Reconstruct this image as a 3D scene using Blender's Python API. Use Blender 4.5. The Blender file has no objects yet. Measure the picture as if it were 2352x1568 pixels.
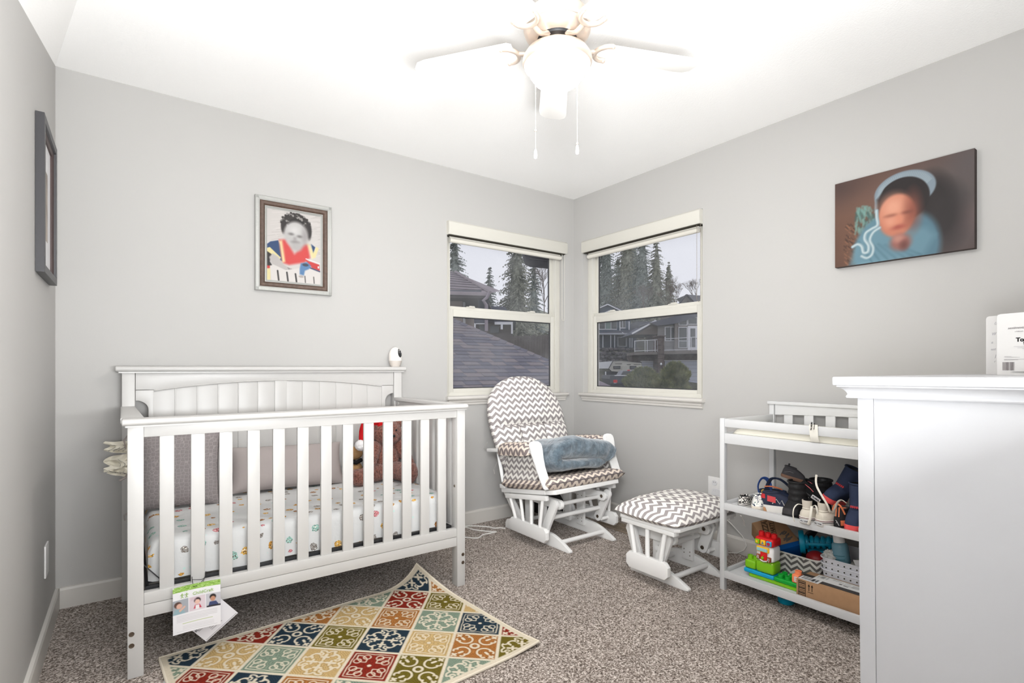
import bpy, bmesh, math, random
import numpy as np
from mathutils import Vector, Matrix, noise

random.seed(7)
SC = bpy.context.scene
COL = SC.collection
PI = math.pi

# ------------------------------------------------------------------ camera
IMG_W, IMG_H = 2352, 1568
F_PX = 1203.6
YAW = math.radians(36.11)
CAM = Vector((-2.886, -3.1127, 1.080))
cam_d = bpy.data.cameras.new('camera')
cam_o = bpy.data.objects.new('camera', cam_d)
COL.objects.link(cam_o)
cam_o.location = CAM
cam_o.rotation_euler = (PI / 2, 0, -YAW)
cam_d.sensor_width = 36.0
cam_d.lens = 36.0 * F_PX / IMG_W
cam_d.shift_y = 62.5 / IMG_W
cam_d.clip_start = 0.02
cam_d.clip_end = 600
SC.camera = cam_o

# ------------------------------------------------------------------ world: flat overcast sky
W = bpy.data.worlds.new('overcast_sky')
SC.world = W
W.use_nodes = True
nt = W.node_tree
nt.nodes.clear()
o_ = nt.nodes.new('ShaderNodeOutputWorld')
bg = nt.nodes.new('ShaderNodeBackground')
tc = nt.nodes.new('ShaderNodeTexCoord')
sx = nt.nodes.new('ShaderNodeSeparateXYZ')
rp = nt.nodes.new('ShaderNodeValToRGB')
rp.color_ramp.elements[0].position = 0.0
rp.color_ramp.elements[0].color = (0.80, 0.80, 0.85, 1)
rp.color_ramp.elements[1].position = 0.6
rp.color_ramp.elements[1].color = (0.74, 0.75, 0.83, 1)
nt.links.new(tc.outputs['Generated'], sx.inputs[0])
nt.links.new(sx.outputs['Z'], rp.inputs[0])
nt.links.new(rp.outputs[0], bg.inputs['Color'])
bg.inputs['Strength'].default_value = 1.03
nt.links.new(bg.outputs[0], o_.inputs[0])

# ------------------------------------------------------------------ lights
def area(name, loc, rot, sx_, sy_, power, col):
    l = bpy.data.lights.new(name, 'AREA')
    l.shape = 'RECTANGLE'
    l.size = sx_
    l.size_y = sy_
    l.energy = power
    l.color = col
    o = bpy.data.objects.new(name, l)
    COL.objects.link(o)
    o.location = loc
    o.rotation_euler = rot
    return o
# added strip lamp out of view, aimed up to brighten ceiling and room
area('bounce_fill', (-2.58, -3.02, 1.02), (math.radians(180 - 32), 0, 0), 0.9, 0.2, 86, (0.95, 0.975, 1.0))
# added narrow beam from behind the camera, lifts the dim far corner
fl_ = area('corner_fill', (-2.95, -3.05, 1.60), (0, 0, 0), 0.35, 0.35, 10.5, (0.96, 0.98, 1.0))
fl_.rotation_euler = (Vector((-0.30, -0.35, 1.45)) - fl_.location).to_track_quat('-Z', 'Y').to_euler()
fl_.data.spread = math.radians(66)
# added frontal fill panel, unseen, evens out the lower far walls
area('front_fill', (-2.50, -3.10, 1.0), (math.radians(90), 0, 0), 1.2, 1.9, 9, (0.96, 0.98, 1.0))

SC.view_settings.view_transform = 'Standard'
SC.view_settings.look = 'None'
SC.view_settings.exposure = 0.0
SC.view_settings.gamma = 1.0
SC.view_settings.use_curve_mapping = False

# ------------------------------------------------------------------ helpers
def S(c):
    c = c / 255.0
    return c / 12.92 if c <= 0.04045 else ((c + 0.055) / 1.055) ** 2.4
def RGB(r, g, b):
    return (S(r), S(g), S(b), 1.0)

AX = Vector((math.sin(YAW), math.cos(YAW), 0))
RT = Vector((math.cos(YAW), -math.sin(YAW), 0))
UP = Vector((0, 0, 1))
def at(px, py, d):
    """world point seen at photo pixel (px, py) at distance d along the view axis"""
    return CAM + AX * d + RT * ((px - 1176) / F_PX * d) + UP * ((846.5 - py) / F_PX * d)

class MB:
    """collects shapes into one mesh"""
    def __init__(s):
        s.v = []; s.f = []; s.uv = {}; s.mi = {}; s.col = None
    def add(s, verts, faces, uvs=None, mi=0, M=None):
        n = len(s.v)
        for p in verts:
            p = Vector(p)
            s.v.append(M @ p if M is not None else p)
        for k, f in enumerate(faces):
            if uvs is not None:
                s.uv[len(s.f)] = [uvs[i] for i in f]
            if mi:
                s.mi[len(s.f)] = mi
            s.f.append([n + i for i in f])
        return s
    def bm(s, b, mi=0, M=None):
        b.verts.index_update()
        s.add([v.co.copy() for v in b.verts], [[v.index for v in f.verts] for f in b.faces], None, mi, M)
        b.free()
        return s
    def box(s, x0, x1, y0, y1, z0, z1, bev=0.003, seg=2, mi=0, M=None):
        b = bmesh.new()
        bmesh.ops.create_cube(b, size=1.0)
        for v in b.verts:
            v.co = Vector((x0 + (v.co.x + .5) * (x1 - x0), y0 + (v.co.y + .5) * (y1 - y0), z0 + (v.co.z + .5) * (z1 - z0)))
        if bev > 0:
            bev = min(bev, .49 * min(abs(x1 - x0), abs(y1 - y0), abs(z1 - z0)))
            bmesh.ops.bevel(b, geom=list(b.edges), offset=bev, segments=seg, profile=.6, affect='EDGES')
        return s.bm(b, mi, M)
    def prism(s, pts, t0, t1, plane='xz', bev=0.0, seg=2, mi=0, M=None):
        """outline pts in a plane, extruded from t0 to t1 along the other axis"""
        def P(a, c, t):
            return {'xz': (a, t, c), 'yz': (t, a, c), 'xy': (a, c, t)}[plane]
        b = bmesh.new()
        lo = [b.verts.new(P(a, c, t0)) for a, c in pts]
        hi = [b.verts.new(P(a, c, t1)) for a, c in pts]
        n = len(pts)
        b.faces.new(lo[::-1]); b.faces.new(hi)
        for i in range(n):
            b.faces.new((lo[i], lo[(i + 1) % n], hi[(i + 1) % n], hi[i]))
        bmesh.ops.recalc_face_normals(b, faces=list(b.faces))
        if bev > 0:
            ed = [e for e in b.edges if (e.verts[0] in lo) == (e.verts[1] in lo)]
            bmesh.ops.bevel(b, geom=ed, offset=bev, segments=seg, profile=.6, affect='EDGES')
        return s.bm(b, mi, M)
    def tube(s, pts, r, seg=8, closed=False, mi=0, M=None, caps=True, flat=None):
        pts = [Vector(p) for p in pts]
        n = len(pts)
        rr = r if isinstance(r, (list, tuple)) else [r] * n
        vs, fs = [], []
        prev = None
        for i, p in enumerate(pts):
            a = pts[(i - 1) % n] if (closed or i > 0) else pts[i]
            c = pts[(i + 1) % n] if (closed or i < n - 1) else pts[i]
            t = (c - a)
            if t.length < 1e-9: t = Vector((0, 0, 1))
            t.normalize()
            if prev is None:
                u = t.cross(Vector((0, 0, 1)))
                if u.length < 1e-3: u = t.cross(Vector((0, 1, 0)))
            else:
                u = prev - t * prev.dot(t)
                if u.length < 1e-6: u = t.cross(Vector((0, 0, 1)))
            u.normalize(); prev = u
            w = t.cross(u)
            for k in range(seg):
                g = 2 * PI * k / seg
                fl = flat if flat else 1.0
                vs.append(p + u * (math.cos(g) * rr[i]) + w * (math.sin(g) * rr[i] * fl))
        m = n if closed else n - 1
        for i in range(m):
            j = (i + 1) % n
            for k in range(seg):
                k2 = (k + 1) % seg
                fs.append((i * seg + k, i * seg + k2, j * seg + k2, j * seg + k))
        if caps and not closed:
            fs.append(tuple(range(seg))[::-1])
            fs.append(tuple((n - 1) * seg + k for k in range(seg)))
        return s.add(vs, fs, None, mi, M)
    def cyl(s, a, b, r, seg=16, mi=0, M=None):
        return s.tube([a, b], r, seg, False, mi, M)
    def lathe(s, prof, seg=32, mi=0, M=None, cap=True):
        vs, fs = [], []
        for r, z in prof:
            for k in range(seg):
                g = 2 * PI * k / seg
                vs.append((r * math.cos(g), r * math.sin(g), z))
        for i in range(len(prof) - 1):
            for k in range(seg):
                k2 = (k + 1) % seg
                fs.append((i * seg + k, i * seg + k2, (i + 1) * seg + k2, (i + 1) * seg + k))
        if cap:
            fs.append(tuple(range(seg))[::-1])
            fs.append(tuple((len(prof) - 1) * seg + k for k in range(seg)))
        return s.add(vs, fs, None, mi, M)
    def grid(s, fn, nu, nv, uvfn=None, wrap=False, mi=0, M=None):
        vs, fs, uv = [], [], []
        for j in range(nv + 1):
            for i in range(nu + 1):
                u, v = i / nu, j / nv
                vs.append(fn(u, v))
                uv.append(uvfn(u, v) if uvfn else (u, v))
        w = nu + 1
        for j in range(nv):
            for i in range(nu):
                fs.append((j * w + i, j * w + i + 1, (j + 1) * w + i + 1, (j + 1) * w + i))
        return s.add(vs, fs, uv, mi, M)
    def loops(s, rings, cap0=True, cap1=True, mi=0, M=None):
        n = len(rings[0]); vs = []; fs = []
        for r in rings: vs += list(r)
        for i in range(len(rings) - 1):
            for k in range(n):
                k2 = (k + 1) % n
                fs.append((i * n + k, i * n + k2, (i + 1) * n + k2, (i + 1) * n + k))
        if cap0: fs.append(tuple(range(n))[::-1])
        if cap1: fs.append(tuple((len(rings) - 1) * n + k for k in range(n)))
        return s.add(vs, fs, None, mi, M)
    def ball(s, c, r, sub=3, sc=(1, 1, 1), mi=0, M=None, fn=None, R=None):
        b = bmesh.new()
        bmesh.ops.create_icosphere(b, subdivisions=sub, radius=1.0)
        for v in b.verts:
            d = v.co.copy()
            k = fn(d) if fn else 1.0
            q = Vector((d.x * sc[0], d.y * sc[1], d.z * sc[2])) * (r * k)
            if R is not None: q = R @ q
            v.co = q + Vector(c)
        return s.bm(b, mi, M)
    def mesh(s, name, smooth=35):
        me = bpy.data.meshes.new(name)
        me.from_pydata([tuple(p) for p in s.v], [], s.f)
        if s.uv:
            ul = me.uv_layers.new(name='UVMap')
            for pi, us in s.uv.items():
                st = me.polygons[pi].loop_start
                for k, q in enumerate(us):
                    ul.data[st + k].uv = q
        for pi, m in s.mi.items():
            me.polygons[pi].material_index = m
        if smooth:
            me.shade_smooth()
            me.set_sharp_from_angle(angle=math.radians(smooth))
        me.update()
        return me

def link(name, data, parent=None):
    o = bpy.data.objects.new(name, data)
    COL.objects.link(o)
    if parent is not None: o.parent = parent
    return o

def thing(name, label, cat, loc=(0, 0, 0), rotz=0.0, group=None, rot=None):
    o = bpy.data.objects.new(name, None)
    o.empty_display_size = .05
    COL.objects.link(o)
    o.location = loc
    o.rotation_euler = rot if rot else (0, 0, rotz)
    o['label'] = label; o['category'] = cat
    if group: o['group'] = group
    return o

def root_of(o):
    while o.parent is not None: o = o.parent
    return o

def part(name, mb, mat, parent, world=False, smooth=35, label=None, stuff=False):
    """one mesh part; world=True takes world coordinates (parent chain unrotated)"""
    if world:
        off = root_of(parent).location
        mb.v = [p - off for p in mb.v]
    me = mb.mesh(name, smooth)
    for m in (mat if isinstance(mat, (list, tuple)) else [mat]): me.materials.append(m)
    o = link(name, me, parent)
    if label: o['label'] = label
    if stuff: o['kind'] = 'stuff'
    return o

def single(name, mb, mat, label, cat, smooth=35, group=None, origin=None, stuff=False):
    """a thing that is one mesh (world coordinates)"""
    if origin is not None:
        origin = Vector(origin)
        mb.v = [p - origin for p in mb.v]
    me = mb.mesh(name, smooth)
    for m in (mat if isinstance(mat, (list, tuple)) else [mat]): me.materials.append(m)
    o = link(name, me)
    if origin is not None: o.location = origin
    o['label'] = label; o['category'] = cat
    if group: o['group'] = group
    if stuff: o['kind'] = 'stuff'
    return o

def struct(name, mb, mat, parent=None, smooth=0):
    me = mb.mesh(name, smooth)
    for m in (mat if isinstance(mat, (list, tuple)) else [mat]): me.materials.append(m)
    o = link(name, me, parent)
    if parent is None: o['kind'] = 'structure'
    return o

def copy_tree(o, parent=None):
    c = o.copy(); COL.objects.link(c)
    if parent is not None: c.parent = parent
    for ch in list(o.children): copy_tree(ch, c)
    return c

# ------------------------------------------------------------------ materials
MATS = {}
def mat(name, col, rough=0.5, spec=0.4, metal=0.0, bump=0.0, bscale=200.0, var=0.0, vscale=8.0, emit=None, sheen=0.0, coat=0.0):
    if name in MATS: return MATS[name]
    m = bpy.data.materials.new(name); MATS[name] = m
    m.use_nodes = True
    t = m.node_tree; p = t.nodes['Principled BSDF']
    p.inputs['Base Color'].default_value = col
    p.inputs['Roughness'].default_value = rough
    p.inputs['Specular IOR Level'].default_value = spec
    p.inputs['Metallic'].default_value = metal
    if sheen: p.inputs['Sheen Weight'].default_value = sheen
    if coat: p.inputs['Coat Weight'].default_value = coat
    tcn = t.nodes.new('ShaderNodeTexCoord')
    if var > 0:
        n = t.nodes.new('ShaderNodeTexNoise'); n.inputs['Scale'].default_value = vscale; n.inputs['Detail'].default_value = 4
        t.links.new(tcn.outputs['Object'], n.inputs['Vector'])
        mr = t.nodes.new('ShaderNodeMapRange')
        mr.inputs['From Min'].default_value = .3; mr.inputs['From Max'].default_value = .7
        mr.inputs['To Min'].default_value = 1 - var; mr.inputs['To Max'].default_value = 1 + var
        t.links.new(n.outputs['Fac'], mr.inputs['Value'])
        hs = t.nodes.new('ShaderNodeHueSaturation'); hs.inputs['Color'].default_value = col
        t.links.new(mr.outputs[0], hs.inputs['Value'])
        t.links.new(hs.outputs[0], p.inputs['Base Color'])
    if bump > 0:
        n = t.nodes.new('ShaderNodeTexNoise'); n.inputs['Scale'].default_value = bscale; n.inputs['Detail'].default_value = 3
        t.links.new(tcn.outputs['Object'], n.inputs['Vector'])
        b = t.nodes.new('ShaderNodeBump'); b.inputs['Strength'].default_value = bump; b.inputs['Distance'].default_value = .002
        t.links.new(n.outputs['Fac'], b.inputs['Height'])
        t.links.new(b.outputs[0], p.inputs['Normal'])
    if emit:
        p.inputs['Emission Color'].default_value = emit[0]
        p.inputs['Emission Strength'].default_value = emit[1]
    return m

class N:
    """tiny node-graph helper"""
    def __init__(s, name):
        s.m = bpy.data.materials.new(name); s.m.use_nodes = True
        s.t = s.m.node_tree; s.p = s.t.nodes['Principled BSDF']
    def n(s, typ, **kw):
        x = s.t.nodes.new(typ)
        for k, v in kw.items(): setattr(x, k, v)
        return x
    def l(s, a, b): s.t.links.new(a, b)
    def val(s, inp, x):
        if hasattr(x, 'is_output'): s.l(x, inp)
        else: inp.default_value = x
    def math(s, op, a, b=0.0, c=None):
        x = s.n('ShaderNodeMath', operation=op)
        s.val(x.inputs[0], a); s.val(x.inputs[1], b)
        if c is not None: s.val(x.inputs[2], c)
        return x.outputs[0]
    def mix(s, f, a, b):
        x = s.n('ShaderNodeMix', data_type='RGBA')
        s.val(x.inputs[0], f); s.val(x.inputs[6], a); s.val(x.inputs[7], b)
        return x.outputs[2]
    def ramp(s, f, stops, const=False):
        x = s.n('ShaderNodeValToRGB')
        cr = x.color_ramp
        if const: cr.interpolation = 'CONSTANT'
        while len(cr.elements) < len(stops): cr.elements.new(.5)
        for e, (p, c) in zip(cr.elements, stops): e.position = p; e.color = c
        s.l(f, x.inputs[0]); return x.outputs[0]
    def noise(s, vec, scale, detail=3, rough=.5):
        x = s.n('ShaderNodeTexNoise'); x.inputs['Scale'].default_value = scale; x.inputs['Detail'].default_value = detail
        x.inputs['Roughness'].default_value = rough
        if vec is not None: s.l(vec, x.inputs['Vector'])
        return x
    def bump(s, h, strength, dist=.002):
        b = s.n('ShaderNodeBump'); b.inputs['Strength'].default_value = strength; b.inputs['Distance'].default_value = dist
        s.l(h, b.inputs['Height']); s.l(b.outputs[0], s.p.inputs['Normal'])
    def base(s, c, rough=.6, spec=.3):
        s.val(s.p.inputs['Base Color'], c); s.p.inputs['Roughness'].default_value = rough
        s.p.inputs['Specular IOR Level'].default_value = spec
        return s.m

def chevron(name, c1, c2, per=.043, tooth=.057, amp=.027, warm=None, duty=.5):
    k = N(name)
    uv = k.n('ShaderNodeUVMap'); sp = k.n('ShaderNodeSeparateXYZ'); k.l(uv.outputs[0], sp.inputs[0])
    tri = k.math('PINGPONG', sp.outputs[0], tooth / 2)
    v = k.math('ADD', sp.outputs[1], k.math('MULTIPLY', tri, 2 * amp / tooth))
    fr = k.math('FRACT', k.math('DIVIDE', v, per))
    f = k.math('GREATER_THAN', fr, duty)
    tcn = k.n('ShaderNodeTexCoord')
    nz = k.noise(tcn.outputs['Object'], 9, 3)
    base = k.mix(f, c1, c2)
    if warm:
        base = k.mix(k.math('MULTIPLY', nz.outputs['Fac'], .0), base, warm)
    wv = k.noise(tcn.outputs['Object'], 900, 2)
    k.bump(wv.outputs['Fac'], .25, .001)
    return k.base(base, .85, .15)

def colattr(name, rough=.6, spec=.25, bump=None):
    k = N(name)
    a = k.n('ShaderNodeVertexColor', layer_name='Col')
    if bump:
        tcn = k.n('ShaderNodeTexCoord'); n_ = k.noise(tcn.outputs['Object'], bump[0], 3); k.bump(n_.outputs['Fac'], bump[1], bump[2])
    return k.base(a.outputs[0], rough, spec)

# ------------------------------------------------------------------ painted print (colours on a fine grid)
class Canvas:
    def __init__(s, w, h, bgc):
        s.w, s.h = w, h
        s.a = np.ones((h, w, 3)) * np.array(bgc, float)
        s.Y, s.X = np.mgrid[0:h, 0:w].astype(float)
        s.X = (s.X + .5) / w; s.Y = (s.Y + .5) / h     # 0..1, y down
        s.asp = w / h
    def blend(s, m, c):
        m = np.clip(m, 0, 1)[..., None]
        s.a = s.a * (1 - m) + np.array(c, float) * m
    def ell(s, cx, cy, rx, ry, c, soft=.08, rot=0, k=1.0):
        dx = (s.X - cx) * s.asp; dy = s.Y - cy
        cr, sr = math.cos(rot), math.sin(rot)
        u = (dx * cr + dy * sr) / (rx * s.asp); v = (-dx * sr + dy * cr) / ry
        d = np.sqrt(u * u + v * v)
        s.blend(k * (1 - d + soft / 2) / soft, c)
    def poly(s, pts, c, soft=.006, k=1.0):
        pts = np.array(pts, float)
        inside = np.zeros(s.X.shape, bool); dist = np.full(s.X.shape, 9.0)
        n = len(pts)
        for i in range(n):
            x0, y0 = pts[i]; x1, y1 = pts[(i + 1) % n]
            cond = ((y0 > s.Y) != (y1 > s.Y))
            if y1 != y0:
                xi = (x1 - x0) * (s.Y - y0) / (y1 - y0) + x0
                inside ^= cond & (s.X < xi)
            dist = np.minimum(dist, s._seg(x0, y0, x1, y1))
        sd = np.where(inside, dist, -dist)
        s.blend(k * (sd / soft + .5), c)
    def _seg(s, x0, y0, x1, y1):
        ax, ay = (s.X - x0) * s.asp, s.Y - y0
        bx, by = (x1 - x0) * s.asp, y1 - y0
        L = bx * bx + by * by + 1e-12
        t = np.clip((ax * bx + ay * by) / L, 0, 1)
        return np.hypot(ax - t * bx, ay - t * by)
    def line(s, pts, wd, c, soft=.004, k=1.0):
        d = np.full(s.X.shape, 9.0)
        for (x0, y0), (x1, y1) in zip(pts[:-1], pts[1:]): d = np.minimum(d, s._seg(x0, y0, x1, y1))
        s.blend(k * ((wd / 2 - d) / soft + .5), c)
    def rect(s, x0, y0, x1, y1, c, k=1.0):
        s.poly([(x0, y0), (x1, y0), (x1, y1), (x0, y1)], c, .003, k)
    def blur(s, mask, n):
        b = s.a.copy()
        for _ in range(n):
            b = (np.roll(b, 1, 0) + np.roll(b, -1, 0) + np.roll(b, 1, 1) + np.roll(b, -1, 1) + b) / 5
        m = np.clip(mask, 0, 1)[..., None]
        s.a = s.a * (1 - m) + b * m

def lin(a):
    a = np.clip(a / 255.0, 0, 1)
    return np.where(a <= .04045, a / 12.92, ((a + .055) / 1.055) ** 2.4)

def print_mesh(name, cv, fn, gain=1.0):
    """fine grid; fn(u, v) -> point (u right, v down); colours from canvas (per face corner = per cell)"""
    w, h = cv.w, cv.h
    us = np.arange(w + 1) / w; vs = np.arange(h + 1) / h
    P = fn(us[None, :].repeat(h + 1, 0), vs[:, None].repeat(w + 1, 1)).reshape(-1, 3)
    idx = np.arange((w + 1) * (h + 1)).reshape(h + 1, w + 1)
    q = np.stack([idx[1:, :-1], idx[1:, 1:], idx[:-1, 1:], idx[:-1, :-1]], -1).reshape(-1, 4)
    me = bpy.data.meshes.new(name)
    me.vertices.add(len(P)); me.vertices.foreach_set('co', P.astype(np.float32).ravel())
    me.loops.add(q.size); me.loops.foreach_set('vertex_index', q.astype(np.int32).ravel())
    me.polygons.add(len(q)); me.polygons.foreach_set('loop_start', (np.arange(len(q)) * 4).astype(np.int32))
    me.update(calc_edges=True)
    ca = me.color_attributes.new('Col', 'FLOAT_COLOR', 'POINT')
    # cell colours averaged to points
    c = np.pad(lin(cv.a), ((1, 1), (1, 1), (0, 0)), mode='edge')
    c = (c[:-1, :-1] + c[1:, :-1] + c[:-1, 1:] + c[1:, 1:]) / 4
    c4 = np.ones((c.shape[0] * c.shape[1], 4), np.float32); c4[:, :3] = (c * gain).reshape(-1, 3)
    ca.data.foreach_set('color', c4.ravel())
    me.shade_smooth()
    return me

def printed(name, cv, fn, mt, parent, world=True, gain=1.0, label=None):
    me = print_mesh(name, cv, fn, gain)
    if world and parent is not None:
        off = np.array(root_of(parent).location)
        n = len(me.vertices); a = np.empty(n * 3, np.float32); me.vertices.foreach_get('co', a)
        a = (a.reshape(-1, 3) - off).astype(np.float32); me.vertices.foreach_set('co', a.ravel())
    me.materials.append(mt)
    o = link(name, me, parent)
    if label: o['label'] = label
    return o

def planefn(p0, pu, pv):
    p0, pu, pv = [np.array(p, float) for p in (p0, pu, pv)]
    return lambda u, v: p0 + (pu - p0) * u[..., None] + (pv - p0) * v[..., None]

_fonts = {}
def text_mb(txt, size, M, ext=.0004, italic=False, space=1.0, bold=0.0):
    cu = bpy.data.curves.new('lettering', 'FONT')
    cu.body = txt; cu.size = size; cu.extrude = ext; cu.align_x = 'CENTER'; cu.align_y = 'CENTER'
    cu.resolution_u = 2; cu.space_character = space; cu.offset = bold
    if italic: cu.shear = .25
    o = bpy.data.objects.new('lettering', cu)
    COL.objects.link(o)
    dg = bpy.context.evaluated_depsgraph_get()
    me = bpy.data.meshes.new_from_object(o.evaluated_get(dg))
    COL.objects.unlink(o); bpy.data.objects.remove(o); bpy.data.curves.remove(cu)
    mb = MB()
    mb.add([v.co.copy() for v in me.vertices], [list(p.vertices) for p in me.polygons], None, 0, M)
    bpy.data.meshes.remove(me)
    return mb

def frame_M(o, x, y):
    """matrix with origin o, x-axis x, y-axis y"""
    x = Vector(x).normalized(); y = Vector(y); z = x.cross(y).normalized(); y = z.cross(x)
    return Matrix(((x.x, y.x, z.x, o[0]), (x.y, y.y, z.y, o[1]), (x.z, y.z, z.z, o[2]), (0, 0, 0, 1)))
# ================================================================== room shell
XL, HC, YN = -3.156, 2.44, -3.16
m_wall = mat('wall_paint', RGB(178, 176, 173), .55, .3, bump=.06, bscale=170)
m_ceil = mat('ceiling_paint', RGB(251, 250, 248), .8, .1, bump=.5, bscale=160)
m_trim = mat('trim_paint', RGB(200, 196, 190), .4, .4)
m_frame = mat('window_vinyl', RGB(198, 195, 186), .35, .4)
m_white = mat('white_lacquer', RGB(218, 216, 214), .35, .45)
m_crib = mat('crib_lacquer', RGB(191, 189, 186), .36, .45)
m_dresser = mat('dresser_lacquer', RGB(176, 176, 178), .32, .45)
m_table = mat('table_lacquer', RGB(200, 200, 200), .36, .4)
m_glider = mat('glider_lacquer', RGB(232, 231, 229), .38, .4)
m_metal = mat('bolt_steel', RGB(120, 108, 96), .35, .5, metal=.9)
m_black = mat('black_plastic', RGB(28, 28, 30), .5, .4)
m_paper = mat('white_paper', RGB(208, 207, 208), .6, .2)
m_ink = mat('black_ink', RGB(34, 32, 32), .7, .1)
m_grayink = mat('gray_ink', RGB(150, 148, 148), .7, .1)
m_cord = mat('white_cord', RGB(222, 220, 216), .5, .3)

# carpet: twisted pile, flecked beige and brown
def carpet_mat():
    k = N('carpet')
    tcn = k.n('ShaderNodeTexCoord')
    n0 = k.noise(tcn.outputs['Object'], 60, 2)
    add = k.n('ShaderNodeVectorMath', operation='MULTIPLY_ADD')
    k.l(n0.outputs['Color'], add.inputs[0]); add.inputs[1].default_value = (.020, .020, .020); k.l(tcn.outputs['Object'], add.inputs[2])
    n1 = k.noise(add.outputs[0], 150, 2, .55)
    n2 = k.noise(tcn.outputs['Object'], 4, 3)
    n3 = k.noise(add.outputs[0], 420, 2)
    h = k.math('ADD', k.math('MULTIPLY', n1.outputs['Fac'], .8), k.math('MULTIPLY', n3.outputs['Fac'], .2))
    c = k.ramp(h, [(.34, RGB(60, 50, 43)), (.44, RGB(112, 100, 91)), (.52, RGB(158, 146, 137)), (.62, RGB(214, 204, 196))])
    hs = k.n('ShaderNodeHueSaturation'); k.l(c, hs.inputs['Color'])
    mr = k.n('ShaderNodeMapRange'); mr.inputs['From Min'].default_value = .3; mr.inputs['From Max'].default_value = .7
    mr.inputs['To Min'].default_value = .93; mr.inputs['To Max'].default_value = 1.07
    k.l(n2.outputs['Fac'], mr.inputs['Value']); k.l(mr.outputs[0], hs.inputs['Value'])
    k.bump(h, .8, .006)
    k.p.inputs['Sheen Weight'].default_value = .1
    return k.base(hs.outputs[0], .95, .05)
m_carpet = carpet_mat()

fl = MB(); fl.box(XL - .1, .1, YN - .1, .1, -.08, 0, 0)
struct('floor', fl, m_carpet)

# ceiling: flat, with a sloping soffit wedge along the left wall
ce = MB(); ce.box(XL - .1, .12, YN - .1, .12, HC, HC + .1, 0)
zs = lambda y: 2.44 + .263 * y
ye = -2.4
ce.add([(XL, 0, HC), (XL, ye, zs(ye)), (XL + .45, ye, HC), (XL, ye, HC)], [(0, 1, 2), (1, 3, 2), (0, 3, 1), (0, 2, 3)])
struct('ceiling', ce, m_ceil)

T = .14
# window openings (back wall: x, right wall: y)
WX0, WX1, WZ0, WZ1 = -1.157, -.103, .872, 2.078
wb = MB()
wb.box(XL - T, WX0, 0, T, 0, HC, 0); wb.box(WX1, T, 0, T, 0, HC, 0)
wb.box(WX0, WX1, 0, T, 0, WZ0, 0); wb.box(WX0, WX1, 0, T, WZ1, HC, 0)
struct('wall_back', wb, m_wall)
RY0, RY1 = -1.174, -.105
wr = MB()
wr.box(0, T, RY1, 0, 0, HC, 0); wr.box(0, T, YN - .1, RY0, 0, HC, 0)
wr.box(0, T, RY0, RY1, 0, WZ0, 0); wr.box(0, T, RY0, RY1, WZ1, HC, 0)
struct('wall_right', wr, m_wall)
wl = MB(); wl.box(XL - T, XL, YN - .1, 0, 0, HC, 0)
struct('wall_left', wl, m_wall)
wn = MB(); wn.box(XL - T, T, YN - T, YN, 0, HC, 0)
struct('wall_front', wn, m_wall)

def baseboard(name, fn):
    m = MB()
    pr_ = [(0, 0), (.015, 0), (.015, .082), (.011, .092), (0, .094)]
    fn(m, pr_); struct(name, m, m_trim, smooth=20)
baseboard('baseboard_back', lambda m, p: m.prism([(-a, c) for a, c in p], XL + .0155, -.0155, 'yz'))
baseboard('baseboard_left', lambda m, p: m.prism([(XL + a, c) for a, c in p], YN, -.0, 'xz'))
baseboard('baseboard_right', lambda m, p: m.prism([(-a, c) for a, c in p], YN, -.0, 'xz'))

# ------------------------------------------------------------------ windows
def glass_mat():
    m = bpy.data.materials.new('window_glass'); m.use_nodes = True
    t = m.node_tree; t.nodes.clear()
    o = t.nodes.new('ShaderNodeOutputMaterial'); mx = t.nodes.new('ShaderNodeMixShader')
    tr = t.nodes.new('ShaderNodeBsdfTransparent'); gl = t.nodes.new('ShaderNodeBsdfGlossy')
    tr.inputs[0].default_value = (.95, .96, .97, 1); gl.inputs['Roughness'].default_value = .03
    lw = t.nodes.new('ShaderNodeFresnel'); lw.inputs[0].default_value = 1.33
    t.links.new(lw.outputs[0], mx.inputs[0]); t.links.new(tr.outputs[0], mx.inputs[1]); t.links.new(gl.outputs[0], mx.inputs[2])
    df = t.nodes.new('ShaderNodeBsdfDiffuse'); df.inputs[0].default_value = (.86, .9, .95, 1)
    tcn = t.nodes.new('ShaderNodeTexCoord'); n1 = t.nodes.new('ShaderNodeTexNoise'); n1.inputs['Scale'].default_value = 2.2; n1.inputs['Detail'].default_value = 3
    v1 = t.nodes.new('ShaderNodeTexVoronoi'); v1.inputs['Scale'].default_value = 70
    t.links.new(tcn.outputs['Object'], n1.inputs['Vector']); t.links.new(tcn.outputs['Object'], v1.inputs['Vector'])
    r1 = t.nodes.new('ShaderNodeMapRange'); r1.inputs['From Min'].default_value = .35; r1.inputs['From Max'].default_value = .7; r1.inputs['To Min'].default_value = .03; r1.inputs['To Max'].default_value = .10
    t.links.new(n1.outputs['Fac'], r1.inputs['Value'])
    lt = t.nodes.new('ShaderNodeMath'); lt.operation = 'LESS_THAN'; lt.inputs[1].default_value = .13; t.links.new(v1.outputs['Distance'], lt.inputs[0])
    ad = t.nodes.new('ShaderNodeMath'); ad.operation = 'MULTIPLY_ADD'; ad.inputs[1].default_value = .10; t.links.new(lt.outputs[0], ad.inputs[0]); t.links.new(r1.outputs[0], ad.inputs[2])
    m2 = t.nodes.new('ShaderNodeMixShader'); t.links.new(ad.outputs[0], m2.inputs[0]); t.links.new(mx.outputs[0], m2.inputs[1]); t.links.new(df.outputs[0], m2.inputs[2])
    t.links.new(m2.outputs[0], o.inputs[0])
    return m
m_glass = glass_mat()
m_gasket = mat('dark_gasket', RGB(58, 58, 60), .6, .3)
m_blind = mat('blind_fabric', RGB(208, 204, 194), .8, .1)
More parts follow.
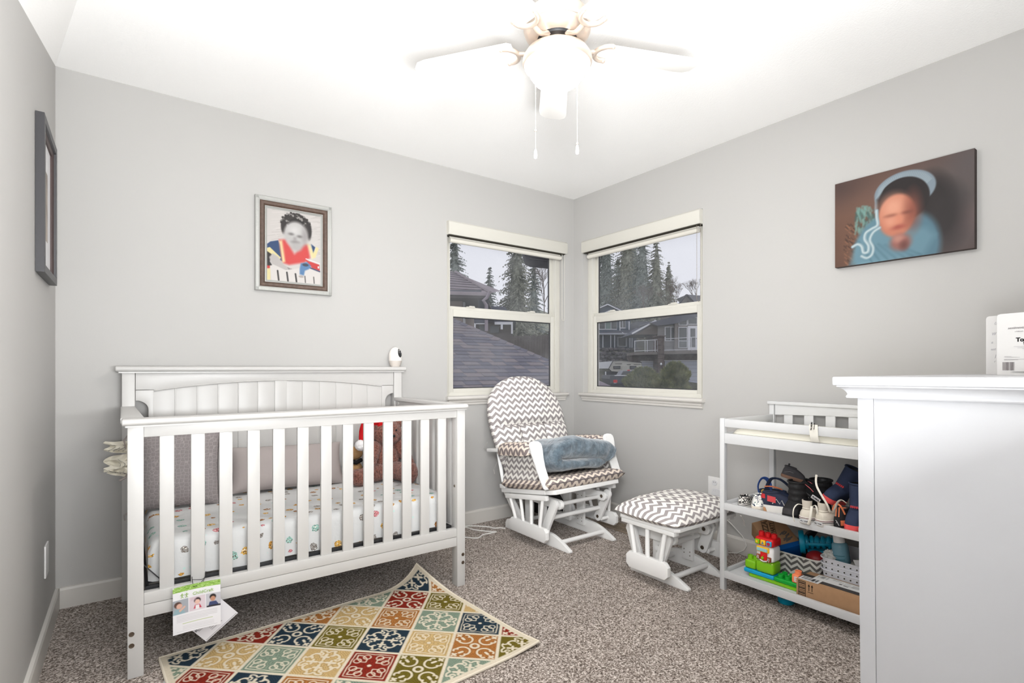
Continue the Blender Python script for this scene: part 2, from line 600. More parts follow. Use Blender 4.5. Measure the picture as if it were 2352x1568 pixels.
m_slot = mat('dark_slot', RGB(60, 57, 50), .8, .1)
m_chain = mat('bead_chain', RGB(150, 140, 126), .4, .5)

def window(name, M, w, mirror):
    """local: x 0..w along the wall, y into the wall (outwards), z up; M places it"""
    fr = MB()
    z0, z1 = WZ0 + .0, WZ1
    f = .045
    # outer frame
    fr.box(0, f, .055, T - .005, z0, z1, .003, M=M); fr.box(w - f, w, .055, T - .005, z0, z1, .003, M=M)
    fr.box(f, w - f, .055, T - .005, z0, z0 + .045, .003, M=M); fr.box(f, w - f, .055, T - .005, z1 - .05, z1, .003, M=M)
    fr.box(f - .004, f + .006, .05, .06, z0 + .04, z1 - .05, .002, M=M); fr.box(w - f - .006, w - f + .004, .05, .06, z0 + .04, z1 - .05, .002, M=M)
    root = struct(name, fr, m_frame, smooth=30)
    # lower sash (inner track)
    s = MB(); a = .05; b0, b1 = z0 + .03, 1.492
    g = f - .012
    s.box(g, g + a, .062, .088, b0, b1, .004, M=M); s.box(w - g - a, w - g, .062, .088, b0, b1, .004, M=M)
    s.box(g + a, w - g - a, .062, .088, b0, b0 + .04, .004, M=M); s.box(g + a, w - g - a, .062, .088, 1.442, b1, .004, M=M)
    struct('lower_sash', s, m_frame, root, 30)
    # upper sash (outer track)
    s = MB(); a2 = .035
    s.box(g, g + a2, .095, .12, 1.47, z1 - .02, .004, M=M); s.box(w - g - a2, w - g, .095, .12, 1.47, z1 - .02, .004, M=M)
    s.box(g + a2, w - g - a2, .095, .12, 1.475, 1.512, .004, M=M); s.box(g + a2, w - g - a2, .095, .12, z1 - .06, z1 - .02, .004, M=M)
    s.box(g, w - g, .075, .10, 1.488, 1.515, .003, M=M)
    struct('upper_sash', s, m_frame, root, 30)
    for gx in (w * .22, w * .74):
        s = MB(); s.box(gx - .035, gx + .035, .068, .085, 1.512, 1.520, .003, M=M); s.box(gx - .012, gx + .03, .066, .08, 1.518, 1.526, .002, M=M)
        struct('sash_lock', s, m_frame, root, 30)
    # gaskets
    s = MB()
    for x0, x1, za, zb, yy in ((g + a, w - g - a, b0 + .04, 1.442, .079), (g + a2, w - g - a2, 1.512, z1 - .06, .111)):
        e = .006
        s.box(x0, x0 + e, yy - .006, yy + .004, za, zb, 0, M=M); s.box(x1 - e, x1, yy - .006, yy + .004, za, zb, 0, M=M)
        s.box(x0, x1, yy - .006, yy + .004, za, za + e, 0, M=M); s.box(x0, x1, yy - .006, yy + .004, zb - e, zb, 0, M=M)
    struct('gasket', s, m_gasket, root)
    for nm, x0, x1, za, zb, yy in (('lower_pane', g + a, w - g - a, b0 + .04, 1.442, .079), ('upper_pane', g + a2, w - g - a2, 1.512, z1 - .06, .111)):
        s = MB(); s.add([(x0, yy, za), (x1, yy, za), (x1, yy, zb), (x0, yy, zb)], [(0, 1, 2, 3)], M=M)
        struct(nm, s, m_glass, root)
    # stool and apron
    s = MB()
    pr_ = [(.058, .872), (.058, .893), (-.028, .893), (-.037, .889), (-.040, .880), (-.036, .871), (-.028, .868)]
    s.prism([(y, z) for y, z in pr_], -.012, w + .018, 'yz', .002, M=M)
    pr2 = [(-.001, .868), (-.001, .830), (-.012, .832), (-.014, .846), (-.020, .850), (-.022, .860), (-.028, .868)]
    s.prism(pr2, 0.0, w + .005, 'yz', 0, M=M)
    struct('window_sill', s, m_trim, root, 25)
    return root
MB_back = Matrix.Translation((WX0, 0, 0))
window('window_1', MB_back, WX1 - WX0, False)
# right wall: local x -> -y direction, local y -> +x
MR = Matrix(((0, 1, 0, 0), (-1, 0, 0, RY1), (0, 0, 1, 0), (0, 0, 0, 1)))
window('window_2', MR, RY1 - RY0, True)

def blind(M, w, label, xa, xb, chain_x, loopz, beads, wand):
    t = thing('roller_blind', label, 'blind', tuple(M @ Vector((w / 2, 0, 2.07))))
    k = MB()
    prof = [(.05, 2.074), (-.026, 2.074), (-.034, 2.066), (-.036, 2.03), (-.034, 1.994), (-.028, 1.984), (.05, 1.984)]
    k.prism(prof, xa, xb, 'yz', .002, M=M)
    k.prism([(.048, 2.078), (-.018, 2.078), (-.018, 2.072), (.048, 2.072)], xa + .01, xb - .01, 'yz', 0, M=M)
    part('cassette', k, m_frame, t, True, 30)
    k = MB(); k.box(xa + .012, xb - .012, -.02, .03, 1.979, 1.986, 0, M=M); part('slot', k, m_slot, t, True)
    k = MB(); k.box(xa + .03, xb - .035, .012, .016, 1.965, 1.985, 0, M=M)
    k.tube([M @ Vector((xa + .03, .014, 1.955)), M @ Vector((xb - .035, .014, 1.955))], .017, 14)
    part('hem_roll', k, m_blind, t, True, 40)
    k = MB()
    ya = -.012
    top = 1.984
    pts = [(chain_x, ya, top), (chain_x, ya, loopz + .02), (chain_x + .006, ya, loopz + .004), (chain_x + .013, ya, loopz), (chain_x + .020, ya, loopz + .004), (chain_x + .026, ya, loopz + .02), (chain_x + .026, ya, top)]
    P = [M @ Vector(p) for p in pts]
    if beads:
        for i in range(len(P) - 1):
            L = (P[i + 1] - P[i]).length; nn = max(1, int(L / .0085))
            for j in range(nn):
                k.ball(P[i] + (P[i + 1] - P[i]) * (j / nn), .0028, 1)
        part('bead_chain', k, m_chain, t, True, 60)
    else:
        k.tube(P, .0018, 6); part('pull_cord', k, m_blind, t, True, 60)
    return t
blind(MB_back, WX1 - WX0, 'raised cream roller blind over the window left of the corner, smooth cord at right', -.004, WX1 - WX0 + .006, WX1 - WX0 - .034, 1.455, False, False)
blind(MR, RY1 - RY0, 'raised cream roller blind over the window right of the corner, beaded chain', .016, RY1 - RY0 + .0, RY1 - RY0 - .034, 1.50, True, False)

# wall plates, floor register
t = thing('wall_plate', 'white blank plate low on the left wall near the corner', 'wall plate', (XL, -.352, .325))
k = MB(); k.box(XL + .0005, XL + .007, -.395, -.305, .262, .388, .004); part('plate', k, m_white, t, True)
t = thing('wall_outlet', 'white outlet on the right wall beside the changing table post', 'outlet', (0, -1.26, .36))
k = MB(); k.box(-.006, -.0005, -1.305, -1.215, .30, .42, .003); part('plate', k, m_white, t, True)
for z in (.335, .385):
    k = MB(); k.prism([( -1.26 + .018 * math.cos(a), z + .016 * math.sin(a)) for a in [i * PI / 8 for i in range(16)]], -.009, -.005, 'yz')
    so_ = part('socket', k, m_paper, t, True)
    for dy in (-.006, .006): k = MB(); k.box(-.0095, -.009, -1.26 + dy - .001, -1.26 + dy + .001, z, z + .007, 0); part('slot', k, m_ink, so_, True)
t = thing('plug_adapter', 'round white plug adapter in the right wall outlet with a cable', 'plug', (-.01, -1.262, .30))
k = MB(); k.lathe([(.0, 0), (.036, 0), (.040, .006), (.040, .02), (.034, .03), (0, .031)], 24, M=frame_M((-.0095, -1.275, .315), (0, 1, 0), (0, 0, -1)) @ Matrix.Rotation(PI, 4, 'X'))
part('body', k, m_paper, t, True)
k = MB(); k.tube([(-.03, -1.275, .285), (-.03, -1.28, .23), (-.024, -1.31, .20), (-.022, -1.362, .178), (-.02, -1.405, .145), (-.02, -1.447, .111), (-.02, -1.466, .085), (-.022, -1.473, .06), (-.03, -1.463, .035), (-.045, -1.43, .012), (-.06, -1.37, .004), (-.06, -1.30, .004), (-.05, -1.2, .004), (-.1, -1.0, .004)], .0028, 6)
part('cable', k, m_cord, t, True, 60)
t = thing('floor_vent', 'brown slotted floor register in the carpet by the right baseboard', 'vent', (-.17, -.66, 0))
k = MB(); m_vent = mat('brown_register', RGB(139, 124, 108), .5, .4)
vx0, vx1, vy0, vy1 = -.265, -.115, -.82, -.50
k.box(vx0, vx0 + .015, vy0, vy1, .0005, .008, .002); k.box(vx1 - .015, vx1, vy0, vy1, .0005, .008, .002)
k.box(vx0, vx1, vy0, vy0 + .015, .0005, .008, .002); k.box(vx0, vx1, vy1 - .015, vy1, .0005, .008, .002)
k.box(vx0 + .07, vx0 + .08, vy0, vy1, .0005, .008, .002)
part('rim', k, m_vent, t, True)
k = MB(); k.box(vx0 + .01, vx1 - .01, vy0 + .01, vy1 - .01, .0005, .002, 0); part('duct', k, m_slot, t, True)
for i in range(18):
    k = MB(); y = vy0 + .024 + i * .0163; k.box(vx0 + .014, vx1 - .014, y, y + .007, .002, .007, 0); part('louvre', k, m_vent, t, True)
# cables on the carpet between crib and glider
t = thing('floor_cable', 'loose white cable looping on the carpet between crib and glider', 'cable', (-.98, -.15, 0))
k = MB()
def smooth_path(P, n=6):
    P = [Vector(p) for p in P]; out = []
    for i in range(len(P) - 1):
        p0 = P[max(i - 1, 0)]; p1 = P[i]; p2 = P[i + 1]; p3 = P[min(i + 2, len(P) - 1)]
        for j in range(n):
            s = j / n
            out.append(.5 * ((2 * p1) + (p2 - p0) * s + (2 * p0 - 5 * p1 + 4 * p2 - p3) * s * s + (3 * p1 - p0 - 3 * p2 + p3) * s ** 3))
    out.append(P[-1]); return out
k.tube(smooth_path([(-1.17, -.06, .004), (-1.08, -.032, .004), (-1.036, -.034, .004), (-.99, -.053, .004), (-.917, -.131, .004), (-.897, -.182, .004), (-.86, -.2, .004), (-.842, -.232, .004)]), .004, 6)
k.tube(smooth_path([(-1.14, -.03, .004), (-1.06, -.045, .004), (-1.037, -.066, .004), (-1.024, -.136, .004), (-.96, -.23, .004), (-.93, -.256, .004), (-.97, -.258, .004), (-1.033, -.256, .004), (-1.07, -.28, .004), (-1.104, -.29, .004), (-1.14, -.25, .004), (-1.17, -.2, .004), (-1.15, -.13, .004), (-1.2, -.1, .004)]), .004, 6)
part('cable', k, m_cord, t, True, 60)
# ================================================================== crib
t = crib = thing('crib', 'white wooden crib with slatted sides and a beadboard headboard against the back wall', 'crib', (-2.21, -.45, 0))
def P_(nm, k, m=m_crib, par=None, **kw): return part(nm, k, m, par or crib, True, **kw)
FX0, FX1 = -2.893, -1.531
# front posts with bolts
for x0, x1 in ((FX0, FX0 + .047), (FX1 - .045, FX1)):
    k = MB(); k.box(x0, x1, -.858, -.805, 0, .882, .003); p = P_('post', k)
    for z in (.155, .115):
        xc = x0 + .012 if x0 < -2.5 else x1 - .013
        M = frame_M((xc, -.858, z), (1, 0, 0), (0, 0, 1))
        k = MB(); k.lathe([(.0045, -.0005), (.0045, .0014), (.008, .0018), (.0085, .001), (.0085, -.0005)], 16, M=M, cap=False)
        k.lathe([(.0045, .0006), (.0046, -.0005)], 12, M=M)
        P_('bolt', k, m_metal, p)
k = MB(); k.lathe([(.0, .002), (.006, .002), (.007, 0)], 12, M=frame_M((FX1 - .045, -.83, .495), (0, 1, 0), (0, 0, 1)) @ Matrix.Rotation(PI, 4, 'X')); P_('bolt', k, m_metal)
# front rails
def capprof(y0, y1, z0, z1):
    h = z1 - z0; m_ = (z0 + z1) / 2
    pts = []
    for i in range(7):
        a = PI / 2 + PI * i / 6; pts.append((y0 + .011 + .011 * math.cos(a), m_ + h / 2 * math.sin(a)))
    for i in range(7):
        a = -PI / 2 + PI * i / 6; pts.append((y1 - .011 + .011 * math.cos(a), m_ + h / 2 * math.sin(a)))
    return pts
k = MB(); k.prism(capprof(-.882, -.792, .882, .905), FX0 - .016, FX1 + .006, 'yz', .006, 3)
k.prism([(-.868, .876), (-.868, .882), (-.80, .882), (-.80, .876)], FX0 - .006, FX1 + .003, 'yz', 0); P_('front_cap', k)
k = MB(); k.box(FX0 + .047, FX1 - .045, -.850, -.826, .838, .880, .002); P_('front_rail', k)
k = MB(); k.box(FX0 + .047, FX1 - .045, -.852, -.822, .247, .288, .003); P_('front_rail', k)
k = MB(); k.box(FX0 + .047, FX1 - .045, -.850, -.820, .200, .2455, .002); P_('bottom_rail', k)
sl = [-2.8003, -2.7542, -2.7014, -2.6595, -2.6108, -2.5651, -2.5136, -2.4683, -2.4203, -2.3759, -2.327, -2.282, -2.2323, -2.1868, -2.1383, -2.0944, -2.0454, -1.9993, -1.9521, -1.9101, -1.8607, -1.8168, -1.7674, -1.7238, -1.677, -1.6315]
ctr = [(sl[2 * i] + sl[2 * i + 1]) / 2 for i in range(13)]
for c in ctr:
    k = MB(); k.box(c - .0225, c + .0225, -.846, -.830, .286, .840, .003); P_('slat', k)
# headboard
HX0, HX1 = -2.916, -1.524
for x0, x1 in ((HX0, HX0 + .05), (HX1 - .05, HX1)):
    k = MB(); k.box(x0, x1, -.086, -.036, 0, 1.066, .003); P_('post', k)
k = MB(); k.prism(capprof(-.104, -.022, 1.066, 1.092), HX0 - .024, HX1 + .024, 'yz', .006, 3)
k.box(HX0 - .012, HX1 + .012, -.095, -.03, 1.060, 1.066, 0); P_('headboard_cap', k)
hx0, hx1 = HX0 + .052, HX1 - .052
sa, sb = -2.792, -1.650
def arch(x):
    u = (x - (sa + sb) / 2) / ((sb - sa) / 2)
    return .979 + .043 * (1 - u * u)
pts = [(hx0, 1.060), (hx0, .980), (sa, .980)] + [(sa + (sb - sa) * i / 20, arch(sa + (sb - sa) * i / 20)) for i in range(21)] + [(sb, .980), (hx1, .980), (hx1, 1.060)]
k = MB(); k.prism(pts, -.078, -.050, 'xz', .002); P_('arched_rail', k)
# molding under the arch
k = MB(); k.tube([(sa + (sb - sa) * i / 20, -.073, arch(sa + (sb - sa) * i / 20) - .003) for i in range(21)], .005, 8); P_('arch_bead', k)
# end stiles with a quarter-round notch above the mattress
nr = .05
def stile(x_post, x_in, sgn):
    zt, zn = .978, .930
    pts = [(x_post, zt), (x_in, zt), (x_in, .36), (x_post + sgn * nr, .36)]
    pts += [(x_post + sgn * nr * math.sin(PI / 2 * (1 - i / 6)), zn - nr * .9 * (1 - math.cos(PI / 2 * (1 - i / 6)))) for i in range(7)]
    k = MB(); k.prism(pts, -.074, -.052, 'xz', .0015); P_('stile', k)
stile(hx0, sa - .002, 1); stile(hx1, sb + .002, -1)
k = MB(); k.box(-2.253, -2.193, -.075, -.052, .36, 1.018, .0015); P_('centre_stile', k)
def planks(x0, x1, n):
    w = (x1 - x0) / n
    for i in range(n):
        a, b = x0 + i * w + .0015, x0 + (i + 1) * w - .0015
        k = MB(); k.prism([(a, .36), (b, .36), (b, arch(b) + .01), (a, arch(a) + .01)], -.068, -.055, 'xz', .0025); P_('plank', k)
        if i: 
            k = MB(); k.tube([(x0 + i * w, -.068, .37), (x0 + i * w, -.068, arch(x0 + i * w))], .0028, 6); P_('bead', k)
k = MB(); k.box(hx0 + .055, hx1 - .055, -.056, -.053, .36, .985, 0); P_('back_board', k)
planks(sa - .006, -2.244, 6); planks(-2.202, sb + .006, 6)
k = MB(); k.box(hx0, hx1, -.06, -.048, .30, .40, .002); P_('back_rail', k)
# side panels
for x0, x1, s in ((HX0 - .004, HX0 + .05, 1), (HX1 - .052, HX1 - .002, -1)):
    k = MB(); 
    xa, xb = (FX0 - .02, FX0 + .05) if s > 0 else (FX1 - .05, FX1 + .004)
    k.prism([(xa, -.80), (xb, -.80), (x1, -.09), (x0, -.09)] if s > 0 else [(xa, -.80), (xb, -.80), (x1, -.09), (x0, -.09)], .884, .905, 'xy', .005, 3); P_('side_cap', k)
    xc = FX0 + .022 if s > 0 else FX1 - .022
    k = MB(); k.box(xc - .012, xc + .012, -.805, -.086, .845, .884, .002); P_('side_rail', k)
    k = MB(); k.box(xc - .012, xc + .012, -.805, -.086, .20, .285, .002); P_('side_rail', k)
    for i in range(7):
        y = -.74 + i * .098
        k = MB(); k.box(xc - .008, xc + .008, y - .022, y + .022, .285, .846, .002); P_('slat', k)
    if s < 0:
        k = MB(); k.lathe([(.0, .003), (.012, .003), (.014, 0)], 16, M=frame_M((xc - .0125, -.125, .868), (0, 0, 1), (0, 1, 0))); P_('cam_cover', k)
# spring frame under the mattress
k = MB(); k.box(-2.84, -1.585, -.815, -.80, .272, .297, .001); k.box(-2.84, -1.585, -.11, -.10, .272, .297, .001)
k.box(-2.84, -2.83, -.81, -.1, .272, .297, .001); k.box(-1.595, -1.585, -.81, -.1, .272, .297, .001)
for i in range(8): k.box(-2.84, -1.585, -.76 + i * .09, -.755 + i * .09, .288, .294, 0)
P_('spring_frame', k, m_black)
k = MB(); k.tube([(-2.868, -.815, .405), (-2.845, -.812, .375), (-2.80, -.812, .318), (-2.775, -.812, .29)], .016, 4, flat=.12); P_('strap', k, m_black)
k = MB()
for i in range(5):
    k.tube([(-2.82 + .012 * math.cos(a), -.80 + .012 * math.sin(a) * .6, .276 + i * .004) for a in [j * PI / 6 for j in range(12)]], .0016, 5, True)
P_('spring', k, m_black)

# ------------------------------------------------------------------ mattress with printed fitted sheet
def sheet_mat():
    k = N('printed_sheet')
    uv = k.n('ShaderNodeUVMap'); sc_ = 19.0
    tcn = k.n('ShaderNodeTexCoord')
    nz = k.noise(uv.outputs[0], 70, 2)
    add = k.n('ShaderNodeVectorMath', operation='MULTIPLY_ADD'); k.l(nz.outputs['Color'], add.inputs[0]); add.inputs[1].default_value = (.018, .018, 0); k.l(uv.outputs[0], add.inputs[2])
    v = k.n('ShaderNodeTexVoronoi'); v.inputs['Scale'].default_value = sc_; v.inputs['Randomness'].default_value = .55; k.l(add.outputs[0], v.inputs['Vector'])
    sp = k.n('ShaderNodeSeparateColor'); k.l(v.outputs['Color'], sp.inputs[0])
    blob = k.math('LESS_THAN', v.outputs['Distance'], .30)
    core = k.math('LESS_THAN', v.outputs['Distance'], .24)
    col = k.ramp(sp.outputs[0], [(0, RGB(204, 150, 70)), (.30, RGB(226, 176, 84)), (.45, RGB(150, 146, 142)), (.65, RGB(150, 190, 180)), (.76, RGB(206, 134, 140)), (.88, RGB(160, 110, 66))], True)
    n2 = k.noise(uv.outputs[0], 210, 2)
    ink = k.mix(k.math('GREATER_THAN', n2.outputs['Fac'], .56), col, RGB(84, 66, 54))
    n3 = k.noise(uv.outputs[0], 160, 2)
    ink2 = k.mix(k.math('GREATER_THAN', n3.outputs['Fac'], .60), ink, RGB(244, 238, 228))
    c = k.mix(blob, RGB(206, 206, 205), k.mix(core, ink, ink2))
    v2 = k.n('ShaderNodeTexVoronoi'); v2.inputs['Scale'].default_value = 26; k.l(uv.outputs[0], v2.inputs['Vector'])
    sp2 = k.n('ShaderNodeSeparateColor'); k.l(v2.outputs['Color'], sp2.inputs[0])
    dot = k.math('MULTIPLY', k.math('LESS_THAN', v2.outputs['Distance'], .12), k.math('GREATER_THAN', sp2.outputs[1], .75))
    c = k.mix(k.math('MULTIPLY', dot, k.math('SUBTRACT', 1.0, blob)), c, RGB(186, 214, 206))
    nb = k.noise(tcn.outputs['Object'], 14, 3); k.bump(nb.outputs['Fac'], .3, .02)
    return k.base(c, .85, .1)
m_sheet = sheet_mat()
t = thing('mattress', 'crib mattress in a white fitted sheet scattered with small coloured prints', 'mattress', (-2.21, -.45, .297))
x0, x1, y0, y1, z0, z1 = -2.832, -1.597, -.798, -.10, .298, .452
def matt(u, v):
    # u round the long way (x), v across: front bottom -> front top -> back top -> back bottom
    L = (z1 - z0); D = (y1 - y0); tot = 2 * L + D
    s = v * tot; r = .035
    def corner(s):
        if s < L: return y0, z0 + s
        if s < L + D: return y0 + (s - L), z1
        return y1, z1 - (s - L - D)
    y, z = corner(s)
    # round the edges
    dy = min(y - y0, y1 - y); dz = z1 - z
    if dy < r and dz < r:
        a = math.atan2(r - dz, r - dy) if True else 0
        cy = y0 + r if y - y0 < r else y1 - r
        sg = -1 if y - y0 < r else 1
        q = Vector((r - dy, r - dz)); q.normalize()
        y = cy + sg * q.x * r; z = z1 - r + q.y * r
    x = x0 + (x1 - x0) * u
    dx = min(x - x0, x1 - x)
    if dx < r:
        e = 1 - math.sqrt(max(0, 1 - (1 - dx / r) ** 2)); z = z - e * r * (1 if z > z1 - .05 else 0); y += (e * r * .6) * (1 if y < (y0 + y1) / 2 else -1)
    w = .006 * (noise.noise(Vector((x * 3, y * 3, z * 6))))
    if dz > .1: z = max(z, z0) + .006 * noise.noise(Vector((x * 5, 0, 0)))
    return (x, y + w * (1 if abs(y - y0) < .06 else 0), z + w * .8)
k = MB(); k.grid(matt, 90, 70, lambda u, v: (u * (x1 - x0), v * (2 * (z1 - z0) + (y1 - y0))))
for xx, sg in ((x0, -1), (x1, 1)):
    k.grid(lambda u, v: (xx + sg * .006 * math.sin(PI * u) * math.sin(PI * v), y0 + .02 + (y1 - y0 - .04) * u, z0 + (z1 - z0 - .006) * v), 20, 8, lambda u, v: (u * .7 + 3, v * .15))
part('fitted_sheet', k, m_sheet, t, True, 60)
k = MB(); k.box(x0 + .006, x1 - .006, y0 + .008, y1 - .008, z0 - .001, z0 + .10, .02); part('core', k, m_black, t, True)

# ------------------------------------------------------------------ cushions in the crib
def pillow_mb(w, h, th, M, wr=.006, seed=0, nu=40, nv=34, pinch=.08):
    k = MB()
    for sgn in (1, -1):
        def fn(u, v):
            a, b = 2 * u - 1, 2 * v - 1
            ex = 1 - pinch * (1 - b * b) * (abs(a) ** 3); ey = 1 - pinch * (1 - a * a) * (abs(b) ** 3)
            x = a * w / 2 * (ex if False else 1 - pinch * .5 * (1 - (b * b))*a*a); z = b * h / 2 * (1 - pinch * .5 * (1 - (a * a))*b*b)
            e = max(0, (1 - abs(a) ** 3.2)) ** .55 * max(0, (1 - abs(b) ** 3.2)) ** .55
            y = sgn * th / 2 * e
            nn = noise.noise(Vector((x * 9 + seed, z * 9, sgn * 3))) * wr
            return M @ Vector((x, y + nn * min(1, e * 2), z))
        k.grid((lambda u, v: fn(u, v)) if sgn < 0 else (lambda u, v: fn(1 - u, v)), nu, nv, lambda u, v: (u * w, v * h))
    return k
def lattice_mat():
    k = N('quilted_gray')
    uv = k.n('ShaderNodeUVMap')
    v = k.n('ShaderNodeTexVoronoi', feature='DISTANCE_TO_EDGE'); v.inputs['Scale'].default_value = 62; v.inputs['Randomness'].default_value = .5; k.l(uv.outputs[0], v.inputs['Vector'])
    e = k.math('LESS_THAN', v.outputs['Distance'], .07)
    c = k.mix(e, RGB(140, 133, 133), RGB(158, 150, 149))
    k.bump(v.outputs['Distance'], .4, .004)
    return k.base(c, .85, .15)
m_quilt = lattice_mat()
m_grayfab = mat('gray_fabric', RGB(168, 159, 156), .85, .15, bump=.25, bscale=500)
m_seam = mat('dark_piping', RGB(96, 90, 90), .8, .1)
t = thing('cushion', 'tall gray quilted cushion leaning in the left end of the crib', 'cushion', (-2.70, -.33, .455))
M = Matrix.Translation((-2.705, -.285, .455 + .168)) @ Matrix.Rotation(math.radians(-9), 4, 'Z') @ Matrix.Rotation(math.radians(-10), 4, 'X')
part('cover', pillow_mb(.325, .345, .115, M, .004, 2, pinch=.10), m_quilt, t, True, 70)
k = MB(); k.tube([M @ Vector((.1625 * a * (1 - .05*(1-b*b)*a*a), 0, .1725 * b * (1 - .05*(1-a*a)*b*b))) for a, b in [(-1 + i * .1, 1) for i in range(21)] + [(1, 1 - i * .1) for i in range(1, 21)]], .003, 6); part('piping', k, m_seam, t, True, 70)
t = thing('cushion', 'long plain gray cushion lying against the crib headboard', 'cushion', (-2.22, -.19, .455))
M = Matrix.Translation((-2.205, -.185, .455 + .112)) @ Matrix.Rotation(math.radians(1.5), 4, 'Y') @ Matrix.Rotation(math.radians(-24), 4, 'X')
part('cover', pillow_mb(.56, .235, .12, M, .008, 5, pinch=.10), m_grayfab, t, True, 70)
# tie tapes and care labels of the quilted cushion poking out through the left end
t = thing('care_label', 'crumpled cream care labels poking out through the left end of the crib', 'label', (-2.93, -.47, .70))
m_label = mat('cream_label', RGB(222, 216, 200), .8, .1)
for i, (dy, z, h, tl) in enumerate([(-.02, .760, .05, .2), (.0, .70, .075, -.1), (.015, .69, .07, .15), (-.015, .655, .04, .5)]):
    def lf(u, v, dy=dy, z=z, h=h, tl=tl, i=i):
        x = -2.885 - .075 * u - (.012 * math.sin(v * 9 + i))
        return (x, -.46 + dy + .012 * math.sin(u * 7 + i * 2) + .006 * math.sin(v * 14), z + (v - .5) * h * (1 - .2 * u) + tl * .05 * u)
    k = MB(); k.grid(lf, 10, 8)
    k.grid(lambda u, v: tuple(Vector(lf(u, v)) + Vector((0, .0012, 0))), 10, 8); part('leaf', k, m_label, t, True, 60)
    k = MB()
    for j in range(4):
        for s_ in (0, 1):
            pts = [tuple(Vector(lf(.16 + .2 * j, .15 + .1 * q)) + Vector((0, -.0008, 0))) for q in range(3 + (j * 3 + i) % 5)]
            k.tube(pts, .0016, 4, flat=.3)
    part('print', k, m_grayink, t, True)
k = MB(); k.tube([(-2.885, -.47, .82), (-2.905, -.475, .79), (-2.90, -.47, .755)], .008, 6, flat=.3); k.tube([(-2.885, -.46, .655), (-2.905, -.465, .635), (-2.92, -.47, .628)], .010, 6, flat=.35); k.tube([(-2.885, -.47, .50), (-2.905, -.47, .485), (-2.902, -.47, .465)], .008, 6, flat=.3); part('tie_tape', k, m_grayfab, t, True, 60)

# ------------------------------------------------------------------ teddy bear with a santa hat
def fur_mat(name, c1, c2):
    k = N(name); tcn = k.n('ShaderNodeTexCoord')
    n1 = k.noise(tcn.outputs['Object'], 120, 3); n2 = k.noise(tcn.outputs['Object'], 420, 3)
    f = k.math('ADD', k.math('MULTIPLY', n1.outputs['Fac'], .6), k.math('MULTIPLY', n2.outputs['Fac'], .4))
    c = k.ramp(f, [(.36, c1), (.62, c2)]); k.bump(f, 1.0, .008); k.p.inputs['Sheen Weight'].default_value = .3
    return k.base(c, .95, .05)
m_fur = fur_mat('brown_plush', RGB(84, 50, 42), RGB(158, 106, 92))
m_tan = mat('tan_plush', RGB(168, 132, 92), .95, .05, bump=.6, bscale=300)
m_red = mat('red_felt', RGB(190, 30, 34), .9, .1, bump=.4, bscale=500)
m_pom = mat('white_plush', RGB(232, 230, 230), .95, .05, bump=.8, bscale=250)
def fz(seed, a=.07, s=7.0):
    def fn(d):
        q = d * s + Vector((seed, seed * 2, 0))
        return 1 + a * noise.noise(q) + a * .8 * noise.noise(q * 2.7)
    return fn
bx, by, bz = -1.715, -.30, .455
t = bear = thing('teddy_bear', 'brown plush teddy bear in a red hat sitting in the right end of the crib', 'teddy bear', (bx, by, bz))
k = MB(); k.ball((bx, by + .02, bz + .118), .085, 5, (1, .85, 1.35), fn=fz(1))
k.ball((bx - .01, by + .025, bz + .20), .055, 4, (1, .9, 1), fn=fz(2)); part('torso', k, m_fur, t, True, 180)
k = MB(); k.ball((bx + .005, by + .0, bz + .262), .080, 5, (1.05, .95, .92), fn=fz(3)); h_ = part('head', k, m_fur, t, True, 180)
k = MB(); k.ball((bx - .0, by - .075, bz + .245), .040, 4, (1, .75, .8), fn=fz(4, .04)); part('muzzle', k, m_fur, h_, True, 180)
k = MB(); k.ball((bx - .002, by - .105, bz + .256), .010, 2, (1.3, .7, .8)); part('nose', k, m_black, h_, True, 60)
for s in (-1, 1):
    k = MB(); k.ball((bx + s * .03, by - .068, bz + .282), .007, 2); part('eye', k, m_black, h_, True, 60)
    k = MB(); k.ball((bx + .005 + s * .070, by + .005, bz + .315), .030, 4, (1, .55, 1), fn=fz(7 + s)); part('ear', k, m_fur, h_, True, 180)
    k = MB()
    for q in range(6):
        u = q / 5; k.ball((bx + s * (.075 + .05 * u), by - .01 - .06 * u, bz + .185 - .115 * u), .040 - .003 * q, 4, fn=fz(10 + q + s))
    part('arm', k, m_fur, t, True, 180)
# left leg sticks out to the left, right leg towards the viewer
k = MB()
for q in range(6):
    u = q / 5; k.ball((bx - .06 - .115 * u, by - .03 - .035 * u, bz + .052 - .010 * u), .047 - .003 * math.sin(u * PI), 4, fn=fz(20 + q))
k.ball((bx - .195, by - .07, bz + .046), .042, 4, (.7, 1, 1.05), fn=fz(27)); part('leg', k, m_fur, t, True, 180)
k = MB()
for q in range(5):
    u = q / 4; k.ball((bx + .035 + .02 * u, by - .05 - .10 * u, bz + .055), .050, 4, fn=fz(30 + q))
k.ball((bx + .057, by - .175, bz + .058), .052, 4, (1, .6, 1.15), fn=fz(37)); part('leg', k, m_fur, t, True, 180)
k = MB()
hp = [(bx - .01, by + .01, bz + .315), (bx - .05, by + .015, bz + .345), (bx - .095, by + .02, bz + .32), (bx - .125, by + .02, bz + .27), (bx - .138, by + .01, bz + .225)]
k.tube(smooth_path(hp, 4), [.062, .058, .055, .052, .050, .046, .042, .038, .036, .033, .030, .027, .024, .020, .018, .016, .014], 14); hat = part('hat', k, m_red, t, True, 60)
k = MB(); k.ball((bx - .148, by + .0, bz + .205), .030, 4, fn=fz(40, .1)); part('pompom', k, m_pom, hat, True, 180)
k = MB(); k.tube([(bx + .082, by - .03, bz + .28), (bx + .092, by - .04, bz + .245)], .012, 4, flat=.08); part('tag', k, m_paper, t, True)
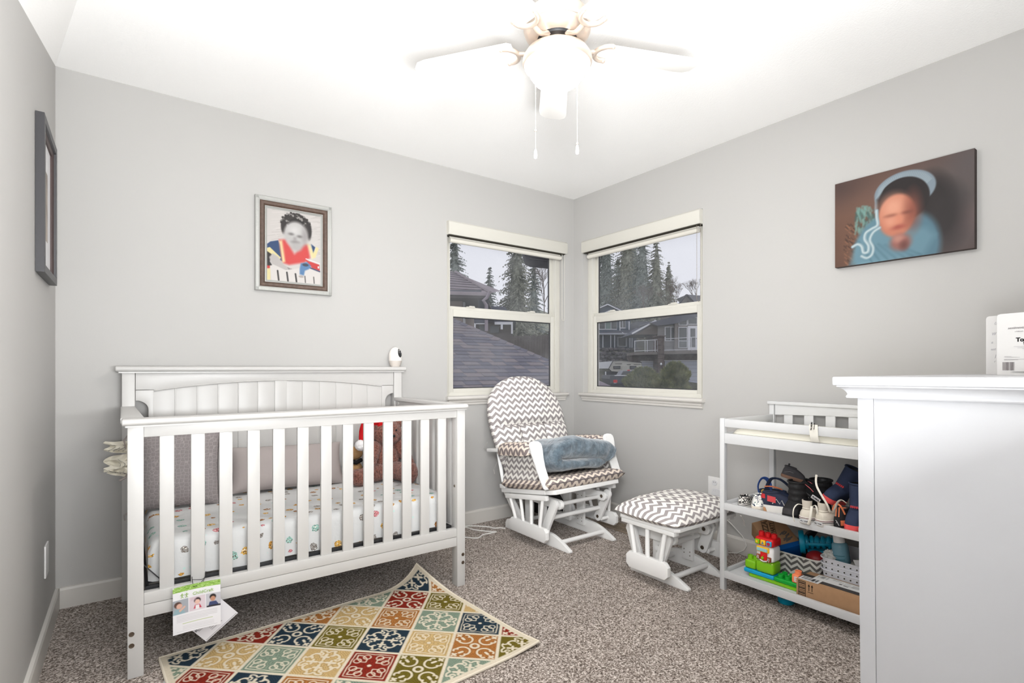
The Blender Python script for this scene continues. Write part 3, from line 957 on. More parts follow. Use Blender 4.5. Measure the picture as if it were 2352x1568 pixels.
t = thing('plush_toy', 'small tan plush toy tucked behind the brown teddy bear', 'plush toy', (bx - .16, by + .06, bz))
k = MB(); k.ball((bx - .155, by + .09, bz + .055), .05, 4, (1, .9, 1.1), fn=fz(50, .04)); part('body', k, m_tan, t, True, 180)
k = MB(); k.ball((bx - .155, by + .085, bz + .15), .042, 4, (1.15, .9, .9), fn=fz(51, .04)); part('head', k, m_tan, t, True, 180)
k = MB(); k.tube([(bx - .19, by + .07, bz + .112), (bx - .155, by + .045, bz + .105), (bx - .12, by + .07, bz + .112)], .012, 8); part('scarf', k, m_ink, t, True, 60)

# ------------------------------------------------------------------ baby monitor camera on the headboard
t = thing('baby_monitor', 'egg shaped white baby camera on the right end of the headboard', 'camera', (-1.556, -.062, 1.0925))
m_cam = mat('camera_white', RGB(232, 226, 220), .4, .4); m_camb = mat('camera_base', RGB(200, 192, 184), .6, .3)
k = MB(); k.lathe([(.026, 1.0925), (.034, 1.108), (.039, 1.128)], 32, M=Matrix.Translation((-1.556, -.062, 0))); part('base', k, m_camb, t, True, 60)
k = MB(); prof = [(.0392, 1.1285), (.0395, 1.14)] + [(.0395 * math.cos(a), 1.160 + .0535 * math.sin(a)) for a in [i * PI / 24 for i in range(12)]] + [(.002, 1.2135)]
k.lathe(prof, 32, M=Matrix.Translation((-1.556, -.062, 0))); part('shell', k, m_cam, t, True, 60)
vd = Vector((.42, -.91, 0)).normalized(); sd = Vector((-vd.y, vd.x, 0))
def eggpt(a, z, o):
    r = .0395 if z < 1.16 else .0395 * math.sqrt(max(0, 1 - ((z - 1.16) / .0535) ** 2))
    d = vd * math.cos(a) + sd * math.sin(a)
    return Vector((-1.556, -.062, 0)) + d * (r + o) + Vector((0, 0, z))
def pill(ra, rz, o):
    k = MB(); n_ = 24
    rim = [eggpt(ra * math.cos(2 * PI * i / n_), 1.176 + rz * math.sin(2 * PI * i / n_), o) for i in range(n_)]
    k.add([eggpt(0, 1.176, o + .0015)] + rim, [(0, 1 + i, 1 + (i + 1) % n_) for i in range(n_)]); return k
part('face', pill(.42, .0265, .0012), m_black, t, True, 60)
k = MB(); cpt = eggpt(0, 1.184, .003); k.tube([cpt + sd * (.008 * math.cos(a)) + UP * (.009 * math.sin(a)) for a in [i * PI / 8 for i in range(16)]], .0012, 5, True); part('lens_ring', k, m_grayink, t, True, 60)

# ------------------------------------------------------------------ hang tags on the crib
t = thing('hang_tag', 'glossy product tag with green top edge hanging from the crib rail', 'tag', (-2.69, -.875, .28))
cv = Canvas(150, 190, (240, 238, 240))
cv.rect(0, 0, 1, .115, (150, 190, 88))
rng = random.Random(3)
for i in range(120):
    x, y = rng.random(), rng.random() * .11; a = rng.choice([.6, -.6]); cv.line([(x - .018, y + .012 * a), (x + .018, y - .012 * a)], .010, rng.choice([(116, 160, 52), (196, 222, 150), (170, 206, 118)]))
cv.rect(0, .28, .315, .58, (168, 172, 178)); cv.rect(.33, .28, .665, .58, (222, 206, 212)); cv.rect(.68, .28, 1, .58, (196, 194, 200))
cv.ell(.10, .38, .075, .065, (92, 66, 58), .3); cv.ell(.13, .41, .06, .055, (226, 178, 158), .3); cv.poly([(.0, .58), (.04, .47), (.18, .47), (.26, .58)], (150, 178, 186)); cv.poly([(.12, .5), (.24, .42), (.26, .45), (.14, .54)], (224, 180, 160))
cv.ell(.50, .37, .07, .06, (60, 44, 44), .3); cv.ell(.50, .40, .055, .05, (232, 190, 172), .3); cv.poly([(.42, .54), (.45, .46), (.55, .46), (.59, .54)], (196, 60, 78)); cv.rect(.46, .47, .54, .56, (242, 236, 236))
cv.ell(.83, .36, .07, .06, (40, 32, 32), .3); cv.ell(.83, .40, .055, .055, (200, 146, 118), .3); cv.poly([(.73, .56), (.76, .46), (.9, .46), (.97, .56)], (64, 74, 112)); cv.rect(.7, .54, 1, .575, (44, 40, 46))
for i in range(6): cv.line([(.37 + .02 * i, .3), (.37 + .02 * i, .36)], .006, (204, 170, 182))
for i in range(9): cv.line([(.70, .555 - .001 * i), (.71, .55)], .01, (60, 56, 60))
for i, y in enumerate((.63, .66, .69, .72, .75)): cv.line([(.08, y), (.92 - .1 * (i == 4) * 2, y)], .0075, (196, 192, 194))
cv.line([(.2, .80), (.82, .80)], .012, (176, 196, 110))
for y in (.86, .89, .92): cv.line([(.2, y), (.85, y)], .006, (200, 197, 199))
cv.line([(.08, .955), (.92, .955)], .005, (190, 188, 190))
m_print = colattr('printed_card', .3, .4)
pA, pB, pC = Vector((-2.762, -.884, .294)), Vector((-2.612, -.880, .274)), Vector((-2.762, -.884, .130))
def tagfn(u, v):
    b = .010 * np.sin(u * PI) 
    z = pA.z + (pB.z - pA.z) * u * u * 0 + (.278 - .294) * 0 * u + (pC.z - pA.z) * v
    x = pA.x + (pB.x - pA.x) * u
    z = z + .006 * np.sin(u * PI * .9) - .012 * u * 0
    y = -.886 - .006 * np.sin(u * PI) - .012 * v
    return np.stack([x, y, z - .002 * u], -1)
cv.a[:4, :3] = 240
printed('card', cv, tagfn, m_print, t, gain=.8)
def tg(u, v, o=-.0008):
    q = tagfn(np.array(u), np.array(v)); return Vector((float(q[0]), float(q[1]) + o, float(q[2])))
k = MB(); k.add([tagfn(np.array(a), np.array(b)) + np.array([0, .0012, 0]) for a, b in [(i / 10, 0) for i in range(11)] + [(1 - i / 10, 1) for i in range(11)]], [list(range(22))]); part('card_back', k, m_paper, t, True)
mg = mat('green_ink', RGB(140, 176, 78), .6, .2)
part('lettering', text_mb('ChildCraft', .0155, frame_M(tg(.62, .205, -.003), (1, 0, 0), (0, 0, 1))), mg, t, True, 0)
k = MB()
for dx, h in ((-.008, .011), (.006, .013)):
    c = tg(.24, .20, -.003) + Vector((dx, 0, 0))
    k.tube([c + Vector((0, 0, -.005)), c + Vector((0, 0, .003))], .0012, 5); k.ball(c + Vector((0, 0, .006)), .0024, 1)
    k.tube([c + Vector((-.006, 0, .003)), c + Vector((0, 0, .001)), c + Vector((.006, 0, .003))], .0009, 4); k.tube([c + Vector((-.004, 0, -.008)), c + Vector((0, 0, -.004)), c + Vector((.004, 0, -.008))], .0009, 4)
part('emblem', k, mg, t, True)
k = MB(); k.tube([(-2.70, -.852, .312), (-2.700, -.86, .300), tg(.42, .06), tg(.50, .06, .0)], .0012, 5); k.tube([(-2.655, -.852, .322), (-2.66, -.86, .304), (-2.672, -.88, .296), tg(.55, .02), tg(.56, .01, .001)], .0012, 5); k.tube([(-2.70, -.858, .303), (-2.672, -.868, .300), (-2.66, -.862, .302), (-2.668, -.882, .294), (-2.675, -.884, .292)], .0011, 5); part('cord', k, m_black, t, True, 60)
t = thing('reply_card', 'white reply card hanging at an angle behind the product tag', 'card', (-2.65, -.878, .2))
cv = Canvas(170, 110, (236, 234, 238))
for i in range(9): cv.rect(.66 + .017 * i, .12, .674 + .017 * i, .36, (30, 28, 30))
cv.line([(.03, .97), (.97, .97)], .012, (60, 58, 60)); cv.line([(.4, .05), (.6, .05)], .008, (170, 168, 170))
for i in range(5): cv.line([(.30, .66 + .045 * i), (.62 - .04 * (i % 2), .66 + .045 * i)], .010, (70, 68, 70))
cv.rect(.08, .52, .34, .64, (80, 78, 80)); cv.rect(.085, .53, .335, .63, (236, 234, 238))
c0, c1, c2 = Vector((-2.763, -.872, .188)), Vector((-2.665, -.876, .072)), Vector((-2.648, -.872, .270))
# corners: bottom tip (474,1475), right tip (545,1412)
tip_b, tip_r = Vector((-2.657, -.876, .069)), Vector((-2.556, -.874, .142))
ux = (tip_r - tip_b); tl = tip_b + Vector((-.088, .004, .105))
printed('card', cv, planefn(tl, tl + ux * 1.05, tip_b), m_print, t, gain=.8)
xd = ux.normalized(); yd = (tl - tip_b).normalized()
part('lettering', text_mb('BUSINESS', .012, frame_M(tl + ux * .22 + (tip_b - tl) * .58 + Vector((0, -.001, 0)), xd, yd)), m_ink, t, True, 0)
k = MB(); a = [tl + Vector((0, .0012, 0)), tl + ux * 1.05 + Vector((0, .0012, 0)), tip_b + ux * 1.05 + Vector((0, .0012, 0)), tip_b + Vector((0, .0012, 0))]; k.add(a, [(0, 1, 2, 3)]); part('card_back', k, m_paper, t, True)
# ================================================================== glider chair and ottoman
m_chev = chevron('chevron_white', RGB(232, 228, 222), RGB(150, 143, 142))
m_chevw = chevron('chevron_cream', RGB(226, 212, 198), RGB(132, 121, 119))
def rail(k, a, b, w, h, ax_=None, bev=.004):
    """board from a to b, w along x, h in the plane"""
    a, b = Vector(a), Vector(b); d = (b - a); L = d.length; d.normalize()
    M = frame_M(a, d, Vector((1, 0, 0)).cross(d) * -1 if abs(d.x) < .9 else Vector((0, 1, 0)))
    # local x along d, y up-ish, z sideways
    k.box(0, L, -h / 2, h / 2, -w / 2, w / 2, bev, M=M)
def dowel(par, a, b, r, nm='dowel'):
    k = MB(); k.cyl(Vector(a), Vector(b), r, 16); return part(nm, k, m_glider, par, smooth=50)
def bolt(par, x, y, z, sx_):
    k = MB(); M = frame_M((x, y, z), (0, 1, 0), (0, 0, 1)) if sx_ > 0 else frame_M((x, y, z), (0, -1, 0), (0, 0, 1))
    k.lathe([(.011, .0), (.0105, .0018), (.0075, .002), (.007, .0005), (.004, .0003), (.004, .0018), (.0, .002)], 16, M=M, cap=False)
    part('bolt', k, m_metal, par, smooth=50)

def glider_base(t, sk, hw, yf, yb, ztop, ybar0, ybar1, ups, bar_dz=0.0):
    """t: root; sk: skid half spacing; hw: moving bar half spacing; local y: front negative"""
    for s in (-1, 1):
        x = s * sk
        # skid with a curved front tip
        pts = [(yb, .0), (yf + .02, .0), (yf, .004), (yf, .012)]
        for i in range(9):
            u = i / 8; pts.append((yf + .005 + .20 * u, .016 + .062 * math.sin(u * PI / 2)))
        pts += [(yf + .26, .082), (yb - .06, .075), (yb - .015, .06), (yb, .035)]
        k = MB(); k.prism(pts, x - .013, x + .013, 'yz', .003); part('skid', k, m_glider, t, smooth=40)
        for y in ups:
            k = MB(); k.box(x - s * .02 - .010, x - s * .02 + .010, y - .034, y + .034, .045, ztop - .02, .003); u_ = part('upright', k, m_glider, t)
            for dy in (-.018, .018):
                for z in (.07, .09): 
                    k = MB(); k.ball((x - s * .031, y + dy, z + (.0 if dy < 0 else .01)), .0035, 1, (.4, 1, 1)); part('screw', k, m_metal, u_)
                k = MB(); k.ball((x - s * .031, y + dy, ztop - .05), .0035, 1, (.4, 1, 1)); part('screw', k, m_metal, u_)
        # fixed top arm
        yt0, yt1 = yf + .075, yb + .02
        k = MB(); zc = ztop - .025
        pts = [(yt0 + .022, zc - .028), (yt1, zc - .03), (yt1, zc + .03), (yt0 + .022, zc + .028)] + [(yt0 + .022 - .026 * math.cos(a), zc + .028 * math.sin(a)) for a in [PI / 2 - i * PI / 8 for i in range(1, 8)]]
        k.prism(pts, x - .012, x + .012, 'yz', .003); part('top_arm', k, m_glider, t, smooth=40)
        bolt(t, x - s * .0125, yt0 + .03, zc, -s)
        # swing links front and rear
        xl = x + s * .040
        for yt, yb_ in ((yt0 + .025, ybar0 + .062 + (.02)), (yt1 - .03, ybar1 - .055)):
            a, b = Vector((xl, yt - .012, zc + .035)), Vector((xl, yb_ + .03, .085))
            k = MB(); d = (b - a).normalized(); L = (b - a).length
            M = frame_M(a, d, (0, d.z, -d.y))
            n = 8; w = .029
            pts = [(0 + w * (1 - math.sin(PI * i / n)) , w * math.cos(PI * i / n)) for i in range(n + 1)]
            pts = [(w - w * math.sin(PI * i / n), -w * math.cos(PI * i / n)) for i in range(n + 1)] + [(L - w + w * math.sin(PI * i / n), w * math.cos(PI * i / n)) for i in range(n + 1)]
            k.prism(pts, -.010, .010, 'xy', .003, M=M); part('swing_link', k, m_glider, t, smooth=40)
            bolt(t, xl - s * .0105, b.y - d.y * .03, b.z - d.z * .03, -s)
            k = MB(); k.cyl((x, yt + .005, zc), (xl, yt + .002, zc), .014, 14); part('spacer', k, m_glider, t, smooth=50)
        # moving lower bar and spindles
        xb = s * hw
        k = MB()
        z0 = .058 + bar_dz; z1 = z0 + .082
        pts = [(ybar0 + .02, z0), (ybar1 - .02, z0), (ybar1, z0 + .02), (ybar1, z1 - .02), (ybar1 - .02, z1), (ybar0 + .02, z1), (ybar0, z1 - .02), (ybar0, z0 + .02)]
        k.prism(pts, xb - .013, xb + .013, 'yz', .004); part('side_bar', k, m_glider, t, smooth=40)
        for yy_ in (ybar0 + .075, ybar1 - .05): k = MB(); k.cyl((xl, yy_, .10), (xb, yy_, .10), .012, 12); part('spacer', k, m_glider, t, smooth=50)
    dowel(t, (-sk, yf + .09, .042), (sk, yf + .09, .042), .0135)
    dowel(t, (-sk - .03, yf + .17, .172), (sk + .03, yf + .17, .172), .0135)
    dowel(t, (-sk, yf + .14, ztop - .035), (sk, yf + .14, ztop - .035), .0125)
    dowel(t, (-sk, yb - .06, .042), (sk, yb - .06, .042), .0135)
    dowel(t, (-sk, yb - .04, ztop - .04), (sk, yb - .04, ztop - .04), .0125)

CX, CY = -.62, -.50
chair = thing('glider_chair', 'white wooden glider rocking chair with gray chevron cushions in the room corner', 'chair', (CX, CY, 0))
glider_base(chair, .185, .295, -.345, .30, .29, -.262, .10, (-.06, .075))
# tilted upper body: seat plane rises to the front
tilt = math.radians(-8.5)
A = Matrix.Translation((0, -.30, .345)) @ Matrix.Rotation(tilt, 4, 'X')   # local origin: front edge of the seat frame underside
def up(k_fn, nm, m=m_glider, smooth=40, par=None):
    k = MB(); k_fn(k); k.v = [A @ p for p in k.v]; return part(nm, k, m, par or chair, smooth=smooth)
def Tp(p): return A @ Vector(p)
# seat frame: y from 0 (front) to .52
up(lambda k: k.prism([(-.285, .03), (-.262, -.005), (.262, -.005), (.285, .03), (.285, .075), (-.285, .075)], 0, .028, 'xy', .006, 3), 'seat_front')
for s in (-1, 1):
    up(lambda k: k.box(s * .262 - .028, s * .262 + .028, .07, .52, 0, .028, .005), 'seat_side')
    up(lambda k: k.box(s * .285 - .014, s * .285 + .014, .055, .47, -.034, -.004, .006), 'spindle_rail')
    up(lambda k: k.box(s * .285 - .016, s * .285 + .016, .47, .52, .028, .055, .004), 'corner_block')
up(lambda k: k.box(-.262, .262, .47, .52, 0, .028, .005), 'seat_back_rail')
for i in range(6): up(lambda k: k.box(-.262, .262, .10 + i * .065, .14 + i * .065, .006, .018, .002), 'seat_slat')
# spindles from the moving bar up to the rail
for s in (-1, 1):
    for i in range(4):
        u = i / 3
        a = Vector((s * .295, -.19 + .24 * u, .135)); b = Tp((s * .285, .10 + .33 * u, -.03))
        dowel(chair, a, b, .0105, 'spindle')
# arms: front posts lean forward, S-curved plates
def arm_post(s):
    prof = [(0, .030), (.02, .031), (.06, .032), (.12, .034), (.17, .038), (.21, .044), (.238, .045), (.255, .040), (.266, .026), (.270, .0)]
    bow = lambda h: .012 * math.sin(h / .27 * PI * 1.3)
    k = MB(); rings = []
    n = len(prof)
    out = [(w, h) for h, w in prof] + [(-w, h) for h, w in prof[::-1][1:]]
    vs = []; fs = []
    for o in (-.011, .011):
        for w, h in out:
            x = s * (.30 + .012 * (h / .27)) + w
            y = -.275 + .125 * (h / .27) + bow(h) + o
            z = .378 + h
            vs.append((x, y, z))
    m_ = len(out)
    fs = [tuple(range(m_)), tuple(range(m_, 2 * m_))[::-1]] + [(i, m_ + i, m_ + (i + 1) % m_, (i + 1) % m_) for i in range(m_)]
    b = bmesh.new(); bv = [b.verts.new(v) for v in vs]
    for f in fs: b.faces.new([bv[i] for i in f])
    bmesh.ops.recalc_face_normals(b, faces=list(b.faces))
    bmesh.ops.bevel(b, geom=[e for e in b.edges if (e.verts[0].index, e.verts[1].index) and abs(e.calc_face_angle(0)) > .8], offset=.005, segments=2, affect='EDGES')
    k.bm(b); part('arm_post', k, m_glider, chair, smooth=40)
for s in (-1, 1):
    arm_post(s)
    # arm board and padded chevron sleeve
    a, b = Vector((s * .31, -.145, .585)), Vector((s * .305, .325, .535))
    k = MB(); d = (b - a).normalized(); M = frame_M(a, d, (1, 0, 0)); k.box(0, (b - a).length, -.03, .03, -.011, .011, .006, M=M); part('arm_board', k, m_glider, chair)
    def pad(u, v, s=s):
        ang = -PI * .62 + 2 * PI * .62 * v
        e = (1 - (2 * u - 1) ** 10)
        e2 = .6 + .4 * (1 - abs(2 * u - 1) ** 6)
        c = a + (b - a) * (.012 + .70 * u) + Vector((0, 0, .002))
        rx, rz = .050 * e2, .048 * e2
        q = abs(math.sin(ang))
        return c + Vector((rx * math.sin(ang), 0, rz * math.cos(ang) - (.016 if math.cos(ang) < 0 else 0) + .004)) + Vector((0, 0, .003 * noise.noise(Vector((u * 9, v * 5, s)))))
    k = MB(); k.grid(pad, 30, 20, lambda u, v: (u * .36, v * .22)); k.loops([[pad(0, v / 12) for v in range(13)]], False, True); part('arm_pad', k, m_chevw, chair, smooth=60)
    # chevron side pocket under the arm
    def side(u, v, s=s):
        y = -.20 + .36 * u + .03 * v * (1 - u); z0 = (A @ Vector((0, .08 + .36 * u, .03))).z; z1 = .565 - .035 * u
        bulge = .016 * math.sin(PI * min(1, v * 2 % 1.0001)) 
        return Vector((s * (.292 + bulge * .8), y - .015 + .035 * (1 - v), z0 + (z1 - z0) * v))
    k = MB(); k.grid(side, 24, 20, lambda u, v: (u * .36, v * .24)); part('side_pocket', k, m_chev, chair, smooth=60)
# back frame
def backpt(x, h, o=0.0):
    """h: height along the back from the seat; back leans ~21 deg"""
    return Vector((x, .165 + .375 * h + o * .94, .375 + .94 * h - .35 * o))
for s in (-1, 1):
    k = MB(); a, b = backpt(s * .262, -.02, .075), backpt(s * .245, .44, .045); k.tube([a, (a + b) / 2 + Vector((s * .008, 0, 0)), b], .016, 4, flat=.7); part('back_post', k, m_glider, chair)
for i in range(5):
    x = -.18 + .09 * i
    k = MB(); k.tube([backpt(x, -.02, .075), backpt(x * 1.1, .44, .05)], .022, 4, flat=.3); part('back_slat', k, m_glider, chair)
k = MB(); k.tube([backpt(-.24 + .48 * i / 16, .44 + .05 * math.sin(PI * i / 16), .05) for i in range(17)], .03, 4, flat=.5); part('back_crest', k, m_glider, chair)
# seat cushion
def seat_fn(sgn):
    def fn(u, v):
        a, b = 2 * u - 1, 2 * v - 1
        e = max(0, 1 - abs(a) ** 8) ** .35 * max(0, 1 - abs(b) ** 8) ** .35
        return A @ Vector((a * .318, -.022 + .50 * v, .062 + sgn * .040 * e + .003 * noise.noise(Vector((a * 4, b * 4, sgn)))))
    return fn
k = MB(); f1, f0 = seat_fn(1), seat_fn(-1)
uvs_ = lambda f: (lambda u, v: (lambda q: (q.x, q.y + (q.z - A.translation.z) * 1.0))(f(u, v)))
k.grid(f1, 40, 34, uvs_(f1)); k.grid(lambda u, v: f0(1 - u, v), 40, 34, uvs_(lambda u, v: f0(1 - u, v))); part('seat_cushion', k, m_chevw, chair, smooth=70)
k = MB(); k.tube([Tp((-.30 + .6 * i / 30, -.021, .066)) for i in range(31)], .0028, 5); part('welt', k, m_seam, chair, smooth=60)
# back cushion: domed, quilted
def bw(h):
    H = .69
    if h < .36: return .268 + .055 * math.sin(h / .36 * PI / 2)
    q = (h - .36) / (H - .36); return .323 * math.sqrt(max(0, 1 - q ** 2.5))
def back_fn(sgn):
    def fn(u, v):
        a = 2 * u - 1; h = .69 * (1 - (1 - v) ** 1.35) if False else .69 * v
        hw_ = bw(h)
        aa = math.sin(a * PI / 2)
        e = max(0, 1 - aa ** 2) ** .30 * max(0, 1 - abs(2 * h / .69 - 1) ** 12) ** .4
        e *= min(1, hw_ / .1)
        if sgn < 0:
            e *= 1 - .55 * math.exp(-((h - .335) / .018) ** 2) 
            if h < .335: e *= 1 - .42 * math.exp(-((abs(aa) - .34) * .3 / .012) ** 2)
        return backpt(aa * hw_, h, sgn * .058 * e + .0 + (.004 * noise.noise(Vector((aa * 5, h * 12, sgn))) if e > .3 else 0))
    return fn
k = MB(); fb, fr_ = back_fn(-1), back_fn(1)
def uvb(u, v):
    a = math.sin((2 * u - 1) * PI / 2); return (a * bw(.69 * v), .69 * v)
k.grid(fb, 56, 64, uvb); k.grid(lambda u, v: fr_(1 - u, v), 30, 40, uvb); part('back_cushion', k, m_chev, chair, smooth=70)
k = MB()
def onb(x, h): 
    a = max(-1, min(1, x / bw(h))); u = (math.asin(a) / (PI / 2) + 1) / 2; return fb(u, h / .69) + Vector((0, -.0005, .0002))
for i in range(9):
    k.tube([onb(-.30 + .6 * (i * 4 + j) / 36, .335 + .003 * math.sin((i * 4 + j) * 2.1)) for j in range(4)], .0022, 5)
for sx_ in (-.105, .105): k.tube([onb(sx_ * (1 + .0 * j) + .003 * math.sin(j * 1.7), .33 - .012 * j) for j in range(19)], .0020, 5)
part('quilt_seam', k, mat('seam_shade', RGB(118, 111, 110), .9, .1), chair, smooth=60)  # gray lines stand in for the crease shade along the quilted seams
k = MB(); k.tube([Vector((-.265, .30, .45)), (-.28, .32, .40), (-.275, .315, .37)], .006, 4, flat=.2); k.tube([(-.305, .36, .58), (-.32, .38, .54)], .006, 4, flat=.2); part('tie', k, m_chev, chair)

# folded blanket on the seat
def blanket_mat():
    k = N('blue_gray_velvet'); tcn = k.n('ShaderNodeTexCoord')
    n1 = k.noise(tcn.outputs['Object'], 22, 5, .65)
    c = k.ramp(n1.outputs['Fac'], [(.30, RGB(62, 72, 81)), (.5, RGB(92, 106, 116)), (.72, RGB(128, 141, 150))])
    n2 = k.noise(tcn.outputs['Object'], 60, 3); k.bump(n2.outputs['Fac'], .5, .008)
    k.p.inputs['Sheen Weight'].default_value = .6
    return k.base(c, .8, .1)
m_velvet = blanket_mat()
t = thing('blanket', 'blue gray velvet blanket folded double on the glider seat', 'blanket', (CX, -.55, .45))
# centre line of the fold in the x-z plane: bottom layer right -> left, fold, top layer left -> right, drooping end
cl = [(-.435, .462), (-.52, .470), (-.62, .474), (-.72, .476), (-.80, .482), (-.838, .502), (-.846, .528), (-.832, .556), (-.78, .574), (-.70, .580), (-.60, .570), (-.50, .552), (-.42, .542), (-.37, .514), (-.345, .492)]
path = smooth_path([(x, 0, z) for x, z in cl], 5)
thk = lambda u: (.040 + .028 * min(1, max(0, (u - .42) / .2))) * min(1, (u / .05 + .12)) * min(1, ((1 - u) / .06 + .15)) 
def blank(u, v):
    n = len(path) - 1; i = min(int(u * n), n - 1); fr = u * n - i
    p = path[i] * (1 - fr) + path[i + 1] * fr
    tg_ = (path[min(i + 2, n)] - path[max(i - 1, 0)]).normalized(); nm = Vector((-tg_.z, 0, tg_.x))
    # v goes round the cross-section (superellipse in y / thickness)
    g = 2 * PI * v
    cy, cz = math.cos(g), math.sin(g)
    cy = math.copysign(abs(cy) ** .55, cy); cz = math.copysign(abs(cz) ** .55, cz)
    yy = -.575 + .195 * cy - .028 * math.sin(u * PI)
    front = max(0, -cy)
    wr = .010 * noise.noise(Vector((p.x * 9, yy * 6, p.z * 14))) + .006 * noise.noise(Vector((p.x * 26, yy * 20, p.z * 26)))
    fold = math.exp(-((u - .38) / .10) ** 2)
    wr += fold * .010 * noise.noise(Vector((yy * 30, p.z * 40, 4)))
    q = p + nm * (cz * (thk(u) + wr))
    lift = (A @ Vector((0, 0, 0))).z * 0 + (-.145) * (yy + .60)     # follow the seat tilt
    return Vector((q.x, yy + wr, q.z + lift * .9 + .012 * noise.noise(Vector((q.x * 5, yy * 4, 1)))))
k = MB(); k.grid(blank, 110, 48); k.loops([[blank(0, i / 24) for i in range(24)]], True, False); k.loops([[blank(1, i / 24) for i in range(24)]], False, True)
part('velvet', k, m_velvet, t, True, 80)
k = MB(); k.tube([blank(.93 + .07 * 0, .5 + .01 * i) for i in range(-10, 11)], .003, 5); part('hem', k, m_velvet, t, True, 60)

# black sound machine box and cable behind the chair
t = thing('black_box', 'black box standing on the carpet behind the glider', 'box', (-.30, -.10, 0))
k = MB(); k.box(-.43, -.20, -.16, -.03, .001, .235, .006); part('case', k, m_black, t, True)
k = MB(); k.box(-.435, -.195, -.163, -.028, .235, .241, .003); part('lid', k, m_slot, t, True)

OX, OY = -.555, -1.395
ott = thing('ottoman', 'white gliding ottoman with a gray chevron cushion before the glider', 'ottoman', (OX, OY, 0))
glider_base(ott, .142, .245, -.175, .185, .255, -.135, .125, (.02,), .005)
Ao = Matrix.Translation((0, 0, .305))
for s in (-1, 1):
    k = MB(); k.box(s * .235 - .02, s * .235 + .02, -.17, .16, -.022, .0, .004, M=Ao); part('spindle_rail', k, m_glider, ott)
    for i in range(3):
        u = i / 2
        dowel(ott, (s * .245, -.085 + .16 * u, .14), (s * .237, -.105 + .215 * u, .286), .0115, 'spindle')
k = MB(); k.prism([(-.255, -.17), (-.235, -.19), (.235, -.19), (.255, -.17), (.255, .165), (.235, .185), (-.235, .185), (-.255, .165)], 0, .018, 'xy', .004, M=Ao); part('seat_board', k, m_glider, ott)
def ofn(sgn):
    def fn(u, v):
        a, b = 2 * u - 1, 2 * v - 1
        e = max(0, 1 - abs(a) ** 3.2) ** .5 * max(0, 1 - abs(b) ** 3.2) ** .5
        ra = 1 - .05 * b * b * a * a
        zz = .342 + (.074 * e if sgn > 0 else -.020 * min(1, e * 2)) 
        return Vector((a * .288 * ra, b * .205 * (1 - .05 * a * a * b * b) , zz + .002 * noise.noise(Vector((a * 4, b * 4, 0)))))
    return fn
k = MB(); g1, g0 = ofn(1), ofn(-1)
uvo = lambda f: (lambda u, v: (lambda q: (q.x * (1 - .0), q.y + (q.z - .38) * (1 if q.y < 0 else -1) * min(1, abs(q.y) / .1)))(f(u, v)))
k.grid(g1, 44, 36, uvo(g1)); k.grid(lambda u, v: g0(1 - u, v), 30, 24, uvo(lambda u, v: g0(1 - u, v))); part('cushion', k, m_chevw if False else m_chev, ott, smooth=70)
k = MB(); k.tube([(.24, -.215, .315), (.252, -.225, .285), (.262, -.222, .265)], .014, 4, flat=.25); part('tie', k, m_chev, ott)

# ================================================================== changing table
TX0, TX1 = -.543, -.045
TY0, TY1 = -1.633, -2.56     # far / near end
table = thing('changing_table', 'white open changing table with two shelves along the right wall', 'changing table', (-.3, -2.1, 0))
def PT(nm, k, m=m_table, par=None, **kw): return part(nm, k, m, par or table, True, **kw)
for y in (TY0 - .024, TY1):
    k = MB(); k.box(TX0, TX0 + .026, y, y + .024, 0, .838, .003); k2 = PT('post', k)
    k = MB(); k.box(TX1 - .026, TX1, y, y + .026, 0, .888, .003); PT('post', k)
yA, yB = TY1 + .024, TY0 - .024
k = MB(); k.box(TX0 + .002, TX0 + .022, yA, yB, .716, .766, .003); PT('apron', k)
k = MB(); k.box(TX0 + .003, TX0 + .019, yA, yB, .796, .836, .004); PT('guard_rail', k)
k = MB(); k.box(TX0 + .02, TX1 - .006, yA, yB, .738, .752, .001); PT('deck', k)
for y in (TY0 - .021, TY1 + .003):
    k = MB(); k.box(TX0 + .024, TX1 - .024, y, y + .018, .796, .834, .003); PT('end_rail', k)
    k = MB(); k.box(TX0 + .024, TX1 - .024, y, y + .018, .716, .766, .003); PT('end_apron', k)
# back panel: cap, arched rail, slats
k = MB(); k.box(TX1 - .036, TX1 + .006, TY1 - .012, TY0 + .008, .888, .905, .003); PT('back_cap', k)
n = 16; yb0, yb1 = yA + .002, yB - .006
pts = [(yb1, .888), (yb0, .888)] + [(yb0 + (yb1 - yb0) * i / n, .832 + .014 * math.sin(PI * i / n)) for i in range(n + 1)]
k = MB(); k.prism(pts, TX1 - .026, TX1 - .008, 'yz', .002); PT('back_rail', k)
for i in range(8):
    y = -1.7315 - i * .1035
    if y - .023 < yA: break
    k = MB(); k.box(TX1 - .022, TX1 - .010, y - .0225, y + .0225, .745, .845, .002); PT('slat', k)
k = MB(); k.box(TX1 - .024, TX1 - .008, yA, yB, .716, .766, .002); PT('back_apron', k)
for zb in (.392, .060):
    k = MB(); k.box(TX0 + .001, TX0 + .02, yA - .001, yB + .001, zb, zb + .034, .003); k.box(TX0 + .012, TX0 + .024, yA, yB, zb + .02, zb + .030, .003); PT('shelf_rail', k)
    k = MB(); k.box(TX0 + .018, TX1 - .006, yA, yB, zb + .008, zb + .022, .001); PT('shelf', k)
    for y in (TY0 - .020, TY1 + .004):
        k = MB(); k.box(TX0 + .024, TX1 - .022, y, y + .014, zb, zb + .036, .002); PT('shelf_end', k)
SH2, SH1 = .392 + .022, .060 + .022
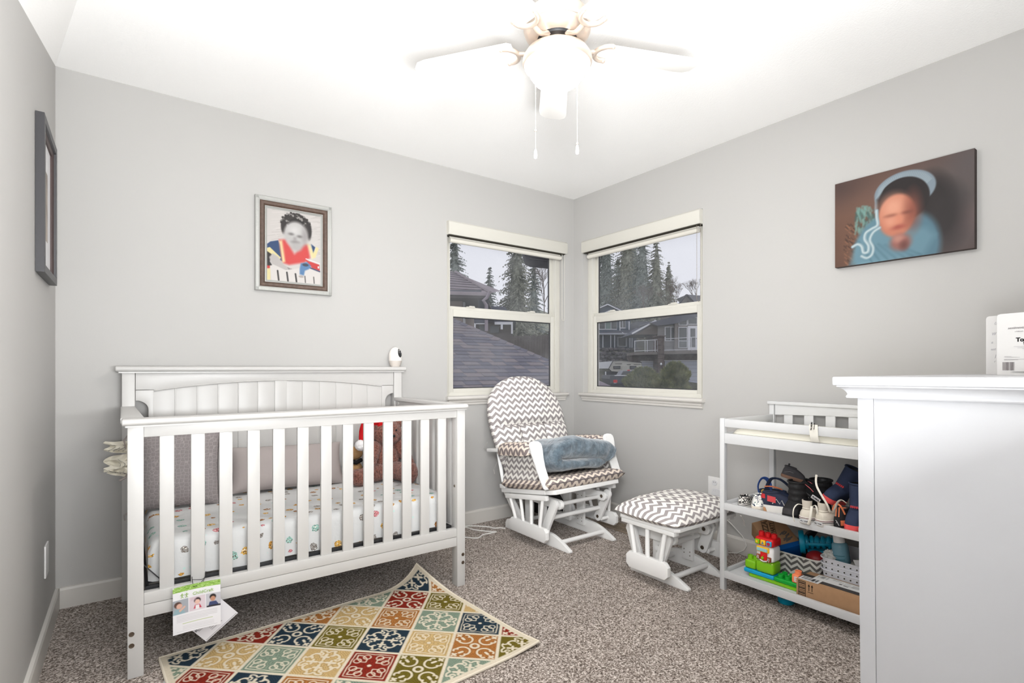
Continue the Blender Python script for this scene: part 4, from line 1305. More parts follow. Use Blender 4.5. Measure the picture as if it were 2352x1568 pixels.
# pad
m_pad = mat('cream_vinyl', RGB(236, 231, 216), .45, .3, bump=.05, bscale=60)
t = thing('changing_pad', 'cream contoured changing pad on top of the changing table', 'changing pad', (-.3, -2.1, .753))
def padf(u, v):
    a, b = 2 * u - 1, 2 * v - 1
    x = -.298 + a * .214; y = -2.085 + b * .405
    e = max(0, 1 - abs(a) ** 10) ** .4 * max(0, 1 - abs(b) ** 14) ** .4
    h = .016 + .020 * a * a
    return Vector((x, y, .766 + h * e))
k = MB(); k.grid(padf, 40, 50); k.grid(lambda u, v: Vector((padf(1 - u, v).x, padf(1 - u, v).y, .754 + .012 * (1 if min(u, v, 1 - u, 1 - v) <= 0 else 0))), 40, 50)
part('cover', k, m_pad, t, True, 60)
k = MB(); yS = -2.075
sp_ = [(-.545, yS - .004, .770), (-.552, yS - .002, .79), (-.551, yS, .812), (-.545, yS + .004, .834), (-.530, yS + .01, .842), (-.50, yS + .016, .830), (-.46, yS + .02, .806)]
sp_ = smooth_path(sp_, 4)
def strapf(u, v):
    i = min(int(u * (len(sp_) - 1)), len(sp_) - 2); fr = u * (len(sp_) - 1) - i
    p = sp_[i] * (1 - fr) + sp_[i + 1] * fr; return p + Vector((0, (v - .5) * .034, 0))
k.grid(strapf, 24, 4); k.grid(lambda u, v: strapf(u, v) + Vector((.0015, 0, -.001)), 24, 4); st_ = part('strap', k, mat('strap_webbing', RGB(214, 210, 200), .8, .1), t, True, 60)
k = MB()
for w_, s0 in (('FALL HAZARD', .007), ('NEVER LEAVE CHILD', .0035)):
    pass
pA_ = strapf(.52, .5); d1 = (strapf(.75, .5) - strapf(.35, .5)).normalized()
Mt = frame_M(pA_ + Vector((-.0035, .006, .0012)), d1, Vector((0, 1, 0)))
tm = text_mb('FALL HAZARD', .0085, Mt, bold=.0003); part('lettering', tm, m_ink, st_, True, 0)
Mt = frame_M(pA_ + Vector((-.0035, -.005, .0012)), d1, Vector((0, 1, 0))); part('lettering', text_mb('NEVER LEAVE CHILD', .0048, Mt), m_ink, st_, True, 0)

# ================================================================== dresser in the foreground
DX, DY = -1.532, -2.615
dr = thing('dresser', 'tall white dresser at the right front, seen from its plain side', 'dresser', (DX, DY, 0), rot=(math.radians(-.5), 0, 0))
DW, DD = .82, .47
def PD(nm, k, par=None, smooth=35): return part(nm, k, m_dresser, par or dr, smooth=smooth)
zt = 1.0615
# side: stile, recessed panel
k = MB(); k.box(0, .024, -.032, 0, 0.0, 1.016, .002); PD('side_stile', k)
k = MB(); k.box(0.0012, .02, -DD + .03, -.0325, .0, 1.014, .001); PD('side_panel', k)
k = MB(); k.box(0, .024, -DD, -DD + .0295, 0, 1.016, .002); PD('side_stile', k)
k = MB(); k.box(DW - .024, DW, -DD, 0, 0, 1.016, .002); PD('side_panel', k)
k = MB(); k.box(.02, DW - .02, -DD, -DD + .01, .02, 1.01, .001); PD('back_panel', k)
# crown moulding: cove profile swept round front and both sides
pf = [(0, 1.013), (.016, 1.013), (.0175, 1.0155), (.0165, 1.018), (.0148, 1.0205), (.0152, 1.024), (.0172, 1.028), (.0205, 1.032), (.0245, 1.0352), (.0285, 1.0375), (.031, 1.0385), (.031, 1.0415), (0, 1.0415)]
pth = [((0, -DD), (-1, 0)), ((0, 0), (-1, 1)), ((DW, 0), (1, 1)), ((DW, -DD), (1, 0))]
k = MB(); rings = [[Vector((x + dx * o, y + dy * o, z)) for o, z in pf] for (x, y), (dx, dy) in pth]
k.loops(rings); PD('crown_moulding', k, smooth=30)
k = MB(); k.box(-.038, DW + .038, -DD - .002, .038, 1.0418, zt, .004, 3); PD('top', k)
dh = [.20, .20, .19, .17]; z = .06
for h in dh:
    k = MB(); k.box(.028, DW - .028, -.02, .004, z + .004, z + h - .004 + .03, .003); d_ = PD('drawer', k)
    for x in (DW * .27, DW * .73):
        k = MB(); k.lathe([(.006, 0), (.006, .012), (.014, .02), (.012, .028), (0, .03)], 16, M=frame_M((x, .004, z + h / 2 + .015), (1, 0, 0), (0, 0, 1)) @ Matrix.Rotation(PI, 4, 'X')); part('knob', k, m_metal, d_, smooth=50)
    z += h + .035
k = MB(); k.box(.024, DW - .024, -.03, .0, 0, .058, .002); PD('plinth', k)

# greeting cards on the dresser
m_card = mat('card_stock', RGB(186, 184, 182), .7, .15)
def card(name, label, px0, py0, px1, py1, d0, d1, thick, cvf, texts, barcode=False):
    zb = 1.0635
    a = at(px0, 850, d0); b = at(px1, 850, d1)
    ztop = at(px0, py0, d0).z
    a.z = b.z = zb
    u = (b - a).normalized(); H = ztop - zb; Wd = (b - a).length
    t = thing(name, label, 'card', tuple((a + b) / 2))
    nrm = Vector((u.y, -u.x, 0)); 
    if nrm.dot(CAM - a) < 0: nrm = -nrm
    back = -nrm
    k = MB()
    r = .008
    M = frame_M(a, u, UP)
    k.prism([(0, 0), (Wd, 0), (Wd, H), (r, H), (r * .3, H - r * .3), (0, H - r)], -.0004, .0004, 'xy', 0, M=M); p = part('front_leaf', k, m_card, t, True)
    k = MB(); M2 = frame_M(a + back * .002, (u + back * .55).normalized(), UP); k.prism([(0, 0), (Wd, 0), (Wd, H), (0, H)], -.0004, .0004, 'xy', 0, M=M2); part('back_leaf', k, m_card, t, True)
    for s_, sz, x, z, m_, it, bo in texts:
        part('lettering', text_mb(s_, sz, frame_M(a + u * (x * Wd) + UP * (z * H) + nrm * .0008, u, UP), italic=it, bold=bo), m_, p, True, 0)
    return t, p, a, u, nrm, Wd, H
m_soft = mat('soft_ink', RGB(168, 165, 168), .7, .1)
card('greeting_card', 'white card with handwriting, half hidden behind the cream card on the dresser', 2265, 727, 2352, 727, 1.60, 1.50, .0008, None,
     [('D', .011, .27, .87, m_soft, True, 0), ('W', .012, .21, .69, m_soft, True, 0), ('a', .012, .17, .55, m_soft, True, 0), ('ant', .011, .20, .43, m_soft, True, 0), ('I', .016, .25, .30, m_soft, True, 0), ('r', .011, .24, .22, m_soft, True, 0)])
t, p, a, u, nr_, Wd, H = card('greeting_card', 'cream card with a barcode on its back, standing foremost on the dresser', 2290, 722, 2400, 720, 1.40, 1.30, .0008, None,
     [('sentimental', .0085, .43, .76, mat('brown_gray_ink', RGB(112, 106, 106), .7, .1), True, 0), ('a Hallmark company', .0042, .56, .70, m_grayink, False, 0), ('Tonka', .0145, .60, .565, m_ink, False, .0006)])
k = MB(); rg = random.Random(5); x = .13
while x < .39:
    w = rg.choice([.006, .010, .016]); 
    M = frame_M(a + u * (x * Wd) + UP * (.075 * H) + nr_ * .0008, u, UP); k.box(0, w * Wd, 0, .135 * H, -.0002, .0002, 0, M=M); x += w + rg.choice([.006, .012])
part('barcode', k, mat('brown_gray_ink', RGB(112, 106, 106)), p, True)
k = MB()
for i, (z, x0, x1) in enumerate([(.30, .17, .32), (.285, .17, .50), (.255, .16, .60), (.243, .16, .46), (.455, .37, 1.0), (.435, .45, 1.0), (.418, .55, 1.0)]):
    M = frame_M(a + u * (x0 * Wd) + UP * (z * H) + nr_ * .0008, u, UP); k.box(0, (x1 - x0) * Wd, 0, .005 * H, -.0002, .0002, 0, M=M)
part('fine_print', k, m_grayink, p, True)
k = MB(); M = frame_M(a + u * (.66 * Wd) + UP * (.49 * H) + nr_ * .0008, (u + UP * .15).normalized(), UP)
k.box(-.008, .008, -.010, .008, -.0002, .0002, 0, M=M); k.box(-.0075, .008, .009, .0145, -.0002, .0002, 0, M=M); part('emblem', k, m_ink, p, True)
k = MB(); k.tube([M @ Vector(q) for q in ((-.005, 0, .0004), (-.002, -.0035, .0004), (.002, -.0035, .0004), (.005, 0, .0004))], .0012, 4); k.ball(M @ Vector((-.003, .003, .0004)), .0014, 1); k.ball(M @ Vector((.003, .003, .0004)), .0014, 1); part('emblem_mark', k, m_paper, p, True)
k = MB()
for z, w in ((.055, 1), (.04, .9)): 
    k.tube([a + u * (.30 * Wd) + UP * (z * H) + nr_ * .0006, a + u * (.45 * Wd) + UP * (z * H) + nr_ * .0006, a + u * (1.0 * Wd) + UP * (z * H) + nr_ * .0006], [.0002, .0010 * w, .0016 * w], 5, flat=.2)
part('underline', k, m_ink, p, True)

# ================================================================== rug
def make_rug():
    O = np.array([-1.950, -1.132]); va = np.array([.133, -.125]); vb = np.array([-.114, -.140])
    tdir = (va - vb) / 2; sdir = (va + vb) / 2
    t0, t1, s0, s1 = -6.62, 2.62, -3.12, 3.10
    W_, H_ = 560, 372
    tt = np.linspace(t0, t1, W_); ss = np.linspace(s0, s1, H_)
    TT, SS = np.meshgrid((np.arange(W_) + .5) / W_ * (t1 - t0) + t0, (np.arange(H_) + .5) / H_ * (s1 - s0) + s0)
    X = (SS + TT) / 2; Y = (SS - TT) / 2
    I = np.floor(X).astype(int); J = np.floor(Y).astype(int); LX = (X - I) * 2 - 1; LY = (Y - J) * 2 - 1
    pal = dict(n=(43, 60, 74), r=(148, 46, 32), o=(184, 120, 62), y=(218, 184, 126), g=(142, 160, 140), v=(120, 106, 38))
    cells = {(0, -1): 'g', (-1, -1): 'o', (-1, -2): 'r', (0, -2): 'v', (0, -3): 'o', (-1, -3): 'n', (-2, -2): 'g', (-2, -1): 'y', (-2, 0): 'v', (-1, 0): 'n', (0, 0): 'y', (1, 0): 'o', (1, -1): 'n', (1, -2): 'y', (2, -1): 'r', (2, 0): 'v', (-1, 1): 'r', (0, 1): 'v', (1, 1): 'g', (-2, 1): 'y', (-3, 0): 'n', (-3, -1): 'o', (-3, 1): 'g', (-4, 1): 'y', (-4, 0): 'r', (-5, 1): 'n', (-5, 2): 'g', (-4, 2): 'r', (-3, 2): 'n', (-2, 2): 'o', (-1, 2): 'g', (0, 2): 'n', (-4, 3): 'o', (-3, 3): 'v', (-2, 3): 'g', (-1, 3): 'y', (-2, 4): 'r', (-3, 4): 'y'}
    mot = {-4: 'C', -3: 'A', -2: 'B', -1: 'C', 0: 'B', 1: 'A', 2: 'C'}
    def arc(cx, cy, r, a0, a1, n=18, r1=None):
        return [(cx + (r + ((r1 if r1 is not None else r) - r) * i / n) * math.cos(math.radians(a0 + (a1 - a0) * i / n)), cy + (r + ((r1 if r1 is not None else r) - r) * i / n) * math.sin(math.radians(a0 + (a1 - a0) * i / n))) for i in range(n + 1)]
    def rot(p, k):
        for _ in range(k): p = [(-y, x) for x, y in p]
        return p
    mots = {}
    A_ = [(arc(0, 0, .17, 0, 360, 24), .11)]
    B_ = [(arc(0, 0, .035, 0, 360, 10), .10)]; C_ = [(arc(0, 0, .04, 0, 360, 10), .09)]
    for q in range(4):
        c = arc(.50, .50, .33, 120, 330, 22); c = [(.50 + .10, .50 + .30)] + arc(.42, .74, .12, 10, 150, 8)[::-1][:0] + c
        A_.append((rot(arc(.44, .74, .11, 60, 210, 8) + arc(.46, .46, .31, 130, 320, 20) + arc(.74, .44, .11, 240, 390, 8), q), .085))
        A_.append((rot([(.52, .46), (.62, .58)], q), .12))
        A_.append((rot([(.70, .84), (.78, .78), (.84, .70)], q), .10)); A_.append((rot([(.70, .70), (.86, .86)], q), .09))
        B_.append((rot([(.0, .80), (.25, .83), (.80, .80), (.83, .25), (.80, .0)], q), .045))
        B_.append((rot([(.22, .22), (.22, .45), (.45, .66), (.68, .68), (.66, .45), (.45, .22), (.22, .22)], q), .05))
        B_.append((rot(arc(.27, .58, .15, 0, 360, 18), q), .05)); B_.append((rot(arc(.58, .27, .15, 0, 360, 18), q), .05))
        # C: horns on each side plus a four-point star
        C_.append((rot(arc(.58, .26, .10, 200, 20, 8) + arc(.60, .26, .22, 0, 0, 1) + arc(.62, .22, .22, 30, -60, 8), q), .075))
        C_.append((rot(arc(.58, -.26, .10, 160, -20 + 0, 8) + arc(.62, -.22, .22, -30, 60, 8), q), .075))
        C_.append((rot(arc(.40, .36, .22, 120, -10, 10), q), .07)); C_.append((rot(arc(.40, -.36, .22, -120, 10, 10), q), .07))
        C_.append((rot([(.22, 0), (.58, 0)], q), .12)); C_.append((rot([(.38, -.15), (.38, .15)], q), .10)); C_.append((rot([(.07, 0), (.25, 0)], q), .05))
    n = 150; gy, gx = np.mgrid[0:n, 0:n]; gx = (gx + .5) / n * 2 - 1; gy = (gy + .5) / n * 2 - 1
    for nm, st in (('A', A_), ('B', B_), ('C', C_)):
        mk = np.zeros((n, n)); dm = np.full((n, n), 9.0)
        for pts, wd in st:
            d = np.full((n, n), 9.0)
            for (x0, y0), (x1, y1) in zip(pts[:-1], pts[1:]):
                bx_, by_ = x1 - x0, y1 - y0; L = bx_ * bx_ + by_ * by_ + 1e-12
                t_ = np.clip(((gx - x0) * bx_ + (gy - y0) * by_) / L, 0, 1)
                d = np.minimum(d, np.hypot(gx - x0 - t_ * bx_, gy - y0 - t_ * by_))
            mk = np.maximum(mk, np.clip((wd / 2 - d) / .022 + .5, 0, 1)); dm = np.minimum(dm, d - wd / 2)
        mots[nm] = (mk, dm)
    cream = np.array((220, 208, 186.)); a_ = np.ones((H_, W_, 3)) * cream
    hgt = np.zeros((H_, W_))
    bd = np.minimum(np.minimum((TT - t0) * .125, (t1 - TT) * .125), np.minimum((SS - s0) * .133, (s1 - SS) * .133))
    for i in range(-8, 5):
        for j in range(-6, 8):
            mk = (I == i) & (J == j)
            if not mk.any(): continue
            key = cells.get((i, j), 'gnoyrv'[(i * 2 + j * 5) % 6])
            c = np.array(pal[key], float)
            m2 = mot.get(max(-4, min(2, i + j)), 'B')
            lx, ly = LX[mk], LY[mk]
            ix = np.clip(((lx + 1) / 2 * n).astype(int), 0, n - 1); iy = np.clip(((ly + 1) / 2 * n).astype(int), 0, n - 1)
            w = mots[m2][0][iy, ix]; dd = mots[m2][1][iy, ix]
            edge = np.clip((1 - np.maximum(abs(lx), abs(ly)) - .055) / .03, 0, 1)
            groove = .88 + .12 * np.cos(dd * 2 * PI / .085)
            col = c * groove[:, None]
            col = col * (1 - w[:, None]) + cream * w[:, None]
            a_[mk] = a_[mk] * (1 - edge[:, None]) + col * edge[:, None]
            hgt[mk] = edge * (.35 + .3 * w)
    inb = np.clip((bd - .020) / .004, 0, 1)[..., None]
    a_ = np.ones_like(a_) * cream * (1 - inb) + a_ * inb
    rs = np.random.RandomState(4); a_ = a_ * (1 + .10 * (rs.rand(H_, W_, 1) - .5))
    cv = Canvas(8, 8, (0, 0, 0)); cv.w, cv.h, cv.a = W_, H_, a_[::-1]
    hh = hgt
    def fn(u, v):
        t_ = t0 + (t1 - t0) * u; s_ = s1 - (s1 - s0) * v
        p = O[None, None] + tdir * t_[..., None] + sdir * s_[..., None]
        # curled far corner (t1, s0) and slightly lifted near corner (t1, s1)
        dA = np.maximum(0, 1 - ((t1 - t_) * .125 + (s_ - s0) * .133) / .27); z = .008 + .085 * dA ** 2
        dB = np.maximum(0, 1 - ((t1 - t_) * .125 + (s1 - s_) * .133) / .2); z = z + .012 * dB ** 2
        p = p - (tdir / .125)[None, None] * (.05 * dA ** 2)[..., None] + (sdir / .133)[None, None] * (-.03 * dA ** 2)[..., None]
        return np.concatenate([p, z[..., None]], -1)
    mr = colattr('hooked_wool', .92, .08, (500, .35, .003))
    root = thing('rug', 'small multicoloured rug of diamond tiles with one corner curling up', 'rug', (-2.2, -1.15, 0))
    printed('pile', cv, fn, mr, root, gain=.86)
    # binding and underside
    k = MB(); nb = 60; ring = []
    for (ua, va_), (ub, vb_) in (((0, 0), (1, 0)), ((1, 0), (1, 1)), ((1, 1), (0, 1)), ((0, 1), (0, 0))):
        for i in range(nb):
            u, v = ua + (ub - ua) * i / nb, va_ + (vb_ - va_) * i / nb; q = fn(np.array([[u]]), np.array([[v]]))[0, 0]; ring.append(Vector(q) - Vector((0, 0, .003)))
    k.tube(ring, .0048, 6, True); part('binding', k, mat('cream_binding', RGB(222, 212, 194), .9, .1, bump=.4, bscale=600), root, True, 60)
    k = MB()
    k.grid(lambda u, v: Vector(fn(np.array([[u]]), np.array([[1 - v]]))[0, 0]) - Vector((0, 0, .0065)), 30, 20); part('backing', k, mat('rug_backing', RGB(196, 186, 170), .9, .1), root, True, 60)
make_rug()
t = thing('booklet', 'white booklet sticking out from under the left edge of the rug', 'booklet', (-2.76, -1.0, 0))
for i in range(3):
    k = MB(); M = Matrix.Translation((-2.786 + .002 * i, -.905 - .002 * i, .0006 + .0011 * i)) @ Matrix.Rotation(math.radians(-8 + 2 * i), 4, 'Z'); k.box(0, .10, -.16, 0, 0, .001, 0, M=M); part('page', k, m_paper, t, True)

# ================================================================== ceiling fan with light
FC = Vector((-1.667, -1.712, 0)); ZB = 2.227
m_nickel = mat('brushed_nickel', RGB(222, 206, 192), .32, .5, metal=.65)
m_blade = mat('fan_blade_white', RGB(246, 244, 240), .5, .3)
fan = thing('ceiling_fan', 'white five blade ceiling fan with a lit glass bowl and pull chains', 'ceiling fan', (FC.x, FC.y, 2.44))
MF = Matrix.Translation(FC)
k = MB(); k.lathe([(.062, 2.4395), (.066, 2.43), (.066, 2.39), (.058, 2.372), (.035, 2.362), (.0, 2.361)], 40, M=MF); part('canopy', k, m_nickel, fan, True, 40)
k = MB(); k.lathe([(.034, 2.372), (.034, 2.325)], 32, M=MF); part('neck', k, m_nickel, fan, True, 40)
k = MB(); k.lathe([(.03, 2.335), (.085, 2.332), (.108, 2.322), (.117, 2.305), (.119, 2.275), (.117, 2.268), (.1, 2.268)], 48, M=MF, cap=False); k.lathe([(.117, 2.267), (.112, 2.256), (.094, 2.244), (.068, 2.239)], 48, M=MF, cap=False); part('motor_housing', k, m_nickel, fan, True, 40)
k = MB(); k.lathe([(.07, 2.262), (.07, 2.238), (.066, 2.232), (.03, 2.232)], 32, M=MF); part('flywheel', k, m_black, fan, True, 40)
k = MB(); k.lathe([(.046, 2.236), (.046, 2.205), (.052, 2.198)], 40, M=MF); part('switch_housing', k, m_nickel, fan, True, 40)
k = MB(); k.lathe([(.046, 2.201), (.09, 2.198), (.110, 2.19), (.1215, 2.172), (.1225, 2.158), (.117, 2.147), (.104, 2.143), (.104, 2.150), (.112, 2.165), (.09, 2.185)], 56, M=MF, cap=False); part('light_rim', k, m_nickel, fan, True, 40)
m_bowl = mat('lit_glass', (1, 1, 1, 1), .3, .3, emit=((1.0, .975, .95, 1), 90.0))
k = MB(); k.lathe([(.106, 2.152), (.104, 2.14), (.096, 2.118), (.080, 2.096), (.055, 2.078), (.026, 2.069), (.0, 2.067)], 48, M=MF); part('glass_bowl', k, m_bowl, fan, True, 60)
for i in range(5):
    ang = math.radians(123.2 + 72 * i)
    R = MF @ Matrix.Rotation(ang, 4, 'Z')
    # iron: short curved arm and a horn-shaped fork
    k = MB(); k.tube(smooth_path([(.058, 0, 2.236), (.075, 0, 2.225), (.10, 0, 2.214), (.128, 0, 2.216), (.148, 0, 2.222)], 4), [.012] * 3 + [.0095] * 14, 10, flat=.8, M=R)
    k.tube(smooth_path([(.196, -.044, 2.2225), (.172, -.040, 2.220), (.152, -.022, 2.219), (.146, 0, 2.219), (.152, .022, 2.219), (.172, .040, 2.220), (.196, .044, 2.2225)], 5), .0085, 10, M=R)
    for s in (-1, 1): k.ball((.196, s * .044, 2.221), .0088, 2, M=R)
    part('blade_iron', k, m_nickel, fan, True, 60)
    k = MB(); pts = [(.160, -.040), (.175, -.05), (.50, -.062), (.535, -.056), (.555, -.035), (.557, 0), (.555, .035), (.535, .056), (.50, .062), (.175, .05), (.160, .040)]
    Rt = R @ Matrix.Translation((0, 0, 2.229)) @ Matrix.Rotation(math.radians(9), 4, 'X')
    k.prism(pts, -.003, .003, 'xy', .001, M=Rt); part('blade', k, m_blade, fan, True, 30)
for px, y2, dd in ((1230, 365, 0.0), (1326, 355, .0)):
    p = at(px, 200, 1.83); zt_ = 2.155
    ze = at(px, y2, 1.83).z
    k = MB(); k.tube([(p.x, p.y, zt_), (p.x, p.y, ze + .03)], .0011, 5); k.ball((p.x, p.y, at(px, 300 if px < 1300 else 330, 1.83).z), .0045, 2); c_ = part('pull_chain', k, m_nickel, fan, True)
    k = MB(); k.lathe([(.0015, .034), (.004, .03), (.0062, .012), (.005, .002), (.0, 0)], 14, M=Matrix.Translation((p.x, p.y, ze))); part('pull_knob', k, m_blade, c_, True, 60)
# ================================================================== shoes on the middle shelf
def outline(L, Wd, n=36, toe=.55, heel=.42, waist=.40, side=0.0):
    """closed plan outline, x from heel 0 to toe L"""
    pts = []
    for i in range(n):
        a = 2 * PI * i / n
        c, s_ = math.cos(a), math.sin(a)
        u = (c + 1) / 2
        # half width along the length
        w = (heel * (1 - u) ** 1.2 + toe * u ** .9 - (toe + heel - 2 * waist) * .55 * math.sin(PI * u)) * Wd
        x = L * (.5 + .5 * math.copysign(abs(c) ** .8, c))
        y = w * math.copysign(abs(s_) ** .75, s_) * (1.0 + .12 * side * c)
        pts.append((x, y))
    return pts
def shoe_part(nm, rings, m, par, M, c0=True, c1=True, smooth=60):
    k = MB(); k.loops([[M @ Vector(p) for p in r] for r in rings], c0, c1)
    return part(nm, k, m, par, False, smooth)
def interp(o, c, f): return [(a[0] * (1 - f) + b[0] * f, a[1] * (1 - f) + b[1] * f) for a, b in zip(o, c)]
def shoe(label, loc, yaw, L, Wd, sole_h, H, m_up, m_sole, m_in, coll=(.30, .20, .34), shaft=0.0, lean=0.0, tiltx=0.0, tilty=0.0, name='shoe', tongue=None, m_tongue=None, laces=None, toe_cap=None, heel_patch=None, stripe=None, foxing=None, group='shoes on the middle shelf of the changing table', cat='shoe', seams=0, spring=.0):
    """coll: (centre, half length, half width factor) of the collar as fractions of L / Wd; built in local axes, +x = toe"""
    R = Matrix.Rotation(yaw, 4, 'Z') @ Matrix.Rotation(tilty, 4, 'Y') @ Matrix.Rotation(tiltx, 4, 'X')
    t = thing(name, label, cat, loc, group=group)
    M = R @ Matrix.Translation((-L * .5, 0, 0))
    o = outline(L, Wd)
    n = len(o)
    def up3(pts, z, zf=None): return [(x, y, z + (zf(x) if zf else 0)) for x, y in pts]
    tz = lambda x: spring * max(0, (x / L - .72) / .28) ** 2
    shrink = [((x - L / 2) * .95 + L / 2, y * .92) for x, y in o]
    s_ = shoe_part('sole', [up3(shrink, .0, tz), up3(o, .004, tz), up3(o, sole_h, tz), up3(shrink, sole_h + .001, tz)], m_sole, t, M)
    if foxing:
        for zf, mm in foxing:
            ring = [M @ Vector((x, y, zf)) for x, y in o]; k = MB(); k.tube(ring, .0013, 5, True); part('foxing_stripe', k, mm, s_, False, 60)
    cx, cl, cw = coll
    col = [(L * cx + cl * L * math.cos(2 * PI * i / n) + lean * 0, cw * Wd * math.sin(2 * PI * i / n)) for i in range(n)]
    base = [((x - L / 2) * .965 + L / 2, y * .94) for x, y in o]
    rings = [up3(base, sole_h, tz)]
    hz = H - sole_h
    for f, zf in ((.02, .16), (.07, .34), (.17, .50), (.33, .64), (.55, .78), (.78, .90), (1.0, 1.0)):
        r = interp(base, col, f)
        rings.append([(x + lean * zf * L * 0, y, sole_h + hz * zf * (1.0 if x < L * .55 else 1 - .10 * min(1, (x / L - .55) * 3) * (1 - f))) for x, y in r])
    top = H
    if shaft > 0:
        ns = 3 + seams * 3
        for i in range(1, ns + 1):
            q = i / ns
            bul = 1.0 + (.06 * math.sin(q * seams * 2 * PI) if seams else 0) + .06 * q
            rings.append([((x - L * cx) * bul + L * cx, y * bul, H + shaft * q + .006 * (x - L * cx) / L * 0) for x, y in col])
        top = H + shaft
        col2 = [((x - L * cx) * 1.06 + L * cx, y * 1.06) for x, y in col]
    else: col2 = col
    up_ = shoe_part('upper', rings, m_up, t, M, True, False)
    # collar roll and lining
    k = MB(); k.tube([M @ Vector((x, y, top)) for x, y in col2], .0042, 8, True); part('collar', k, m_up, up_, False, 60)
    inn = [[((x - L * cx) * s2 + L * cx, y * s2, z) for x, y in col2] for s2, z in ((.97, top), (.90, top - .012), (.85, max(sole_h, top - .035)), (.80, max(sole_h + .004, top - .06)))]
    shoe_part('lining', inn, m_in, t, M, False, True)
    if tongue:
        k = MB(); h, w = tongue; x0 = L * (cx + cl * .85)
        def tf(u, v):
            return M @ Vector((x0 + .018 * (1 - u) - .012 * u * u + .0, (v - .5) * w * (1 + .25 * u), top - .022 + (h + .022) * u + .006 * math.cos((v - .5) * PI)))
        k.grid(tf, 10, 8); k.grid(lambda u, v: tf(u, v) + (R @ Vector((-.004, 0, 0))), 10, 8); part('tongue', k, m_tongue or m_up, t, False, 70)
    if laces:
        k = MB(); xa = L * (cx + cl); 
        for i in range(4):
            x = xa + .006 + i * L * .055; z = top - .003 - hz * (.10 + .085 * i)
            k.tube([M @ Vector((x, -Wd * .2, z - .004)), M @ Vector((x + .003, 0, z + .004)), M @ Vector((x, Wd * .2, z - .004))], .0022, 5)
        part('laces', k, laces, t, False, 60)
    if toe_cap is not None:
        k = MB(); idx = [i for i in range(n) if o[i][0] > L * .74]
        idx = sorted(idx, key=lambda i: o[i][1])
        rows = []
        for f, zf in ((.0, 0.0), (.02, .165), (.07, .345), (.17, .51)):
            r = interp(base, col, f); rows.append([M @ Vector((r[i][0] * 1.012, r[i][1] * 1.03, sole_h + hz * zf * (1 - .10 * min(1, max(0, (r[i][0] / L - .55) * 3))) + .0015)) for i in idx])
        vs = [p for r in rows for p in r]; m_ = len(idx)
        k.add(vs, [(a * m_ + b, a * m_ + b + 1, (a + 1) * m_ + b + 1, (a + 1) * m_ + b) for a in range(len(rows) - 1) for b in range(m_ - 1)]); part('toe_cap', k, toe_cap, up_, False, 60)
    if heel_patch is not None:
        mm, za, zb, wa = heel_patch
        k = MB(); idx = sorted([i for i in range(n) if o[i][0] < L * wa], key=lambda i: o[i][1]); rows = []
        for q in range(5):
            z = za + (zb - za) * q / 4; f = [0, .02, .07, .17, .33, .55, .78, 1.0]; zz = [0, .16, .34, .50, .64, .78, .90, 1.0]
            zn = min(1, max(0, (z - sole_h) / hz)); ff = np.interp(zn, zz, f)
            r = interp(base, col, ff); rows.append([M @ Vector(((r[i][0]) - .0025 - (.02 * max(0, z - top)), r[i][1] * 1.05, z)) for i in idx])
        vs = [p for r in rows for p in r]; m_ = len(idx)
        k.add(vs, [(a * m_ + b, a * m_ + b + 1, (a + 1) * m_ + b + 1, (a + 1) * m_ + b) for a in range(4) for b in range(m_ - 1)]); part('heel_counter', k, mm, up_, False, 60)
    if stripe is not None:
        mm, pts, r = stripe
        k = MB()
        for sg in (-1, 1):
            P = []
            for xf, zf in pts:
                f = np.interp(zf, [0, .16, .34, .50, .64, .78, .90, 1.0], [0, .02, .07, .17, .33, .55, .78, 1.0]); r_ = interp(base, col, f)
                best = min((p for p in r_ if p[1] * sg > 0), key=lambda p: abs(p[0] - xf * L))
                P.append(M @ Vector((xf * L, best[1] * 1.03, sole_h + hz * zf)))
            k.tube(P, r, 5, flat=.6)
        part('side_stripe', k, mm, up_, False, 60)
    return t, M, R, top

def print_fab(name, base, c1, c2, sc_=130, th=.5):
    k = N(name); tcn = k.n('ShaderNodeTexCoord'); n1 = k.noise(tcn.outputs['Object'], sc_, 3); n2 = k.noise(tcn.outputs['Object'], sc_ * .7, 2)
    c = k.mix(k.math('GREATER_THAN', n1.outputs['Fac'], th), base, c1); c = k.mix(k.math('GREATER_THAN', n2.outputs['Fac'], th + .12), c, c2)
    return k.base(c, .8, .1)
m_bw = print_fab('skull_print', RGB(226, 222, 216), RGB(30, 28, 28), RGB(120, 112, 108), 150, .48)
m_palm = print_fab('leaf_print', RGB(228, 226, 220), RGB(44, 56, 78), RGB(70, 110, 100), 120, .56)
m_rub = mat('white_rubber', RGB(222, 218, 212), .5, .3); m_rubc = mat('cream_rubber', RGB(216, 206, 192), .5, .3)
m_navy = mat('navy_knit', RGB(50, 54, 70), .8, .15, bump=.4, bscale=500); m_navyb = mat('navy_felt', RGB(52, 60, 82), .85, .1, bump=.5, bscale=400)
m_gum = mat('gum_rubber', RGB(184, 132, 92), .5, .3); m_redr = mat('red_trim', RGB(188, 48, 52), .5, .3)
m_coral = mat('coral_rubber', RGB(226, 84, 84), .6, .2); m_orange = mat('orange_trim', RGB(244, 142, 98), .6, .2)
m_blk = mat('black_leather', RGB(34, 33, 34), .6, .25, bump=.4, bscale=300); m_blkf = mat('black_quilt', RGB(28, 28, 29), .8, .1, bump=.4, bscale=300)
m_gry = mat('charcoal_mesh', RGB(62, 60, 62), .8, .1, bump=.4, bscale=600)
m_canvas = mat('cream_canvas', RGB(214, 206, 192), .9, .1, bump=.5, bscale=600); m_lace = mat('cream_lace', RGB(226, 220, 208), .9, .1)
